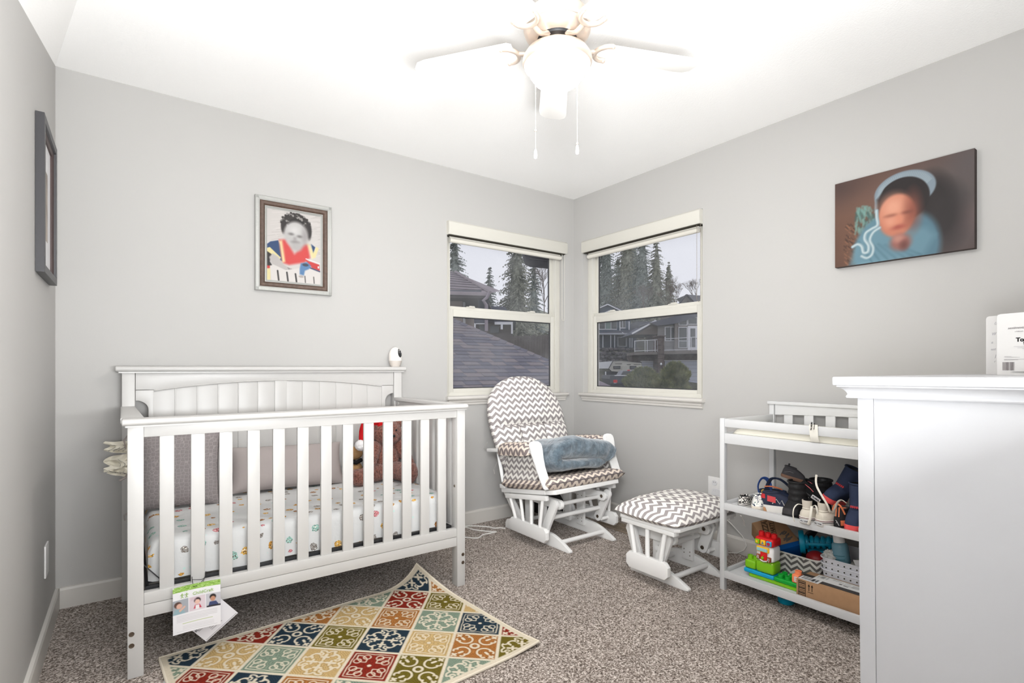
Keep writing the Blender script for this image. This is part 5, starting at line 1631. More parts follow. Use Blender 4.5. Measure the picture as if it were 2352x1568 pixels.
m_blue = mat('blue_strap', RGB(54, 84, 150), .7, .2); m_wine = mat('wine_stripe', RGB(110, 52, 58), .6, .2); m_yel = mat('yellow_trim', RGB(232, 190, 70), .6, .2)
ZS = SH2
# toe directions: yaw 0 -> +x (into the shelf), 180 -> towards the viewer
shoe('toddler slip-on in black and white print, first shoe at the far shelf end', (-.455, -1.718, ZS), math.radians(8), .125, .060, .019, .046, m_bw, m_rub, m_black, coll=(.38, .28, .36), foxing=[(.010, m_ink), (.018, m_ink)])
shoe('white slip-on with leaf print and cream sole, toe turned to the room', (-.462, -1.787, ZS), math.radians(200), .130, .070, .022, .060, m_palm, m_rubc, m_navyb, coll=(.32, .22, .32))
tS, MS, RS, _ = shoe('navy sneaker with red patch, white midsole and tan heel', (-.445, -1.872, ZS), math.radians(-66), .150, .064, .030, .088, m_navy, m_rub, m_black, coll=(.28, .22, .30), heel_patch=(m_redr, .060, .080, .16), stripe=(m_rub, [(.34, .18), (.45, .55), (.55, .2), (.60, .5), (.68, .1)], .004), spring=.012)
k = MB(); k.prism([(-.003, .0), (.028, .0), (.022, .018), (-.003, .028)], -.027, .027, 'xz', .002); k.v = [MS @ p for p in k.v]; part('heel_wedge', k, m_gum, tS)
k = MB(); k.grid(lambda u, v: MS @ Vector((.030 + .035 * u, -.033 + .005 * v, .052 + .026 * v - .006 * u)), 6, 4); part('ankle_patch', k, m_redr, tS)
shoe('black quilted winter boot standing at the shelf front, toe outwards', (-.452, -1.955, ZS), math.radians(176), .150, .084, .018, .070, m_blk, m_black, m_black, coll=(.38, .30, .44), shaft=.085, seams=3, name='boot', cat='boot', toe_cap=m_gry)
shoe('second black quilted boot behind the first, farther back on the shelf', (-.30, -1.985, ZS), math.radians(172), .150, .090, .018, .070, m_blk, m_black, m_black, coll=(.38, .32, .46), shaft=.078, seams=3, name='boot', cat='boot', toe_cap=m_gry)
t6, M6, R6, _ = shoe('small charcoal sneaker with brown sole lying on the front black boot', (-.40, -1.915, ZS + .152), math.radians(-62), .104, .050, .014, .052, m_gry, mat('brown_sole', RGB(110, 84, 70), .7, .1), m_black, coll=(.30, .22, .34), tilty=math.radians(14), stripe=(m_grayink, [(.1, .3), (.3, .55), (.45, .5)], .0012))
k = MB(); k.box(.018, .026, -.006, .006, .055, .068, .002, M=M6); part('pull_tab', k, m_blk, t6)
t7, M7, R7, _ = shoe('charcoal and pink sneaker with a white tag wedged between the black boots', (-.415, -2.000, ZS + .098), math.radians(-80), .120, .052, .014, .056, m_blkf, m_black, m_black, coll=(.30, .22, .34), tilty=math.radians(30), tiltx=math.radians(20), stripe=(mat('pink_trim', RGB(216, 112, 116), .6, .2), [(.15, .8), (.4, .75), (.55, .6)], .003))
k = MB(); k.box(.070, .108, -.034, -.032, .016, .036, .001, M=M7); lb = part('tag', k, m_paper, t7)
part('lettering', text_mb('PUMA', .011, M7 @ frame_M((.089, -.0345, .026), (1, 0, 0), (0, 0, 1)), bold=.0004), m_ink, lb, False, 0)
# two cream canvas sneakers, heels outwards
for i, (x, y, yw, lab) in enumerate([(-.478, -2.033, 4, 'cream canvas sneaker with loose laces at the shelf front, the one nearer the window'), (-.470, -2.104, -10, 'cream canvas sneaker with a long raised lace, nearer the dresser')]):
    tC, MC, RC, tp = shoe(lab, (x, y, ZS), math.radians(yw), .150, .092, .030, .064, m_canvas, m_rub, m_canvas, coll=(.22, .13, .17), foxing=[(.0265, m_wine), (.020, m_ink)])
    k = MB()
    def cuff(u, v, MC=MC):
        a = -PI * .62 + PI * 1.24 * u + PI
        r = .0165 + .003 * v
        return MC @ Vector((.150 * .20 + r * .9 * math.cos(a) - .004 * v, r * math.sin(a), .052 + .048 * v))
    k.grid(cuff, 16, 6); k.grid(lambda u, v: cuff(u, v) + Vector((.003, 0, 0)), 16, 6); part('heel_stay', k, m_canvas, tC, False, 70)
    k = MB(); k.box(-.0032, -.0012, -.018, .018, .008, .021, .001, M=MC); pl_ = part('heel_label', k, m_paper, tC)
    part('lettering', text_mb('ALL * STAR', .0062, MC @ frame_M((-.0036, 0, .0145), (0, -1, 0), (0, 0, 1)), bold=.0002), m_ink, pl_, False, 0)
    k = MB()
    if i == 0:
        k.tube([MC @ p for p in smooth_path([(.03, .018, .074), (.012, .032, .078), (-.002, .042, .060), (-.006, .044, .03), (.0, .040, .004)], 5)], .0042, 6, flat=.35)
        k.tube([MC @ p for p in smooth_path([(.03, -.018, .070), (.008, -.026, .080), (-.006, -.028, .06), (-.010, -.026, .03), (-.004, -.016, .004)], 5)], .0048, 6, flat=.35)
        k.tube([MC @ p for p in smooth_path([(.03, -.02, .075), (.02, -.036, .085), (.012, -.046, .07), (.012, -.048, .05)], 5)], .0042, 6, flat=.35)
    else:
        k.tube([MC @ p for p in smooth_path([(.045, -.02, .058), (.03, -.028, .072), (.018, -.024, .10), (.012, -.004, .135), (.014, .016, .165), (.016, .022, .19), (.014, .018, .215)], 5)], .0042, 6, flat=.4)
        k.tube([MC @ p for p in smooth_path([(.055, -.025, .06), (.04, -.045, .085), (.03, -.062, .115), (.03, -.078, .128), (.035, -.095, .118)], 5)], .0050, 6, flat=.35)
    part('laces', k, m_lace, tC, False, 60)
# navy felt boots with coral soles
tB, MBt, RB, tp = shoe('navy felt boot with coral sole tilted on top of the other shoes', (-.365, -2.075, ZS + .075), math.radians(176), .150, .080, .022, .075, m_navyb, m_coral, m_black, coll=(.38, .30, .44), shaft=.095, tiltx=math.radians(-24), tilty=math.radians(-10), name='boot', cat='boot')
k = MB(); Mx = MBt @ frame_M((.150 * .72, 0, .087), (0, 1, 0), (-.35, 0, 1))
for i in range(5): k.box(-.017 + .0075 * i, -.0125 + .0075 * i, -.005, .005, -.0006, .0012, .0008, M=Mx); k.box(-.0145 + .0075 * i, -.010 + .0075 * i, -.001, .001, -.0006, .0012, 0, M=Mx)
part('woven_mark', k, m_redr, tB)
tB, MBt, RB, tp = shoe('navy felt boot with coral sole standing upright beside the dresser edge', (-.452, -2.207, ZS), math.radians(178), .150, .082, .030, .085, m_navyb, m_coral, m_black, coll=(.38, .30, .45), shaft=.105, name='boot', cat='boot')
k = MB(); Mx = MBt @ frame_M((.150 * .72, 0, .098), (0, 1, 0), (-.35, 0, 1))
for i in range(5): k.box(-.017 + .0075 * i, -.0125 + .0075 * i, -.005, .005, -.0006, .0012, .0008, M=Mx); k.box(-.0145 + .0075 * i, -.010 + .0075 * i, -.001, .001, -.0006, .0012, 0, M=Mx)
part('woven_mark', k, m_redr, tB)
tP, MP, RP, tp = shoe('black and orange sneaker with its heel turned to the room', (-.425, -2.150, ZS), math.radians(-4), .145, .060, .012, .080, m_gry, m_black, m_orange, coll=(.26, .22, .34), heel_patch=(m_orange, .012, .034, .30))
k = MB(); k.prism([(-.015, .004), (.015, .004), (.011, .048), (-.011, .048)], -.0055, -.001, 'yz', .001); k.v = [MP @ p for p in k.v]; hp_ = part('heel_clip', k, m_blk, tP)
k = MB(); k.tube([MP @ Vector(q) for q in ((-.0062, .004, .034), (-.0062, -.002, .028), (-.0062, -.006, .020), (-.0062, -.010, .014))], .0011, 5); k.tube([MP @ Vector(q) for q in ((-.0062, -.002, .028), (-.0062, .002, .022))], .0009, 5); part('leaping_mark', k, m_paper, hp_)
k = MB()
for y in (-.006, .006): k.tube([MP @ Vector((.0 , y, .048)), MP @ Vector((.004, y * .9, .088))], .0022, 5)
part('heel_stripe', k, m_orange, tP)
k = MB(); k.tube(smooth_path([MP @ Vector(q) for q in ((.01, .022, .07), (.004, .012, .092), (.003, 0, .10), (.004, -.014, .09), (.012, -.024, .062))], 4), .006, 8, flat=.6); part('collar_pad', k, m_orange, tP, False, 60)
shoe('navy sneaker with red patch half hidden by the dresser edge', (-.475, -2.282, ZS), math.radians(-30), .150, .064, .030, .088, m_navy, m_rub, m_black, coll=(.28, .22, .30), heel_patch=(m_redr, .060, .088, .2), spring=.012)
shoe('dark boot standing far back on the shelf by the dresser edge', (-.20, -2.24, ZS), math.radians(176), .150, .080, .018, .070, m_blkf, m_black, m_black, coll=(.38, .30, .44), shaft=.08, name='boot', cat='boot')
tN, MN, RN, tp = shoe('navy sandal with blue and orange straps behind the sneakers', (-.295, -1.782, ZS), math.radians(-60), .160, .072, .022, .060, m_navyb, m_navyb, m_black, coll=(.42, .36, .40), name='sandal', cat='sandal')
k = MB(); k.tube(smooth_path([MN @ Vector(q) for q in ((.01, -.034, .03), (.0, -.030, .08), (.012, -.012, .112), (.03, .0, .12), (.05, .02, .10), (.06, .034, .05))], 4), .010, 6, flat=.35); part('heel_strap', k, m_blue, tN, False, 60)
k = MB(); k.tube(smooth_path([MN @ Vector(q) for q in ((.03, -.036, .085), (.06, -.040, .088), (.09, -.040, .082), (.105, -.036, .076))], 4), .012, 4, flat=.3); part('buckle_strap', k, m_orange, tN, False, 60)
k = MB(); k.tube(smooth_path([MN @ Vector(q) for q in ((.055, -.041, .075), (.07, -.043, .05), (.085, -.040, .03))], 4), .009, 6, flat=.35); part('side_strap', k, m_blue, tN, False, 60)
k = MB(); k.ball(MN @ Vector((.022, -.040, .062)), .009, 2, (1.4, .6, 1)); part('toggle', k, m_yel, tN, False, 60)
k = MB(); k.tube(smooth_path([MN @ Vector(q) for q in ((.04, .03, .06), (.06, .01, .115), (.10, -.01, .12), (.14, -.02, .09))], 4), .014, 6, flat=.4); part('upper_strap', k, m_navyb, tN, False, 60)

# ================================================================== lower shelf
Z1 = SH1
m_lime = mat('lime_plastic', RGB(124, 186, 24), .35, .4); m_green = mat('green_plastic', RGB(18, 158, 52), .35, .4); m_sky = mat('blue_plastic', RGB(20, 156, 198), .35, .4)
m_tred = mat('red_plastic', RGB(212, 26, 30), .3, .45); m_ty = mat('yellow_plastic', RGB(244, 190, 44), .35, .4); m_brn = mat('brown_note', RGB(140, 70, 42), .5, .3); m_wpl = mat('white_plastic', RGB(238, 236, 236), .35, .4)
toy = thing('toy_tower', 'bright block toy with red roof, white wall and lime base on the lower shelf', 'toy', (-.45, -1.84, Z1))
def TY(nm, k, m, par=None, sm=35): return part(nm, k, m, par or toy, True, sm)
def rbox(k, x0, x1, y0, y1, z0, z1, r=.012): k.box(x0, x1, y0, y1, z0, z1, r, 4)
k = MB(); rbox(k, -.478, -.41, -2.00, -1.745, Z1 + .0005, Z1 + .018, .006); TY('base_plate', k, m_lime)
k = MB(); rbox(k, -.482, -.405, -1.868, -1.722, Z1 + .0185, Z1 + .037, .006); TY('base_plate', k, m_sky)
k = MB(); rbox(k, -.482, -.405, -2.00, -1.8685, Z1 + .0185, Z1 + .037, .006); TY('base_plate', k, m_green)
def stud(par, x, y, z, m, r=.013, h=.016):
    k = MB(); MM = Matrix.Translation((x, y, z)); k.lathe([(r, 0), (r, h), (r * .72, h), (r * .72, h * .5), (.0, h * .5)], 20, M=MM); TY('stud', k, m, par, 40)
b = MB(); rbox(b, -.478, -.412, -1.779, -1.724, Z1 + .0375, Z1 + .078); gb = TY('block', b, m_lime)
for y in (-1.737, -1.766): stud(gb, -.445, y, Z1 + .0775, m_lime)
b = MB(); rbox(b, -.482, -.408, -1.868, -1.781, Z1 + .0375, Z1 + .094, .016); TY('block', b, m_lime)
b = MB(); rbox(b, -.480, -.410, -1.866, -1.783, Z1 + .0945, Z1 + .165, .014); ww = TY('wall_block', b, m_wpl)
b = MB(); rbox(b, -.484, -.406, -1.868, -1.778, Z1 + .1655, Z1 + .205, .014); rr = TY('roof_block', b, m_tred)
for y in (-1.792, -1.823, -1.853): stud(rr, -.445, y, Z1 + .2045, m_tred, .0135, .018)
def curved(nm, y0, y1, z0, z1, x, m, par, r=.004):
    k = MB(); k.box(x - .004, x + .006, y0, y1, z0, z1, r, 3); return TY(nm, k, m, par)
b1 = curved('button', -1.805, -1.783, Z1 + .172, Z1 + .194, -.487, m_lime, rr, .004); curved('button_mark', -1.799, -1.789, Z1 + .178, Z1 + .188, -.4905, m_ty, b1, .001)
b2 = curved('button', -1.833, -1.809, Z1 + .172, Z1 + .195, -.487, m_ty, rr, .004)
k = MB(); k.prism([(-1.827, Z1 + .177), (-1.815, Z1 + .177), (-1.821, Z1 + .190)], -.4925, -.489, 'yz'); TY('button_mark', k, mat('steel_blue', RGB(92, 124, 150), .5, .3), b2)
b3 = curved('button', -1.861, -1.837, Z1 + .172, Z1 + .195, -.487, mat('cyan_plastic', RGB(60, 176, 216), .35, .4), rr, .004)
k = MB(); k.prism([(-1.849 + .008 * math.cos(i * PI / 8), Z1 + .1835 + .008 * math.sin(i * PI / 8)) for i in range(16)], -.4925, -.489, 'yz'); bm3 = TY('button_mark', k, mat('crimson_plastic', RGB(190, 36, 66), .4, .3), b3)
sg = curved('sign', -1.848, -1.788, Z1 + .137, Z1 + .162, -.483, m_ty, ww, .004); curved('sign_window', -1.842, -1.792, Z1 + .141, Z1 + .156, -.4865, mat('pale_teal', RGB(150, 196, 198), .5, .3), sg, .002)
dd_ = curved('door', -1.838, -1.806, Z1 + .100, Z1 + .143, -.4815, m_tred, ww, .004)
k = MB(); k.ball((-.487, -1.818, Z1 + .110), .007, 2, (.4, 1, 1)); k.tube([(-.487, -1.818, Z1 + .116), (-.487, -1.822, Z1 + .121)], .0015, 5); TY('apple', k, m_lime, dd_, 60)
for y, z in ((-1.798, .112), (-1.848, .108)):
    tl = curved('note_tile', y - .009, y + .009, Z1 + z - .010, Z1 + z + .012, -.4845, m_brn, ww, .003)
    k = MB(); k.tube([(-.490, y + .003, Z1 + z - .003), (-.490, y + .003, Z1 + z + .007), (-.490, y - .003, Z1 + z + .006), (-.490, y - .003, Z1 + z - .004)], .0011, 5); k.ball((-.490, y + .0045, Z1 + z - .004), .002, 1); k.ball((-.490, y - .0015, Z1 + z - .005), .002, 1); TY('note', k, m_wpl, tl)
k = MB(); k.tube(smooth_path([(-.4845, -1.806, Z1 + .100), (-.4855, -1.822, Z1 + .095), (-.4845, -1.838, Z1 + .099)], 4), .003, 6); TY('step', k, m_wpl, ww, 60)
k = MB()
for i in range(9): k.ball((-.4825, -1.79 - .009 * i, Z1 + .094 + .003 * math.sin(i * 2.1)), .0022, 1)
TY('flower', k, mat('pale_pink', RGB(230, 190, 170), .5, .3))
for x in (-.462, -.426):
    for y in (-1.893, -1.925): stud(toy, x, y, Z1 + .0365, m_green, .0125, .016)
t = thing('letter_block', 'small orange block lettered E beside the toy tower', 'block', (-.455, -1.965, Z1 + .0375))
k = MB(); rbox(k, -.478, -.436, -1.988, -1.948, Z1 + .0375, Z1 + .075, .006); part('block', k, m_orange, t, True); k = MB(); k.lathe([(.014, 0), (.014, .015), (.010, .015), (.010, .006), (0, .006)], 20, M=Matrix.Translation((-.457, -1.968, Z1 + .075))); part('stud', k, m_orange, t, True, 40)
part('lettering', text_mb('E', .030, frame_M((-.4786, -1.966, Z1 + .055), (0, -1, 0), (0, 0, 1)), bold=.001), m_paper, t, True, 0)

# chevron storage bin
m_chevd = chevron('bin_chevron', RGB(206, 204, 198), RGB(96, 94, 92), .027, .056, .022)
binn = thing('storage_bin', 'gray and white chevron fabric bin behind the toys on the lower shelf', 'bin', (-.23, -1.86, Z1))
def binf(o_=0, z0=Z1 + .001, z1=.207):
    bx0, bx1, by0, by1, r = -.37 + o_, -.09 - o_, -2.02 + o_, -1.715 - o_, .03
    pts = []
    for cx_, cy_, a0 in ((bx0 + r, by1 - r, 90), (bx0 + r, by0 + r, 180), (bx1 - r, by0 + r, 270), (bx1 - r, by1 - r, 0)):
        for i in range(7):
            a = math.radians(a0 + 90 * i / 6); pts.append((cx_ + r * math.cos(a), cy_ + r * math.sin(a)))
    return pts
def wall_strip(k, pts, z0, z1, flip=False):
    n = len(pts); s_ = 0; us = [0]
    for i in range(n): s_ += math.hypot(pts[(i + 1) % n][0] - pts[i][0], pts[(i + 1) % n][1] - pts[i][1]); us.append(s_)
    for i in range(n):
        a, b = pts[i], pts[(i + 1) % n]
        v = [(a[0], a[1], z0), (b[0], b[1], z0), (b[0], b[1], z1), (a[0], a[1], z1)]; u = [(us[i], z0), (us[i + 1], z0), (us[i + 1], z1), (us[i], z1)]
        if flip: v = v[::-1]; u = u[::-1]
        k.add(v, [(0, 1, 2, 3)], u)
k = MB(); wall_strip(k, binf(), Z1 + .001, .203); part('wall', k, m_chevd, binn, True, 40)
k = MB(); wall_strip(k, binf(.003), Z1 + .001, .203, True); k.add([(x, y, Z1 + .003) for x, y in binf(.003)], [list(range(28))]); part('lining', k, mat('gray_lining', RGB(120, 118, 114), .9, .1), binn, True, 40)
k = MB(); k.tube([(x, y, .205) for x, y in binf(.0015)], .004, 6, True); part('binding', k, mat('bin_binding', RGB(208, 204, 198), .9, .1), binn, True, 60)
# shoe box in the bin
m_kraft = mat('kraft_cardboard', RGB(166, 130, 98), .85, .1, var=.05, vscale=40); m_kink = mat('kraft_ink', RGB(92, 72, 56), .9, .05)
Mb = Matrix.Translation((-.215, -1.735, .215)) @ Matrix.Rotation(math.radians(-28), 4, 'Z') @ Matrix.Rotation(math.radians(28), 4, 'X') @ Matrix.Rotation(math.radians(-16), 4, 'Y')
t = thing('shoe_box', 'kraft shoe box with black print lying tilted in the chevron bin', 'box', (-.215, -1.735, .215))
def PB(nm, k, m, par=None, sm=35): k.v = [Mb @ p for p in k.v]; return part(nm, k, m, par or t, True, sm)
k = MB(); k.box(-.075, .075, -.085, .085, -.045, .045, .002); bx_ = PB('carton', k, m_kraft)
part('lettering', text_mb('PIZZA', .036, Mb @ frame_M((-.030, .030, .0456), (.35, .94, 0), (-.94, .35, 0)) @ Matrix.Rotation(0, 4, 'Z'), bold=.0010), m_kink, bx_, True, 0)
part('lettering', text_mb('PARTY', .026, Mb @ frame_M((.0, .022, .0456), (.35, .94, 0), (-.94, .35, 0)), bold=.0008), m_kink, bx_, True, 0)
k = MB(); q0 = frame_M((-.016, .026, .0456), (.35, .94, 0), (-.94, .35, 0)); k.tube([q0 @ Vector(q) for q in ((-.055, -.028, 0), (.055, -.028, 0), (.05, .03, 0), (-.05, .03, 0))], .0012, 4, True); PB('print_border', k, m_kink, bx_)
k = MB()
rg = random.Random(11)
for i in range(14):
    x, y = .02 + rg.random() * .045, -.07 + rg.random() * .05; k.tube([(x - .012, y - .008 * rg.random(), .0456), (x, y, .0458), (x + .012, y + .010 * rg.random(), .0456)], .002 + .002 * rg.random(), 4, flat=.1)
PB('print_art', k, mat('gray_print', RGB(104, 96, 90), .9, .05), bx_)
k = MB(); k.box(-.076, .076, -.112, -.0855, -.046, .046, .002); PB('lid_edge', k, mat('royal_blue_card', RGB(16, 92, 168), .6, .2))
k = MB(); k.tube([(-.0765, -.03, .012), (-.0765, -.045, .0), (-.0765, -.07, -.012)], .0022, 5); k.tube([(-.0765, -.045, .0), (-.0765, -.042, -.016)], .0022, 5); k.tube([(-.0765, -.03, .012), (-.0765, -.022, .022)], .0018, 5); PB('leaping_mark', k, m_ink, bx_)
k = MB(); Mc = Matrix.Translation((-.17, -1.875, .235)) @ Matrix.Rotation(math.radians(30), 4, 'X'); k.box(-.06, .06, -.006, .006, -.06, .06, .001, M=Mc)
single('dark_card', k, mat('dark_gray_card', RGB(84, 86, 90), .7, .1), 'dark gray card panel standing in the chevron bin', 'card', origin=(-.17, -1.875, .235))
# teal plastic ring toy
m_teal = mat('teal_plastic', RGB(0, 134, 166), .4, .35)
t = thing('ring_toy', 'teal plastic toy with a big ring and ribbed spool in the chevron bin', 'toy', (-.27, -1.93, .245))
axv = Vector((.45, -.87, .10)).normalized()
Mr = frame_M((-.285, -1.902, .252), Vector((.87, .45, 0)), axv.cross(Vector((.87, .45, 0))))
# frame z axis = axv
k = MB(); k.lathe([(.052, -.010), (.054, .008), (.052, .012), (.040, .012), (.036, .004), (.036, -.006), (.040, -.010), (.052, -.010)], 40, M=Mr, cap=False); part('ring', k, m_teal, t, True, 40)
k = MB(); k.lathe([(.032, .012), (.034, .016), (.034, .024), (.030, .028)], 40, M=Mr, cap=False); k.lathe([(.030, .012), (.028, .03)], 32, M=Mr, cap=False); part('inner_ring', k, m_teal, t, True, 40)
for i in range(4):
    z = .034 + i * .024
    k = MB(); k.lathe([(.0, z), (.026, z), (.030, z + .006), (.029, z + .014), (.022, z + .017), (.022, z + .024), (0, z + .024)], 32, M=Mr); part('spool_rib', k, m_teal, t, True, 40)
k = MB()
k.box(-.034, .034, -.034, .034, .128, .138, .006, M=Mr); k.box(-.036, -.030, -.006, .006, .012, .135, .002, M=Mr); k.box(.030, .036, -.006, .006, .012, .135, .002, M=Mr); k.box(-.03, .03, -.040, -.034, .02, .16, .003, M=Mr); part('frame', k, m_teal, t, True)
k = MB(); k.ball((-.30, -1.975, .195), .040, 3, (1, 1.1, .9)); single('red_ball', k, mat('dark_red_plastic', RGB(142, 24, 28), .4, .4), 'dark red ball half hidden in the chevron bin', 'ball', 60, origin=(-.30, -1.975, .195))
t = thing('teal_tray', 'teal plastic toy piece lying on the carpet under the changing table', 'toy', (-.44, -1.90, 0))
def lob(o_, z):
    pts = []
    for i in range(40):
        a = 2 * PI * i / 40; r = .032 + .006 * math.cos(2 * a)
        pts.append(Vector((-.435 + (r + o_) * 1.0 * math.cos(a), -1.905 + (r + o_) * 1.25 * math.sin(a), z)))
    return pts
k = MB(); k.loops([lob(-.004, .001), lob(0, .004), lob(.002, .026), lob(-.001, .027), lob(-.004, .008)]); part('tray', k, m_teal, t, True, 40)
k = MB(); k.tube(lob(.001, .027), .002, 6, True); k.tube([(-.46, -1.905, .02), (-.41, -1.905, .02)], .003, 6); part('rim', k, m_teal, t, True, 60)

# three nested white baskets
m_basket = mat('basket_white', RGB(226, 226, 232), .5, .3)
def basket(i, zt, lab):
    h = .075
    t = thing('basket', lab, 'basket', (-.245, -2.17, zt - h), group='nested white baskets')
    def loop(o_, z, r=.035):
        bx0, bx1, by0, by1 = -.375 - o_, -.115 + o_, -2.345 - o_, -2.018 + o_; pts = []
        for cx_, cy_, a0 in ((bx0 + r, by1 - r, 90), (bx0 + r, by0 + r, 180), (bx1 - r, by0 + r, 270), (bx1 - r, by1 - r, 0)):
            for q in range(7):
                a = math.radians(a0 + 90 * q / 6); pts.append(Vector((cx_ + r * math.cos(a), cy_ + r * math.sin(a), z)))
        return pts
    zb = zt - h
    k = MB(); k.loops([loop(-.012, zb), loop(-.010, zb), loop(-.002, zt - .004), loop(-.0045, zt - .004), loop(-.0125, zb + .003)]); part('shell', k, m_basket, t, True, 40)
    k = MB(); k.tube(loop(.001, zt - .003), .0035, 8, True); part('rim', k, m_basket, t, True, 60)
    k = MB()
    for j in range(11):
        y = -2.05 - j * .0245; z = zt - .018
        k.ball((-.3765 + .0002, y, z), .0036, 1, (.4, 1, 1))
        if j % 2: k.ball((-.3755, y + .012, z - .014), .0016, 1, (.4, 1, 1))
    part('hole', k, m_slot, t, True)
for i, (zt_, lab) in enumerate([(.185, 'lowest of the three nested white plastic baskets on the lower shelf'), (.211, 'middle one of the three nested white plastic baskets on the lower shelf'), (.237, 'top white plastic basket holding a blue bottle and cloths')]):
    basket(i, zt_, lab)
t = thing('pump_bottle', 'blue sanitiser bottle with a white cap standing in the top basket', 'bottle', (-.315, -2.098, .175))
Mo = Matrix.Translation((-.315, -2.098, .168)) @ Matrix.Rotation(math.radians(-8), 4, 'X')
m_gel = mat('blue_gel', RGB(112, 158, 176), .2, .5)
k = MB(); k.lathe([(.0, 0), (.030, .002), (.033, .010), (.033, .118), (.030, .130), (.020, .138)], 32, M=Mo); part('body', k, m_gel, t, True, 40)
k = MB(); k.lathe([(.0225, .136), (.0225, .166), (.020, .169), (.012, .169), (.011, .172), (.0, .173)], 32, M=Mo); part('cap', k, m_wpl, t, True, 40)
k = MB()
for z in (.05, .066, .082): k.tube([Mo @ Vector((.0334 * math.cos(a), .0334 * math.sin(a), z)) for a in [PI * .75 + i * PI * .5 / 10 for i in range(11)]], .0012, 4)
part('label_print', k, mat('teal_print', RGB(60, 118, 128), .5, .3), t, True)
k = MB()
k.ball((-.325, -2.052, .232), .030, 4, (1, 1.1, 1.0), fn=fz(61, .35, 3)); single('plastic_bag', k, mat('crumpled_plastic', RGB(216, 216, 212), .3, .5), 'crumpled clear plastic bag in the top basket', 'bag', 30, origin=(-.325, -2.052, .215))
def clothf(u, v): return Vector((-.36 + .20 * u, -2.135 - .17 * v, .232 + .035 * math.sin(PI * u) * math.sin(PI * min(1, v * 1.2)) + .012 * noise.noise(Vector((u * 5, v * 5, 2)))))
k = MB(); k.grid(clothf, 24, 24); k.grid(lambda u, v: clothf(1 - u, v) - Vector((0, 0, .03)), 24, 24); single('gray_cloth', k, mat('gray_cloth', RGB(160, 158, 152), .9, .1, bump=.4, bscale=200), 'folded gray cloth lying in the top basket', 'cloth', 70, origin=(-.26, -2.2, .22))
Mq = Matrix.Translation((-.368, -2.165, .232)) @ Matrix.Rotation(math.radians(18), 4, 'Z') @ Matrix.Rotation(math.radians(-20), 4, 'X')
k = MB(); k.prism([(0, -.02), (-.09, -.02), (-.09, .006), (-.06, .014), (0, .028)], -.001, .001, 'yz', 0, M=Mq); single('white_packet', k, m_paper, 'white paper packet tucked in front of the gray cloth', 'packet', 30, origin=tuple(Mq.translation))
k = MB(); k.tube([(-.15, -2.12, .30), (-.15, -2.30, .29)], .032, 20); t = single('pink_pouch', k, mat('mauve_fabric', RGB(140, 104, 100), .8, .1), 'dusky pink rolled pouch at the back of the lower shelf', 'pouch', 60, origin=(-.15, -2.2, .30))

# parcel
par = thing('parcel', 'long brown shipping carton with a label on top, lying at the shelf front', 'box', (-.44, -2.15, Z1 + .0005))
x0, x1, y0, y1, z0, z1 = -.512, -.382, -2.262, -1.985, Z1 + .0005, .158
k = MB(); k.box(x0, x1, y0, y1, z0, z1, .002); pc = part('carton', k, m_kraft, par, True)
k = MB(); k.box(x0 + .02, x0 + .085, y0 - .0004, y1 + .0006, z1 - .0003, z1 + .0006, 0); k.box(x0 + .02, x0 + .085, y1 - .0003, y1 + .0006, z1 - .035, z1, 0); tp_ = part('packing_tape', k, mat('black_tape', RGB(40, 36, 34), .35, .4), par, True)
cv = Canvas(110, 60, (226, 225, 222))
for i in range(26): cv.line([(.03 + .0085 * i, .12), (.03 + .0085 * i, .55)], .010, (40, 38, 38) if i % 3 else (226, 225, 222))
for y, a, b in ((.15, .34, .5), (.25, .34, .56), (.16, .6, .7), (.4, .62, .72), (.52, .60, .66), (.55, .70, .82)): cv.line([(a, y), (b, y)], .035, (90, 88, 88))
cv.rect(.52, .5, .58, .66, (70, 68, 68)); cv.rect(.62, .62, .72, .72, (30, 28, 28))
for i in range(5): cv.line([(.78, .28 + .08 * i), (.93, .28 + .08 * i)], .03, (120, 118, 118))
L0 = (x0 + .094, -1.992, z1 + .0012); 
cvl = Canvas(40, 26, (232, 231, 230))
for i in range(13): cvl.line([(.12 + .06 * i, .12), (.12 + .06 * i, .78)], .05 if i % 3 else .09, (46, 44, 46))
printed('barcode_label', cvl, planefn((x0 + .052, -1.990, z1 + .0014), (x0 + .052, -2.072, z1 + .0014), (x0 + .004, -1.990, z1 + .0014)), m_print, par)
printed('shipping_label', cv, planefn((x1 - .012, -2.03, z1 + .0012), (x1 - .012, -2.215, z1 + .0012), (x0 + .05, -2.03, z1 + .0012)), m_print, par)
k = MB()
for i in range(9): 
    zz = z0 + .010 + i * .0070; k.box(x0 - .0004, x0, -2.022, -1.996, zz, zz + .002 + .0022 * (i % 3 == 1), 0)
for y in (-2.024, -1.995): k.box(x0 - .0004, x0, y - .001, y + .001, z0 + .001, z1 - .004, 0)
k.box(x0 - .0004, x0, -2.024, -1.995, z1 - .006, z1 - .004, 0); part('printed_stripes', k, m_ink, pc, True)
k = MB()
for y in (-2.038, -2.051):
    k.box(x0 - .0004, x0, y - .0013, y + .0013, z0 + .036, z0 + .058, 0); k.prism([(y - .0042, z0 + .055), (y + .0042, z0 + .055), (y, z0 + .066)], x0 - .0004, x0, 'yz')
k.box(x0 - .0004, x0, -2.056, -2.033, z0 + .029, z0 + .031, 0); part('up_arrows', k, m_ink, pc, True)
k = MB(); k.tube([(x0 - .0005, -2.246, z1 - .012), (x0 - .0005, -2.254, z1 - .016), (x0 - .0005, -2.260, z1 - .012)], .0013, 5, flat=.3); part('smile_mark', k, m_ink, pc, True)

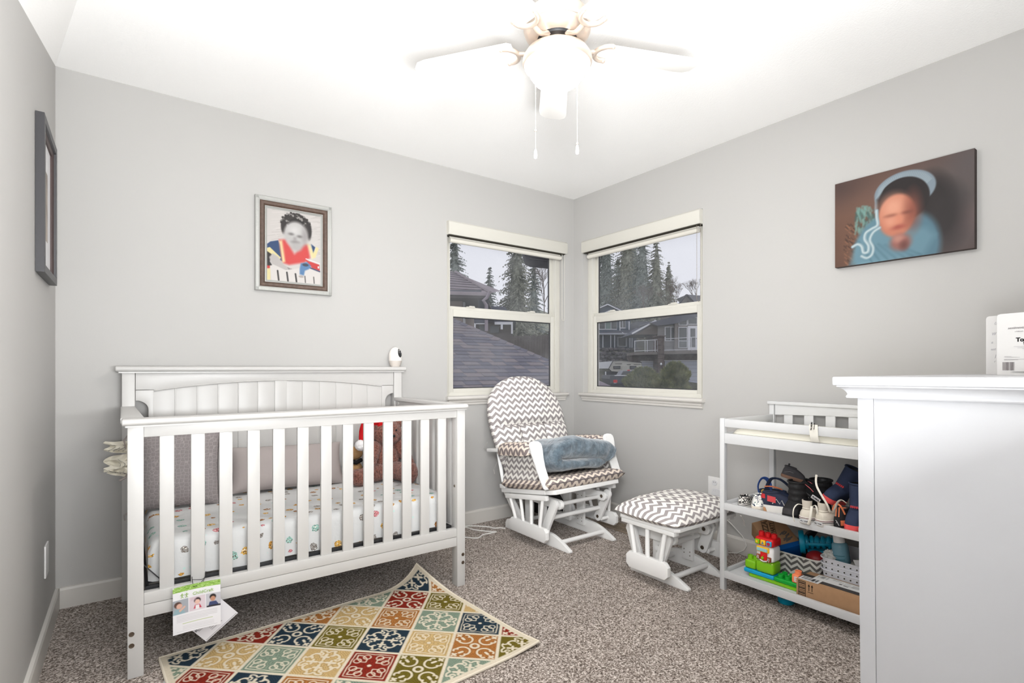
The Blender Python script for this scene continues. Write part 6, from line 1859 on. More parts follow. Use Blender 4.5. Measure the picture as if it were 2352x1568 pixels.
# ================================================================== pictures
m_canvasprint = colattr('canvas_print', .55, .3, (900, .1, .001)); m_artprint = colattr('framed_drawing', .5, .3)
t = thing('canvas_print', 'canvas photo of a swaddled newborn in a blue bonnet on the right wall', 'picture', (0, -2.21, 1.79))
k = MB(); cy0, cy1, cz0, cz1 = -2.4835, -1.946, 1.584, 2.002
k.box(-.034, -.001, cy0, cy1, cz0, cz1, .002); part('stretcher', k, mat('dark_canvas_edge', RGB(70, 60, 58), .7, .2), t, True)
cv = Canvas(270, 210, (84, 62, 54))
for (cx_, cy_, rx, ry, c, kk) in [(.18, .25, .35, .3, (122, 90, 76), .9), (.8, .2, .3, .3, (108, 88, 82), .8), (.9, .5, .25, .4, (84, 80, 80), .8), (.10, .75, .16, .4, (112, 78, 60), .8), (.9, .75, .14, .18, (132, 108, 108), .7), (.97, .1, .1, .2, (92, 84, 84), .8), (.05, .05, .2, .2, (76, 58, 54), .8), (.80, .9, .3, .16, (78, 70, 70), .8)]: cv.ell(cx_, cy_, rx, ry, c, 1.6, 0, kk)
rs = np.random.RandomState(2)
cv.ell(.72, .48, .15, .32, (34, 29, 28), .6); cv.ell(.80, .62, .14, .3, (44, 38, 38), 1.0)
for i in range(60):
    x, y = .06 + rs.rand() * .12, .5 + rs.rand() * .5; cv.line([(x, y), (x + .02, y + .03)], .012, (150, 104, 78) if i % 2 else (60, 42, 34), .01, .6)
for i in range(90):
    x, y = .17 + rs.rand() * .15, .33 + rs.rand() * .28
    cv.line([(x, y), (x + .03 * (rs.rand() - .3), y + .05)], .014, (118, 158, 150) if i % 3 else (66, 96, 92), .02, .8)
cv.ell(.46, .86, .30, .40, (96, 132, 146), .12); cv.ell(.62, .88, .17, .34, (88, 122, 138), .3); cv.ell(.36, .95, .20, .3, (116, 152, 166), .5)
cv.poly([(.12, 1), (.22, .72), (.32, .62), (.7, .7), (.76, .8), (.68, 1)], (104, 140, 154), .06, .8)
for i in range(7): cv.line([(.20 + .05 * i, .74 + .02 * i), (.30 + .06 * i, .99)], .010, (72, 104, 120), .03, .6)
cv.ell(.54, .26, .22, .21, (132, 146, 156), .06)            # bonnet
for i in range(34):
    a = math.radians(200 + 140 * i / 33); cv.line([(.54 + .20 * math.cos(a), .27 + .20 * math.sin(a)), (.54 + .165 * math.cos(a), .29 + .16 * math.sin(a))], .006, (172, 186, 192), .01, .8)
cv.ell(.530, .36, .188, .245, (36, 29, 29), .05); cv.poly([(.322, .44), (.325, .30), (.36, .18), (.40, .16), (.36, .28), (.348, .44)], (150, 164, 172), .02); cv.poly([(.345, .50), (.34, .30), (.40, .22), (.44, .3), (.37, .55)], (38, 30, 29), .04)
cv.ell(.485, .52, .135, .235, (196, 122, 96), .16); cv.ell(.46, .42, .10, .14, (226, 160, 132), 1.0, 0, .8); cv.ell(.60, .50, .06, .2, (140, 78, 62), 1.0, 0, .7)
cv.ell(.445, .51, .045, .016, (136, 78, 62), 1.2); cv.ell(.565, .505, .040, .015, (128, 72, 58), 1.2); cv.ell(.50, .565, .034, .05, (214, 136, 108), 1.0); cv.ell(.495, .65, .05, .022, (164, 82, 70), 1.2); cv.ell(.44, .58, .04, .06, (228, 158, 130), 1.2, 0, .7)
cv.ell(.515, .82, .075, .09, (150, 98, 88), .6); cv.ell(.50, .78, .04, .04, (186, 130, 116), 1); cv.ell(.54, .86, .03, .05, (110, 66, 60), 1.2)
msk = np.clip(1.1 - np.hypot((cv.X - .52) / .20, (cv.Y - .68) / .34), 0, 1) * 3; cv.blur(np.clip(msk, 0, 1), 10)
cord = smooth_path([(.338, .42, 0), (.340, .50, 0), (.345, .585, 0), (.300, .615, 0), (.255, .65, 0), (.245, .72, 0), (.275, .80, 0), (.27, .87, 0), (.235, .87, 0), (.222, .80, 0), (.19, .765, 0), (.148, .785, 0)], 5)
cv.line([(p.x, p.y) for p in cord], .034, (150, 172, 180), .012); cv.line([(p.x - .003, p.y) for p in cord], .014, (196, 210, 212), .012)
cord = smooth_path([(.36, .62, 0), (.31, .66, 0), (.285, .74, 0), (.31, .83, 0), (.30, .91, 0), (.26, .94, 0), (.22, .91, 0)], 5)
cv.line([(p.x, p.y) for p in cord], .032, (150, 172, 180), .012); cv.line([(p.x, p.y) for p in cord], .012, (196, 210, 212), .012)
printed('print', cv, planefn((-.0348, cy1 - .001, cz1 - .001), (-.0348, cy0 + .001, cz1 - .001), (-.0348, cy1 - .001, cz0 + .001)), m_canvasprint, t, gain=.72)

t = thing('framed_drawing', 'silver and brown framed drawing of a curly haired toddler above the crib', 'picture', (-2.137, 0, 1.76))
fx0, fx1, fz0, fz1 = -2.3415, -1.9330, 1.5050, 2.0205
m_silver = mat('ribbed_silver', RGB(168, 168, 164), .35, .5, metal=.3); m_walnut = mat('walnut_moulding', RGB(84, 66, 56), .45, .4, var=.25, vscale=60)
def frame(k, x0, x1, z0, z1, w, prof):
    """mitred frame; prof: list of (inset 0..w, y)"""
    cor = [(x0, z0, 1, 1), (x1, z0, -1, 1), (x1, z1, -1, -1), (x0, z1, 1, -1)]
    rings = [[Vector((x + sx__ * a, y, z + sz * a)) for a, y in prof] for x, z, sx__, sz in cor]
    rings.append(rings[0]); k.loops(rings, False, False)
k = MB(); frame(k, fx0, fx1, fz0, fz1, .024, [(0, -.001), (0, -.020), (.003, -.024), (.018, -.024), (.024, -.021), (.024, -.001)]); fo = part('outer_frame', k, m_silver, t, True, 20)
k = MB()
for i in range(60):
    x = fx0 + .008 + (fx1 - fx0 - .016) * i / 59
    for z in (fz0 + .0105, fz1 - .0105): k.box(x - .0016, x + .0016, -.0252, -.0238, z - .0065, z + .0065, 0)
for i in range(76):
    z = fz0 + .008 + (fz1 - fz0 - .016) * i / 75
    for x in (fx0 + .0105, fx1 - .0105): k.box(x - .0065, x + .0065, -.0252, -.0238, z - .0016, z + .0016, 0)
part('ribbing', k, m_silver, fo, True, 0)
k = MB(); frame(k, fx0 + .024, fx1 - .024, fz0 + .024, fz1 - .024, .026, [(0, -.001), (0, -.020), (.006, -.0235), (.018, -.022), (.026, -.014), (.026, -.001)]); part('wood_frame', k, m_walnut, t, True, 20)
k = MB(); frame(k, fx0 + .050, fx1 - .050, fz0 + .050, fz1 - .050, .012, [(0, -.001), (0, -.016), (.004, -.017), (.006, -.012), (.012, -.009), (.012, -.001)]); part('inner_lip', k, m_silver, t, True, 20)
cv = Canvas(190, 260, (206, 200, 196))
px0, px1, pz0, pz1 = fx0 + .062, fx1 - .062, fz0 + .062, fz1 - .062
fu = lambda x: (x - px0) / (px1 - px0); fv = lambda z: (pz1 - z) / (pz1 - pz0)
for i in range(160):
    x, y = rs.rand(), rs.rand() * .6; cv.line([(x, y), (x + .10 + .12 * rs.rand(), y - .03)], .008, (178, 170, 166) if i % 2 else (218, 212, 208), .01, .5)
cv.ell(.53, .17, .26, .16, (44, 41, 40), .12)
for i in range(150):
    a = rs.rand() * 2 * PI; r = .6 + .5 * rs.rand(); x, y = .53 + .25 * r * math.cos(a), .16 + .15 * r * math.sin(a)
    if y < .27: cv.ell(x, y, .022, .016, (58, 54, 52) if i % 4 else (150, 146, 142), .5, 0, .8)
cv.ell(.30, .22, .05, .10, (52, 48, 47), .5); cv.ell(.78, .24, .05, .12, (52, 48, 47), .5)
cv.poly([(0, .50), (.06, .46), (.20, .43), (.28, .56), (.28, .72), (.16, .70), (0, .58)], (48, 72, 112), .01); cv.poly([(.82, .42), (.90, .46), (.86, .56)], (48, 72, 112), .01)
cv.poly([(0, .555), (.05, .54), (.25, .67), (.22, .71), (0, .61)], (226, 212, 156), .008)
cv.poly([(.22, .42), (.34, .40), (.42, .5), (.50, .60), (.60, .52), (.66, .42), (.76, .44), (.80, .62), (.70, .70), (.40, .76), (.28, .74), (.24, .56)], (208, 72, 70), .04)
cv.poly([(.22, .44), (.27, .42), (.33, .72), (.28, .74)], (230, 214, 160), .03); cv.poly([(.74, .42), (.80, .44), (.90, .60), (.84, .64)], (230, 214, 160), .03); cv.poly([(.84, .60), (.92, .45), (.97, .47), (.90, .62)], (226, 212, 156), .01)
cv.ell(.53, .32, .225, .19, (190, 187, 185), .25); cv.ell(.50, .26, .12, .08, (212, 209, 207), 1, 0, .7); cv.ell(.44, .315, .05, .016, (112, 109, 107), 1.2); cv.ell(.60, .335, .05, .016, (112, 109, 107), 1.2); cv.ell(.52, .425, .075, .022, (136, 132, 130), 1.2); cv.ell(.70, .32, .06, .12, (150, 146, 144), 1.2, 0, .6); cv.ell(.54, .49, .10, .06, (180, 176, 174), .8); cv.ell(.51, .375, .03, .025, (160, 156, 154), 1.2)
cv.blur(np.clip(3 * (1.15 - np.hypot((cv.X - .53) / .30, (cv.Y - .46) / .25)), 0, 1), 14)
cv.poly([(0, .60), (.09, .64), (.05, .74), (.10, .80), (.04, .83), (0, .82)], (46, 42, 42), .01); cv.poly([(0, .80), (.06, .80), (.05, .84), (0, .84)], (200, 66, 60), .01); cv.poly([(0, .85), (.06, .83), (.06, 1), (0, 1)], (226, 212, 156), .01)
cv.poly([(.04, .68), (.10, .62), (.20, .66), (.30, .76), (.44, .82), (.50, .88), (.46, .89), (.36, .86), (.20, .83), (.07, .76)], (186, 180, 177), .02)
for i in range(4): cv.line([(.38 + .03 * i, .80 + .006 * i), (.43 + .03 * i, .865 + .006 * i)], .008, (110, 104, 102), .006)
cv.poly([(.05, .80), (.12, .78), (.34, .84), (.60, .79), (.98, .76), (1, .80), (1, 1), (.08, 1)], (216, 210, 206), .01)
for x in (.19, .36, .52): cv.line([(x, .86 + .2 * (x - .19) * .3), (x + .02, .99)], .022, (60, 57, 56), .008)
for x in (.70, .87): cv.line([(x, .90), (x + .01, .99)], .014, (90, 86, 84), .008)
cv.poly([(.70, .66), (.98, .71), (.99, .80), (.84, .77)], (198, 66, 64), .01); cv.line([(.72, .645), (.99, .695)], .014, (230, 226, 224), .006); cv.line([(.80, .77), (.99, .81)], .02, (70, 74, 104), .008); cv.rect(.95, .735, .975, .765, (236, 232, 230))
cv.poly([(.60, .80), (.62, .72), (.74, .69), (.82, .74), (.78, .79), (.70, .82), (.68, .89), (.60, .88)], (92, 130, 172), .02); cv.ell(.71, .735, .06, .022, (66, 74, 88), .4); cv.ell(.63, .91, .05, .018, (176, 168, 162), .5)
printed('drawing', cv, planefn((px0, -.008, pz1), (px1, -.008, pz1), (px0, -.008, pz0)), m_artprint, t, gain=.72)

t = thing('picture_frame', 'dark framed picture on the left wall seen almost edge on', 'picture', (XL, -.43, 1.71))
m_dark = mat('charcoal_frame', RGB(62, 61, 63), .4, .4, bump=.1, bscale=600); m_dbr = mat('dark_brown_frame', RGB(72, 58, 56), .45, .4)
ly0, ly1, lz0, lz1, lt = -.632, -.235, 1.424, 1.990, .026
cor = [(ly0, lz0, 1, 1), (ly1, lz0, -1, 1), (ly1, lz1, -1, -1), (ly0, lz1, 1, -1)]
def lframe(prof):
    k = MB(); rings = [[Vector((XL + x, y + sy__ * a, z + sz * a)) for a, x in prof] for y, z, sy__, sz in cor]; rings.append(rings[0]); k.loops(rings, False, False); return k
part('outer_frame', lframe([(0, .001), (0, lt - .001), (.001, lt), (.028, lt), (.030, lt - .006), (.030, .001)]), m_dark, t, True, 20)
part('inner_frame', lframe([(.030, .001), (.030, lt - .008), (.044, lt - .012), (.044, .001)]), m_dbr, t, True, 20)
k = MB(); k.box(XL + .002, XL + .008, ly0 + .03, ly1 - .03, lz0 + .03, lz1 - .03, 0); pm = part('mount', k, m_paper, t, True)
k = MB(); k.box(XL + .008, XL + .0085, ly0 + .13, ly1 - .13, lz0 + .15, lz1 - .15, 0); part('photo', k, mat('muted_photo', RGB(150, 140, 130), .5, .3, var=.3, vscale=14), pm, True)
# ================================================================== outside the windows
m_shing = []
for i, c in enumerate([(126, 122, 128), (117, 115, 124), (134, 128, 131), (111, 109, 119), (138, 130, 132)]):
    m_shing.append(mat('asphalt_shingle_%s' % 'abcde'[i], RGB(*c), .9, .1, var=.12, vscale=90, bump=.4, bscale=160))
m_soffit = mat('dark_fascia', RGB(52, 50, 54), .6, .2)
def plane_hit(px, py, p0, n):
    r = at(px, py, 1.0) - CAM
    return CAM + r * ((p0 - CAM).dot(n) / r.dot(n))
# ------ own garage roof: courses run along x, slope rises along +y
g0 = at(1150, 893, 8.5); sl_ = .5
th_ = math.atan(sl_); cs, sn = math.cos(th_), math.sin(th_)
gn = Vector((0, -sn, cs))
hA, hB = plane_hit(1264, 833, g0, gn), plane_hit(1033, 733, g0, gn)
def hip_x(s):
    pa = (hA - g0).dot(Vector((0, cs, sn))); pb = (hB - g0).dot(Vector((0, cs, sn)))
    return hA.x + (hB.x - hA.x) * (s - pa) / (pb - pa)
groof = thing('garage_roof', 'gray shingled hip roof just below and outside the left window', 'roof', tuple(g0))
EXPO = .143
def gp(x, s, o): 
    return Vector((x, g0.y + s * cs - o * sn, g0.z + s * sn + o * cs))
k = MB(); s_lo, s_hi = -9 * EXPO, 20 * EXPO
xl_ = hB.x - 2.6
k.add([gp(xl_, s_lo, -.012), gp(hip_x(s_lo), s_lo, -.012), gp(hip_x(s_hi), s_hi, -.012), gp(xl_, s_hi, -.012), gp(xl_, s_lo, -.15), gp(hip_x(s_lo), s_lo, -.15), gp(hip_x(s_hi), s_hi, -.15), gp(xl_, s_hi, -.15)], [(0, 1, 2, 3), (7, 6, 5, 4), (0, 4, 5, 1), (1, 5, 6, 2), (2, 6, 7, 3), (3, 7, 4, 0)]); part('deck', k, m_shing[3], groof, True, 0)
rg = random.Random(21)
for i in range(-8, 20):
    s0_ = i * EXPO; s1_ = s0_ + EXPO * 1.12
    xr0, xr1 = hip_x(s0_), hip_x(s1_)
    yy_ = g0.y + (i - .5) * EXPO * cs; dv_ = AX + RT * ((1010 - 1176) / F_PX); x = CAM.x + (yy_ - CAM.y) * dv_.x / dv_.y - rg.random() * .25
    while x < max(xr0, xr1):
        w = rg.uniform(.22, .38); xa, xb = max(x, xl_), x + w - .004
        x += w
        if xb <= xa + .02: continue
        a0, b0 = xa, min(xb, xr0); a1, b1 = xa, min(xb, xr1)
        if b0 <= a0 + .01: continue
        b1 = max(b1, a1 + .005)
        t0_ = .013 + rg.choice([0, .004, .007])
        v = [gp(a0, s0_, 0), gp(b0, s0_, 0), gp(b1, s1_, -.006), gp(a1, s1_, -.006), gp(a0, s0_, t0_), gp(b0, s0_, t0_), gp(b1, s1_, .003), gp(a1, s1_, .003)]
        k = MB(); k.add(v, [(4, 5, 6, 7), (0, 4, 7, 3), (0, 1, 5, 4), (1, 2, 6, 5)]); part('shingle', k, rg.choice(m_shing), groof, True, 0)
L = (hB - hA).length; hd = (hB - hA).normalized(); nseg = int(L * 1.5 / .16)
for i in range(nseg):
    p = hA - hd * .9 + hd * (i * .16); M = frame_M(p + Vector((0, 0, .018)), hd, Vector((.75, .2, .25)))
    k = MB(); k.box(0, .175, -.055, .07, -.004 + 0, .010, 0, M=M @ Matrix.Rotation(-.06, 4, 'Y')); part('ridge_cap', k, rg.choice(m_shing), groof, True, 0)

def ebox(k, x0, x1, y0, y1, d, dep, bev=0, mi=0):
    """real box whose front face covers the given photo rectangle at distance d, edges along the view axes"""
    a = at(x0, y1, d); b = at(x1, y0, d)
    M = Matrix(((RT.x, AX.x, 0, a.x), (RT.y, AX.y, 0, a.y), (0, 0, 1, a.z), (0, 0, 0, 1)))
    w = (b - a).dot(RT); h = b.z - a.z
    k.box(0, w, 0, dep, 0, h, bev, 2, mi, M); return k
def epoly(k, pts, d, dep):
    P = [at(x, y, d) for x, y in pts]; Q = [p + AX * dep for p in P]; n = len(P)
    b = bmesh.new(); A_ = [b.verts.new(p) for p in P]; B_ = [b.verts.new(p) for p in Q]
    b.faces.new(A_); b.faces.new(B_[::-1])
    for i in range(n): b.faces.new((A_[i], B_[i], B_[(i + 1) % n], A_[(i + 1) % n]))
    bmesh.ops.recalc_face_normals(b, faces=list(b.faces)); return k.bm(b)
def ebar(k, p, q, d, w, dep):
    a, b = at(*p, d), at(*q, d); dr_ = (b - a); L = dr_.length; x = dr_.normalized(); y = AX.cross(x); 
    M = Matrix(((x.x, AX.x, -y.x, a.x), (x.y, AX.y, -y.y, a.y), (x.z, AX.z, -y.z, a.z), (0, 0, 0, 1)))
    k.box(0, L, 0, dep, -w / 2, w / 2, 0, M=M); return k
m_wtrim = mat('outdoor_white_trim', RGB(226, 226, 230), .6, .2); m_dglass = mat('dark_window_glass', RGB(74, 78, 80), .15, .5)

# own eave gutter seen at the top of the left window
t = thing('eave_gutter', 'dark gutter end of the own eave at the top right of the left window', 'gutter', tuple(at(1235, 590, 5.2)))
k = MB(); P = [(1200, 560), (1204, 582), (1209, 592), (1219, 597), (1275, 603), (1285, 560)]
epoly(k, P, 5.2, .35); part('trough', k, m_soffit, t, True, 0)
k = MB(); ebar(k, (1220, 589), (1275, 596), 5.19, .008, .01); ebar(k, (1217, 593), (1275, 600), 5.19, .006, .01); part('lip', k, mat('gutter_edge', RGB(64, 62, 66), .5, .3), t, True, 0)

# ------ neighbour house at the upper left of the left window
m_beige = mat('beige_stucco', RGB(150, 140, 134), .9, .1, var=.06, vscale=2); m_mauve = mat('mauve_shingle', RGB(150, 140, 144), .9, .1, var=.12, vscale=3)
nh = thing('neighbour_house', 'neighbouring house with mauve shingled hip roof at the left of the left window', 'house', tuple(at(1050, 720, 16)))
def PN(nm, k, m, par=None, sm=0): return part(nm, k, m, par or nh, True, sm)
k = MB(); ebox(k, 960, 1062, 684, 1000, 16, 5); PN('wall', k, m_beige)
k = MB(); ebox(k, 1062, 1067, 690, 1000, 16.2, .3); PN('corner_post', k, m_wtrim)
k = MB(); ebox(k, 955, 1105, 666, 677, 15.2, .12); PN('gutter', k, mat('slate_gutter', RGB(96, 98, 106), .6, .2))
k = MB(); ebox(k, 955, 1118, 677, 684, 15.3, 4.0); PN('soffit', k, mat('gray_soffit', RGB(112, 106, 106), .9, .1))
k = MB(); ebox(k, 1098, 1122, 672, 715, 15.8, .25); PN('brace_post', k, mat('dark_slate', RGB(66, 66, 74), .8, .1))
k = MB(); ebox(k, 1067, 1122, 706, 730, 16.2, .3); PN('beam', k, mat('gray_soffit', RGB(112, 106, 106), .9, .1))
k = MB(); k.tube([at(1124, 672, 15.0), at(1118, 684, 15.0), at(1110, 690, 15.0), at(1117, 700, 15.05), at(1117, 760, 15.05)], .05, 8); PN('downspout', k, mat('mauve_metal', RGB(150, 140, 148), .5, .3), None, 40)
# roof: hip planes with raised courses
e0, e1 = at(940, 667, 15.1), at(1126, 673, 15.1); r0 = at(1000, 610, 18.2); r1 = at(1046, 626, 18.2); bk = at(1150, 668, 22)
k = MB(); k.add([e0, e1, r1, r0, e0 - UP * .08, e1 - UP * .08], [(0, 1, 2, 3), (0, 4, 5, 1)]); k.add([e1, bk, r1], [(0, 1, 2)]); rf = PN('roof', k, m_mauve)
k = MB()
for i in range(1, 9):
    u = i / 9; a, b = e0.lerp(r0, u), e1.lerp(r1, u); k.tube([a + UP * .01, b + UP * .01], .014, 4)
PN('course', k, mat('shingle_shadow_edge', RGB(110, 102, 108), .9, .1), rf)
k = MB(); k.tube([e1 + UP * .02, r1 + UP * .02], .05, 6); PN('hip_cap', k, m_mauve, rf)

# ------ small houses far beyond the garage roof
m_gsid = mat('gray_siding', RGB(132, 136, 142), .9, .1)
fh = thing('far_house', 'distant gray house with white gable trim above the garage roof', 'house', tuple(at(1100, 760, 38)))
def PF(nm, k, m, par=None, sm=0): return part(nm, k, m, par or fh, True, sm)
k = MB(); ebox(k, 1066, 1178, 742, 900, 38, 8); PF('wall', k, mat('brown_siding', RGB(110, 104, 100), .9, .1))
k = MB(); epoly(k, [(1062, 742), (1074, 726), (1066, 700), (1160, 704), (1185, 740)], 38.2, 8); PF('roof', k, mat('slate_roof', RGB(92, 94, 104), .9, .1))
k = MB(); ebar(k, (1070, 729), (1090, 744), 37.7, .11, .2); ebox(k, 1089, 1092.5, 743, 765, 37.7, .2); ebox(k, 1092, 1120, 742, 744, 37.7, .2); PF('trim', k, m_wtrim)
k = MB(); ebox(k, 1136, 1178, 739, 745, 37.6, .3); ebox(k, 1150, 1155, 745, 756, 37.6, .3); ebox(k, 1174, 1178, 745, 766, 37.6, .3); PF('carport_frame', k, m_wtrim)
k = MB(); ebox(k, 1120, 1135, 735, 741, 37.4, .4); PF('eave', k, m_soffit)
for (a, b, c, d_) in ((1100, 1112, 747, 762), (1126, 1146, 748, 764)):
    k = MB(); ebox(k, a, b, c, d_, 37.9, .15); w_ = PF('window', k, m_dglass)
fence = thing('board_fence', 'dark wooden fence running behind the garage roof', 'fence', tuple(at(1210, 800, 24)))
m_fence = mat('weathered_fence', RGB(112, 106, 102), .9, .1, var=.15, vscale=3)
for i in range(26):
    x = 1128 + i * 6.2
    k = MB(); ebox(k, x, x + 5.7, 772 - .02 * (x - 1128) + (i * 7 % 3) * .3, 920, 24 + (i % 2) * .02, .03); part('board', k, m_fence, fence, True, 0)
k = MB(); ebox(k, 1126, 1292, 782, 785, 24.06, .08); part('fence_rail', k, m_fence, fence, True, 0)

# ------ terrain
def terr(u, v):
    d = 6 + 170 * v ** 1.3; lat = (u - .5) * 2 * (30 + d * 1.1)
    z = -2.6 + .9 * min(1, d / 60)
    if d > 62: z += (d - 62) * .14 + 2.2 * noise.noise(Vector((lat * .05, d * .05, 0)))
    if lat < 0.06 * d + 1 and 30 < d <= 62: z += (d - 30) * .05
    p = CAM + AX * d + RT * lat; return Vector((p.x, p.y, z))
k = MB(); k.grid(terr, 60, 50)
gt = k.mesh('ground', 180); 
def ground_mat():
    q = N('wet_ground'); tcn = q.n('ShaderNodeTexCoord'); n1 = q.noise(tcn.outputs['Object'], .5, 6, .6)
    c = q.ramp(n1.outputs['Fac'], [(.35, RGB(66, 62, 56)), (.5, RGB(84, 86, 70)), (.62, RGB(100, 96, 90))]); return q.base(c, .95, .05)
gt.materials.append(ground_mat()); go = link('ground', gt); go['kind'] = 'structure'

# ------ blue-gray house (right window, left half)
m_bsid = mat('blue_gray_siding', RGB(98, 110, 124), .9, .1)
def lap(k, x0, x1, y0, y1, d, n):
    for i in range(n):
        a, b = y0 + (y1 - y0) * i / n, y0 + (y1 - y0) * (i + 1) / n
        ebox(k, x0, x1, a + (b - a) * .12, b, d - (i % 2) * .0, .04)
bh = thing('blue_house', 'blue gray house with white gables and trim behind the camper', 'house', tuple(at(1410, 790, 86)))
def PBH(nm, k, m, par=None, sm=0): return part(nm, k, m, par or bh, True, sm)
D = 86
k = MB(); epoly(k, [(1340, 800), (1340, 722), (1397, 699), (1448, 722), (1448, 800)], D, 9); PBH('wall', k, m_bsid)
k = MB(); lap(k, 1345, 1447, 757, 766, D - .08, 3); lap(k, 1345, 1447, 724, 756, D - .08, 8); PBH('lap_siding', k, m_bsid)
k = MB(); epoly(k, [(1335, 724), (1396, 697), (1452, 721), (1452, 725), (1396, 701), (1335, 728)], D - .6, 10); PBH('roof', k, mat('slate_roof', RGB(92, 94, 104)))
k = MB(); ebar(k, (1340, 723), (1396, 698.5), D - .8, .16, .2); ebar(k, (1396, 698.5), (1440, 720), D - .8, .16, .2); ebar(k, (1366, 728), (1400, 713), D - 1.2, .13, .2); ebar(k, (1400, 713), (1428, 726), D - 1.2, .13, .2); PBH('gable_trim', k, m_wtrim)
k = MB(); epoly(k, [(1370, 735), (1370, 727), (1400, 714), (1425, 726), (1425, 735)], D - 1, .5); PBH('gable_face', k, mat('slate_roof', RGB(92, 94, 104)))
for x0, x1, y0, y1, n in ((1376, 1417, 736, 757, 3), (1423, 1437, 730, 754, 2)):
    k = MB(); ebox(k, x0, x1, y0, y1, D - .2, .2); w_ = PBH('window', k, m_wtrim)
    pw = (x1 - x0 - 2 - (n - 1) * 1.6) / n
    for i in range(n):
        k = MB(); ebox(k, x0 + 1.4 + i * (pw + 1.6), x0 + 1.4 + i * (pw + 1.6) + pw, y0 + 1.4, y1 - 2.2, D - .24, .06); PBH('pane', k, mat('green_gray_glass', RGB(120, 142, 136), .2, .4) if (n == 3 and i == 1) else m_dglass, w_)
k = MB(); ebox(k, 1340, 1462, 764.5, 768, D - 2.6, 2.6); PBH('porch_beam', k, mat('gray_white_trim', RGB(176, 180, 186), .7, .2))
k = MB(); epoly(k, [(1335, 766), (1450, 757), (1462, 766)], D - 2.0, 2); PBH('porch_roof', k, mat('slate_roof', RGB(92, 94, 104)))
for x in (1384, 1402, 1411, 1446, 1451):
    k = MB(); ebox(k, x, x + 2.0, 768, 798, D - 2.4, .2); PBH('porch_column', k, mat('gray_white_trim', RGB(176, 180, 186), .7, .2))
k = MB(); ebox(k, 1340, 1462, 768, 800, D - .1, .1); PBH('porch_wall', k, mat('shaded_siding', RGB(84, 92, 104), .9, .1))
k = MB(); ebox(k, 1418, 1440, 773, 796, D - .3, .2); w_ = PBH('window', k, mat('gray_white_trim', RGB(176, 180, 186)))
k = MB(); ebox(k, 1421, 1437, 776, 794, D - .34, .06); PBH('pane', k, m_dglass, w_)
k = MB(); k.tube([at(1424, 738, D - .9), at(1424, 760, D - .9), at(1433, 766, D - 2.7)], .07, 6); ebox(k, 1444, 1446, 738, 760, D - .5, .1); PBH('downspout', k, m_wtrim)
k = MB(); epoly(k, [(1447, 768), (1447, 744), (1462, 738), (1500, 738), (1512, 768)], D + 1, 8); PBH('side_roof', k, mat('slate_roof', RGB(92, 94, 104)))

# ------ rock retaining wall
rw = thing('rock_wall', 'dark boulder retaining wall below the blue gray house', 'rock wall', tuple(at(1415, 830, 74)))
m_rock = [mat('boulder_a', RGB(84, 82, 84), .95, .05, var=.2, vscale=1.5), mat('boulder_b', RGB(70, 68, 70), .95, .05, var=.2, vscale=1.5), mat('boulder_c', RGB(96, 92, 94), .95, .05, var=.2, vscale=1.5)]
for r_ in range(4):
    for i in range(11):
        x = 1366 + i * 9.5 + (r_ % 2) * 4 + rg.uniform(-1.5, 1.5); y = 803 + r_ * 9.2 + rg.uniform(-1.5, 1.5)
        if x > 1462 - r_ * 0: continue
        sd_ = rg.random() * 50
        k = MB(); k.ball(at(x, y, 74.5 - r_ * .5 + rg.uniform(-.2, .2)), rg.uniform(.30, .42), 2, (1.15, 1.0, .8), fn=lambda d, sd_=sd_: 1 + .35 * noise.noise(d * 1.6 + Vector((sd_, 0, 0)))); part('boulder', k, rg.choice(m_rock), rw, True, 20)

# ------ brown house with deck and garage (right window, right half)
D = 70
m_tau = mat('taupe_siding', RGB(128, 122, 118), .9, .1); m_lsid = mat('light_gray_siding', RGB(150, 148, 146), .9, .1)
m_stone = mat('brown_stone', RGB(104, 94, 90), .95, .05, var=.3, vscale=2.2, bump=.5, bscale=4)
m_gar = mat('garage_white', RGB(196, 200, 212), .6, .2)
hs_ = thing('deck_house', 'taupe house with glass railed deck over white garage doors across the street', 'house', tuple(at(1550, 860, D)))
def PH(nm, k, m, par=None, sm=0): return part(nm, k, m, par or hs_, True, sm)
k = MB(); epoly(k, [(1452, 900), (1452, 812), (1640, 812), (1640, 900)], D, 8); PH('garage_wall', k, m_stone)
k = MB(); epoly(k, [(1510, 812), (1510, 750), (1553, 745), (1553, 812)], D + 2.2, 6); PH('wall', k, m_lsid)
k = MB()
for i in range(14): ebox(k, 1511, 1552, 752 + i * 4.3, 752 + i * 4.3 + 3.7, D + 2.1, .1)
PH('lap_siding', k, m_lsid)
k = MB(); epoly(k, [(1551, 812), (1551, 718), (1640, 708), (1640, 812)], D + 1.6, 7); PH('wall', k, m_tau)
k = MB(); ebox(k, 1550, 1556, 722, 808, D + 1.4, .3); PH('corner_board', k, m_tau)
k = MB(); epoly(k, [(1452, 768), (1505, 735), (1560, 737), (1560, 745), (1508, 757), (1505, 768)], D + 2.4, 8); PH('roof', k, mat('slate_roof', RGB(92, 94, 104)))
k = MB(); epoly(k, [(1460, 768), (1504, 741), (1512, 745), (1512, 768)], D + 2.2, .3); PH('gable_face', k, mat('brown_shake', RGB(104, 96, 90), .95, .05))
k = MB(); ebar(k, (1452, 766), (1505, 737), D + 1.9, .20, .3); ebar(k, (1504, 736), (1511, 740), D + 1.9, .20, .3); PH('gable_trim', k, m_wtrim)
k = MB(); epoly(k, [(1494, 741), (1556, 724), (1650, 704), (1650, 712), (1556, 742), (1510, 748)], D + 1.2, 8); PH('main_roof', k, mat('slate_roof', RGB(92, 94, 104)))
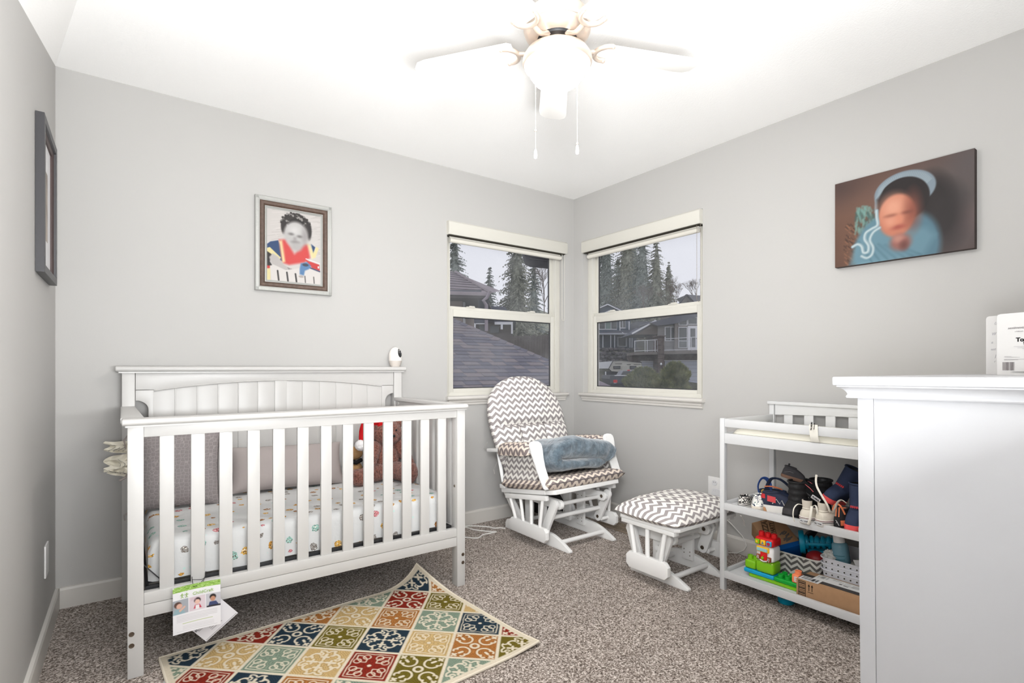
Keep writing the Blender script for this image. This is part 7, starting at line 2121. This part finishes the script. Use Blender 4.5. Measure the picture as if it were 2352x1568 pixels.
for x0, x1, y0, y1 in ((1559, 1579, 731, 747), (1580, 1602, 728, 745), (1604, 1630, 727, 743), (1558.5, 1579, 750.5, 799), (1604, 1630, 749, 797)):
    k = MB(); ebox(k, x0, x1, y0, y1, D + 1.45, .2); w_ = PH('window', k, m_wtrim)
    if y1 > 780:
        for a, b in ((y0 + 1.6, y0 + 31), (y0 + 33, y1 - 1.6)): k = MB(); ebox(k, x0 + 1.6, x1 - 1.6, a, b, D + 1.41, .06); PH('pane', k, m_dglass, w_)
    else:
        k = MB(); ebox(k, x0 + 1.6, x1 - 1.6, y0 + 1.6, y1 - 1.6, D + 1.41, .06); PH('pane', k, m_dglass, w_)
k = MB(); ebox(k, 1580, 1602, 748, 804, D + 1.42, .2); dr2 = PH('door', k, m_wtrim)
k = MB(); ebox(k, 1586, 1597, 754, 797, D + 1.38, .06); PH('pane', k, m_dglass, dr2)
k = MB(); k.ball(at(1599.5, 777, D + 1.35), .06, 2); PH('door_handle', k, m_metal, dr2, 40)
k = MB(); ebox(k, 1527, 1553, 750, 783, D + 2.0, .2); w_ = PH('window', k, m_wtrim)
for a, b in ((1529, 1540), (1542, 1552)): k = MB(); ebox(k, a, b, 751.5, 781, D + 1.96, .06); PH('pane', k, m_dglass, w_)
# deck and railing
k = MB(); epoly(k, [(1457, 815), (1457, 809), (1512, 807), (1640, 802), (1640, 811), (1530, 813)], D - 2.5, 4.5); PH('deck', k, m_tau)
k = MB()
for p, q in (((1457, 783), (1512, 779.5)), ((1518, 778.5), (1640, 771.5)), ((1458, 806), (1512, 804)), ((1518, 804), (1640, 801.5))): ebar(k, p, q, D - 2.5, .07, .06)
rl = PH('railing', k, m_wtrim)
for x, y0 in ((1458, 782), (1482, 781.5), (1486.5, 781), (1505, 780), (1510.5, 780), (1519, 778), (1521.5, 778), (1588, 774.5)):
    k = MB(); ebox(k, x - .6, x + .6, y0, 808, D - 2.5, .07); PH('railing_post', k, m_wtrim, rl)
for x0, x1 in ((1459, 1481.5), (1487, 1504.5), (1523, 1587), (1589, 1635)):
    k = MB(); a, b, c, d_ = at(x0, 806, D - 2.46), at(x1, 806, D - 2.46), at(x1, 781, D - 2.46), at(x0, 781, D - 2.46); k.add([a, b, c, d_], [(0, 1, 2, 3)]); PH('glass_panel', k, m_glass, rl)
# stone pier, band, garage doors
for i in range(9):
    y = 772 + i * 10.4
    k = MB(); ebox(k, 1511.5 + (i % 2) * .4, 1526 - (i % 2) * .4, y, y + 9.9, D - 2.8, 2.4, .02); PH('pier_stone', k, m_stone)
k = MB(); ebox(k, 1509, 1529, 770, 772.5, D - 3.0, 2.6, .02); PH('pier_cap', k, m_stone)
for x0, x1, y0, y1, n in ((1474, 1513, 831, 864, 6), (1527, 1615, 829, 899, 8)):
    k = MB(); ebox(k, x0 - 2, x1 + 2, y0 - 2.2, y0 - .2, D - .3, .3); PH('lintel', k, m_wtrim)
    for i in range(n):
        h = (y1 - y0) / n
        k = MB(); ebox(k, x0, x1, y0 + i * h + .35, y0 + (i + 1) * h, D - .12, .1, .01); PH('garage_panel', k, m_gar)
k = MB(); k.ball(at(1518.5, 836, D - 3.0), .14, 2, (1, 1, 1.3)); PH('wall_lamp', k, m_wtrim, None, 40)

# far gable roof at the upper right
t = thing('far_gable_house', 'gray gabled roof far away at the right edge of the right window', 'house', tuple(at(1590, 690, 95)))
k = MB(); epoly(k, [(1556, 706), (1578, 677), (1604, 706)], 95, .4); part('gable_face', k, m_tau, t, True, 0)
k = MB(); ebar(k, (1554, 706), (1578, 676), 94.5, .2, .6); ebar(k, (1578, 676), (1605, 706), 94.5, .2, .6); part('gable_trim', k, mat('dark_slate', RGB(66, 66, 74)), t, True, 0)
k = MB(); epoly(k, [(1578, 676), (1640, 681), (1640, 720), (1604, 708)], 95.2, 6); part('roof', k, mat('pale_slate', RGB(140, 140, 146), .9, .1), t, True, 0)
k = MB(); epoly(k, [(1566, 706), (1580, 690), (1594, 706)], 94.9, .2); part('vent_gable', k, mat('brown_shake', RGB(104, 96, 90)), t, True, 0)

# ------ camper trailer
D = 62
m_camp = mat('camper_cream', RGB(198, 196, 186), .5, .3)
cp = thing('camper_trailer', 'cream camper trailer with a raised nose parked on the street', 'camper', tuple(at(1420, 870, D)))
def PC(nm, k, m, par=None, sm=0): return part(nm, k, m, par or cp, True, sm)
k = MB(); epoly(k, [(1350, 833), (1408, 830), (1426, 828), (1473, 833), (1474, 852), (1460, 857), (1403, 852), (1398, 846), (1350, 846)], D, 2.4); PC('shell', k, m_camp)
k = MB(); epoly(k, [(1340, 834), (1408, 829), (1398, 846), (1340, 846)], D - .12, .1); PC('nose_panel', k, mat('camper_white', RGB(214, 216, 218), .5, .3))
k = MB(); ebar(k, (1408, 829), (1398, 846.5), D - .2, .06, .1); ebar(k, (1398, 846.5), (1404, 852), D - .2, .06, .1); ebar(k, (1408, 829), (1426, 827.5), D - .2, .06, .1); ebar(k, (1426, 827.5), (1474, 833), D - .2, .05, .1); ebox(k, 1413, 1429, 834.5, 835.3, D - .1, .1); ebox(k, 1440, 1449, 836, 836.8, D - .1, .1); ebox(k, 1456, 1472, 836.3, 837, D - .1, .1); PC('edge_trim', k, m_soffit)
for x0, x1, y0, y1 in ((1409, 1425.5, 840, 847), (1447, 1462, 840, 848)):
    k = MB(); ebox(k, x0, x1, y0, y1, D - .12, .14, .05); w_ = PC('window', k, m_soffit); k = MB(); ebox(k, x0 + 1.5, x1 - 1.5, y0 + 1.2, y1 - 1.2, D - .16, .06); PC('pane', k, m_dglass, w_)
k = MB(); ebox(k, 1428.5, 1440, 840.5, 852, D - .06, .08); PC('hatch', k, mat('camper_hatch', RGB(186, 184, 174), .5, .3))
k = MB(); ebox(k, 1393, 1420, 853, 867, D + .4, 1.6); PC('underbody', k, mat('dark_slate', RGB(66, 66, 74)))
k = MB(); ebox(k, 1390, 1392.5, 853, 868, D, .15); PC('jack', k, m_wtrim)
k = MB(); 
for y in (863, 866): ebox(k, 1392, 1420, y, y + 1.2, D, .1)
PC('step', k, m_wtrim)
for x in (1440, 1455):
    k = MB(); c = at(x, 862, D + .05); k.cyl(c, c + AX * .3, .42, 20); PC('wheel', k, m_black, None, 40)
# ------ pickup truck, seen from behind
D = 56
pk = thing('pickup_truck', 'dark gray pickup truck seen from behind in front of the camper', 'pickup truck', tuple(at(1428, 895, D)))
m_truck = mat('dark_truck_paint', RGB(70, 72, 82), .35, .5)
def PK(nm, k, m, par=None, sm=0): return part(nm, k, m, par or pk, True, sm)
k = MB(); epoly(k, [(1402, 862), (1456, 862), (1462, 868), (1462, 888), (1404, 888), (1400, 870)], D, 5.0); PK('body', k, m_truck)
k = MB(); epoly(k, [(1424, 862), (1431, 851), (1455, 850), (1466, 851), (1492, 862)], D + 1.6, 2.2); PK('cab', k, mat('silver_truck_paint', RGB(150, 152, 160), .35, .5))
k = MB(); epoly(k, [(1427, 861), (1432, 852.5), (1454, 852.2), (1455, 861)], D + 1.5, .1); PK('rear_window', k, m_dglass)
k = MB(); ebox(k, 1412, 1456, 861, 863, D - .05, .3); PK('bed_rail', k, m_wtrim)
k = MB(); ebox(k, 1416, 1450, 866, 879, D - .03, .05); PK('tailgate', k, m_truck)
k = MB(); ebox(k, 1409, 1418, 872, 878.5, D - .08, .1); PK('tail_light', k, m_tred)
k = MB(); ebox(k, 1441, 1447, 849.2, 851, D + 1.45, .1); PK('brake_light', k, m_tred)
k = MB(); ebox(k, 1410, 1416, 879, 883, D - .1, .08); PK('plate', k, m_wtrim)
k = MB(); ebox(k, 1404, 1460, 880, 885, D - .15, .2); PK('bumper', k, mat('dark_slate', RGB(66, 66, 74)))
for x in (1408, 1455):
    k = MB(); c = at(x, 890, D + .4); k.cyl(c, c + RT * .28, .38, 20); PK('wheel', k, m_black, None, 40)
# dark van behind the bushes
t = thing('parked_van', 'dark car roof showing between the two bushes', 'car', tuple(at(1500, 880, 58)))
k = MB(); epoly(k, [(1476, 890), (1478, 866), (1486, 852), (1492, 851), (1505, 862), (1512, 864), (1545, 866), (1552, 890)], 65, 1.6); part('body', k, mat('navy_car_paint', RGB(58, 62, 72), .35, .5), t, True, 0)
k = MB(); epoly(k, [(1476, 864), (1487, 854), (1491, 853.5), (1502, 862.5)], 64.9, .1); part('rear_window', k, m_dglass, t, True, 0)
# own porch roof corner, bottom left of the right window
t = thing('porch_roof', 'corner of a gray shingled roof at the bottom left of the right window', 'roof', tuple(at(1390, 900, 9)))
a, b, c, d_ = at(1340, 862, 9.5), at(1420, 899, 9.0), at(1420, 960, 7.2), at(1340, 960, 7.2)
k = MB(); k.add([a, b, c, d_] + [q - UP * .08 for q in (a, b, c, d_)], [(0, 3, 2, 1), (4, 5, 6, 7), (0, 1, 5, 4), (1, 2, 6, 5), (2, 3, 7, 6), (3, 0, 4, 7)]); part('deck', k, m_shing[1], t, True, 0)
for i in range(5):
    u, u2 = i / 6, i / 6 + .15
    k = MB(); P = [a.lerp(d_, u), b.lerp(c, u), b.lerp(c, u2), a.lerp(d_, u2)]; P = [P[0] + UP * .006, P[1] + UP * .006, P[2] + UP * .02, P[3] + UP * .02]; k.add(P + [q - UP * .02 for q in P], [(0, 3, 2, 1), (2, 3, 7, 6), (0, 1, 5, 4), (1, 2, 6, 5)]); part('shingle', k, m_shing[i % 5], t, True, 0)
k = MB(); ebar(k, (1372, 876), (1422, 899), 9.1, .06, .05); ebar(k, (1372, 881), (1416, 900), 9.0, .03, .05); part('edge_flashing', k, mat('mauve_metal', RGB(150, 140, 148)), t, True, 0)

# ------ bushes, trees
def foliage_mat(name, c1, c2, c3):
    q = N(name); tcn = q.n('ShaderNodeTexCoord'); n1 = q.noise(tcn.outputs['Object'], 1.4, 4, .65)
    return q.base(q.ramp(n1.outputs['Fac'], [(.33, c1), (.5, c2), (.68, c3)]), .9, .1)
m_bush = foliage_mat('cedar_bush', RGB(98, 106, 70), RGB(134, 138, 94), RGB(170, 172, 126))
m_con = foliage_mat('conifer_needles', RGB(120, 128, 122), RGB(150, 158, 150), RGB(176, 182, 174))
m_con2 = foliage_mat('olive_conifer', RGB(126, 128, 116), RGB(156, 158, 142), RGB(182, 182, 166))
m_bark = mat('gray_bark', RGB(92, 84, 78), .95, .05); m_twig = mat('bare_twig', RGB(124, 114, 108), .95, .05); m_twig2 = mat('brown_twig', RGB(112, 98, 86), .95, .05)
def bush(label, cxp, ybot, wpx, ytop, d, seed):
    r_ = random.Random(seed); base = at(cxp, ybot, d); top = at(cxp, ytop, d); H = top.z - base.z; Rw = wpx / F_PX * d / 2
    t = thing('bush', label, 'bush', tuple(base), group='cedar bushes across the street')
    vs, fs = [], []
    for i in range(9000):
        u = r_.random() ** .8; prof = math.sqrt(max(0, 1 - u ** 2.6)) * (1 + .2 * math.sin(u * 9 + seed))
        a = r_.random() * 2 * PI; rr = Rw * prof * (.55 + .5 * r_.random() ** .5)
        p = base + Vector((math.cos(a) * rr, math.sin(a) * rr, H * u * (1 + .04 * r_.random())))
        L = .16 + .2 * r_.random(); dirv = Vector((math.cos(a) + r_.uniform(-.5, .5), math.sin(a) + r_.uniform(-.5, .5), .6 + r_.random())).normalized()
        sdv = dirv.cross(Vector((r_.uniform(-1, 1), r_.uniform(-1, 1), r_.uniform(-1, 1)))).normalized() * (.03 + .03 * r_.random())
        n = len(vs); vs += [p - sdv, p + sdv, p + dirv * L]; fs.append((n, n + 1, n + 2))
    k = MB(); k.add(vs, fs); part('foliage', k, m_bush, t, True, 0)
    k = MB(); k.ball(base + UP * H * .35, 1, 3, (Rw * .75, Rw * .75, H * .45)); part('core', k, m_bush, t, True, 60)
    k = MB(); k.cyl(base - UP * .6, base + UP * H * .7, .08, 6); part('stem', k, m_bark, t, True)
bush('round cedar bush in front of the pickup truck', 1478, 908, 80, 849, 38, 3)
bush('taller cedar bush in front of the white garage doors', 1551, 908, 58, 838, 34, 8)
bush('low cedar bush in front, between the two bigger bushes', 1516, 912, 56, 882, 30, 12)
def conifer(label, apex, ybase, wpx, d, seed, m=None, dens=1.0, droop=.45, gap=0.0, group=None):
    r_ = random.Random(seed); top = at(apex[0], apex[1], d); base = at(apex[0], ybase, d); H = top.z - base.z; Rw = wpx / F_PX * d / 2
    base = base - UP * (H * .12); H *= 1.12
    t = thing('conifer_tree', label, 'tree', tuple(base), group='trees seen through the windows')
    vs, fs = [], []; nl = int(46 * dens)
    for i in range(nl):
        u = (i + r_.random()) / nl; z = H * (1 - u) ; R_ = Rw * (u ** .85) * (.75 + .4 * r_.random()) + .1
        nb = int((5 + 9 * u) * dens) + 2
        for b in range(nb):
            if r_.random() < gap: continue
            a = r_.random() * 2 * PI; dh_ = Vector((math.cos(a), math.sin(a), 0)); Lb = R_ * (.55 + .5 * r_.random()); pr = Vector((-dh_.y, dh_.x, 0))
            ns = 7
            for q in range(ns):
                f = (q + r_.random()) / ns; p = base + UP * z + dh_ * (Lb * f) - UP * (droop * Lb * f * f * .8 - .08 * Lb * f)
                for s_ in (-1, 1):
                    w = (.10 + .24 * (1 - f)) * Lb * .42 + .12; e = p + dh_ * w * .7 + pr * (s_ * w) - UP * (w * (.35 + .5 * r_.random()))
                    o_ = pr * .05 * d / 45 + UP * .03 * d / 45
                    n = len(vs); vs += [p - o_, p + o_ * 1.4 + dh_ * .05, e]; fs.append((n, n + 1, n + 2))
    k = MB(); k.add(vs, fs); part('foliage', k, m or m_con, t, True, 0)
    k = MB(); k.loops([[base + UP * (H * z_) + Vector((math.cos(q * PI / 5), math.sin(q * PI / 5), 0)) * (Rw * .36 * (1 - z_) ** .9 * (1 - gap * 1.6) * (.8 + .35 * r_.random())) for q in range(10)] for z_ in (.02, .15, .28, .41, .54, .67, .80, .92)]); part('inner_foliage', k, m or m_con, t, True, 0)
    k = MB(); k.tube([base - UP * 2, base + UP * H * .6, base + UP * H], [.10 * H / 10, .06 * H / 10, .012 * H / 10], 6); part('trunk', k, m_bark, t, True)
    return t
conifer('tall conifer at the left edge of the left window', (1046, 520), 700, 96, 54, 1, None, 1.0)
conifer('small slender conifer between the two tall ones in the left window', (1125, 611), 715, 56, 64, 2, None, .75, gap=.25)
conifer('broad dense conifer filling the right half of the left window', (1188, 505), 740, 130, 58, 3, m_con2, 1.35)
conifer('conifer behind at the right side of the left window', (1226, 560), 740, 80, 70, 31, m_con, .9, gap=.15)
conifer('tall pointed conifer at the right of the tree group in the right window', (1508, 541), 730, 120, 104, 4, m_con2, 1.1, gap=.12)
conifer('tall conifer left of the pointed one in the right window', (1476, 505), 730, 140, 116, 5, m_con, 1.2, gap=.08)
conifer('dense conifer in the middle of the tree group in the right window', (1440, 490), 735, 150, 129, 6, m_con2, 1.5)
conifer('dense conifer at the left edge of the right window', (1392, 490), 740, 130, 143, 7, m_con, 1.5)
conifer('low dark conifer behind the blue gray house', (1420, 590), 745, 130, 157, 71, m_con, 1.2)
def bare(label, px, ybase, ytop, d, seed, m, spread=.5, dep=6):
    r_ = random.Random(seed); base = at(px, ybase, d); H = at(px, ytop, d).z - base.z
    t = thing('bare_tree', label, 'tree', tuple(base), group='trees seen through the windows'); tr = MB(); tw = MB()
    def grow(p, dr_, L, r, n):
        q = p + dr_ * L
        (tr if n > dep - 2 else tw).tube([p, q], [r, r * .7], 4, caps=False)
        if n <= 0: return
        for _ in range(3 if n < dep else 4):
            nd = (dr_ + Vector((r_.uniform(-1, 1), r_.uniform(-1, 1), r_.uniform(-.2, .7))) * spread).normalized(); grow(q, nd, L * r_.uniform(.6, .82), r * .62, n - 1)
    grow(base, UP.copy(), H * .27, H * .012, dep)
    part('trunk', tr, m, t, True, 40); part('twigs', tw, m, t, True, 0, stuff=True)
conifer('dense conifer filling the gap behind the tree group in the right window', (1455, 540), 735, 150, 172, 77, m_con, 1.5)
conifer('shorter conifer at the right flank of the tree group in the right window', (1536, 600), 730, 80, 133, 78, m_con2, 1.0, gap=.1)
bare('bare tree at the right edge of the left window', 1250, 735, 590, 34, 5, m_twig, .55, 6)
bare('bare gray tree in front of the conifers in the right window', 1478, 735, 640, 98, 6, m_twig, .6, 6)
bare('bare brown tree right of the conifers', 1552, 725, 632, 90, 7, m_twig2, .5, 6)
bare('bare tree above the far gabled roof', 1598, 715, 628, 112, 8, m_twig2, .5, 6)
bare('bare brown tree between conifers and far gabled roof', 1532, 725, 650, 84, 9, m_twig2, .55, 6)
k = MB()
def bank(u, v):
    p = at(1000 + 700 * u, 775 - 60 * v, 176 + 20 * v); return p + UP * (2.4 * noise.noise(Vector((u * 14, v * 3, 0)))) + AX * (noise.noise(Vector((u * 20, v * 9, 3))))
k.grid(bank, 80, 10); bm_ = k.mesh('wooded_bank', 180); bm_.materials.append(m_con2); bo = link('wooded_bank', bm_); bo['kind'] = 'structure'
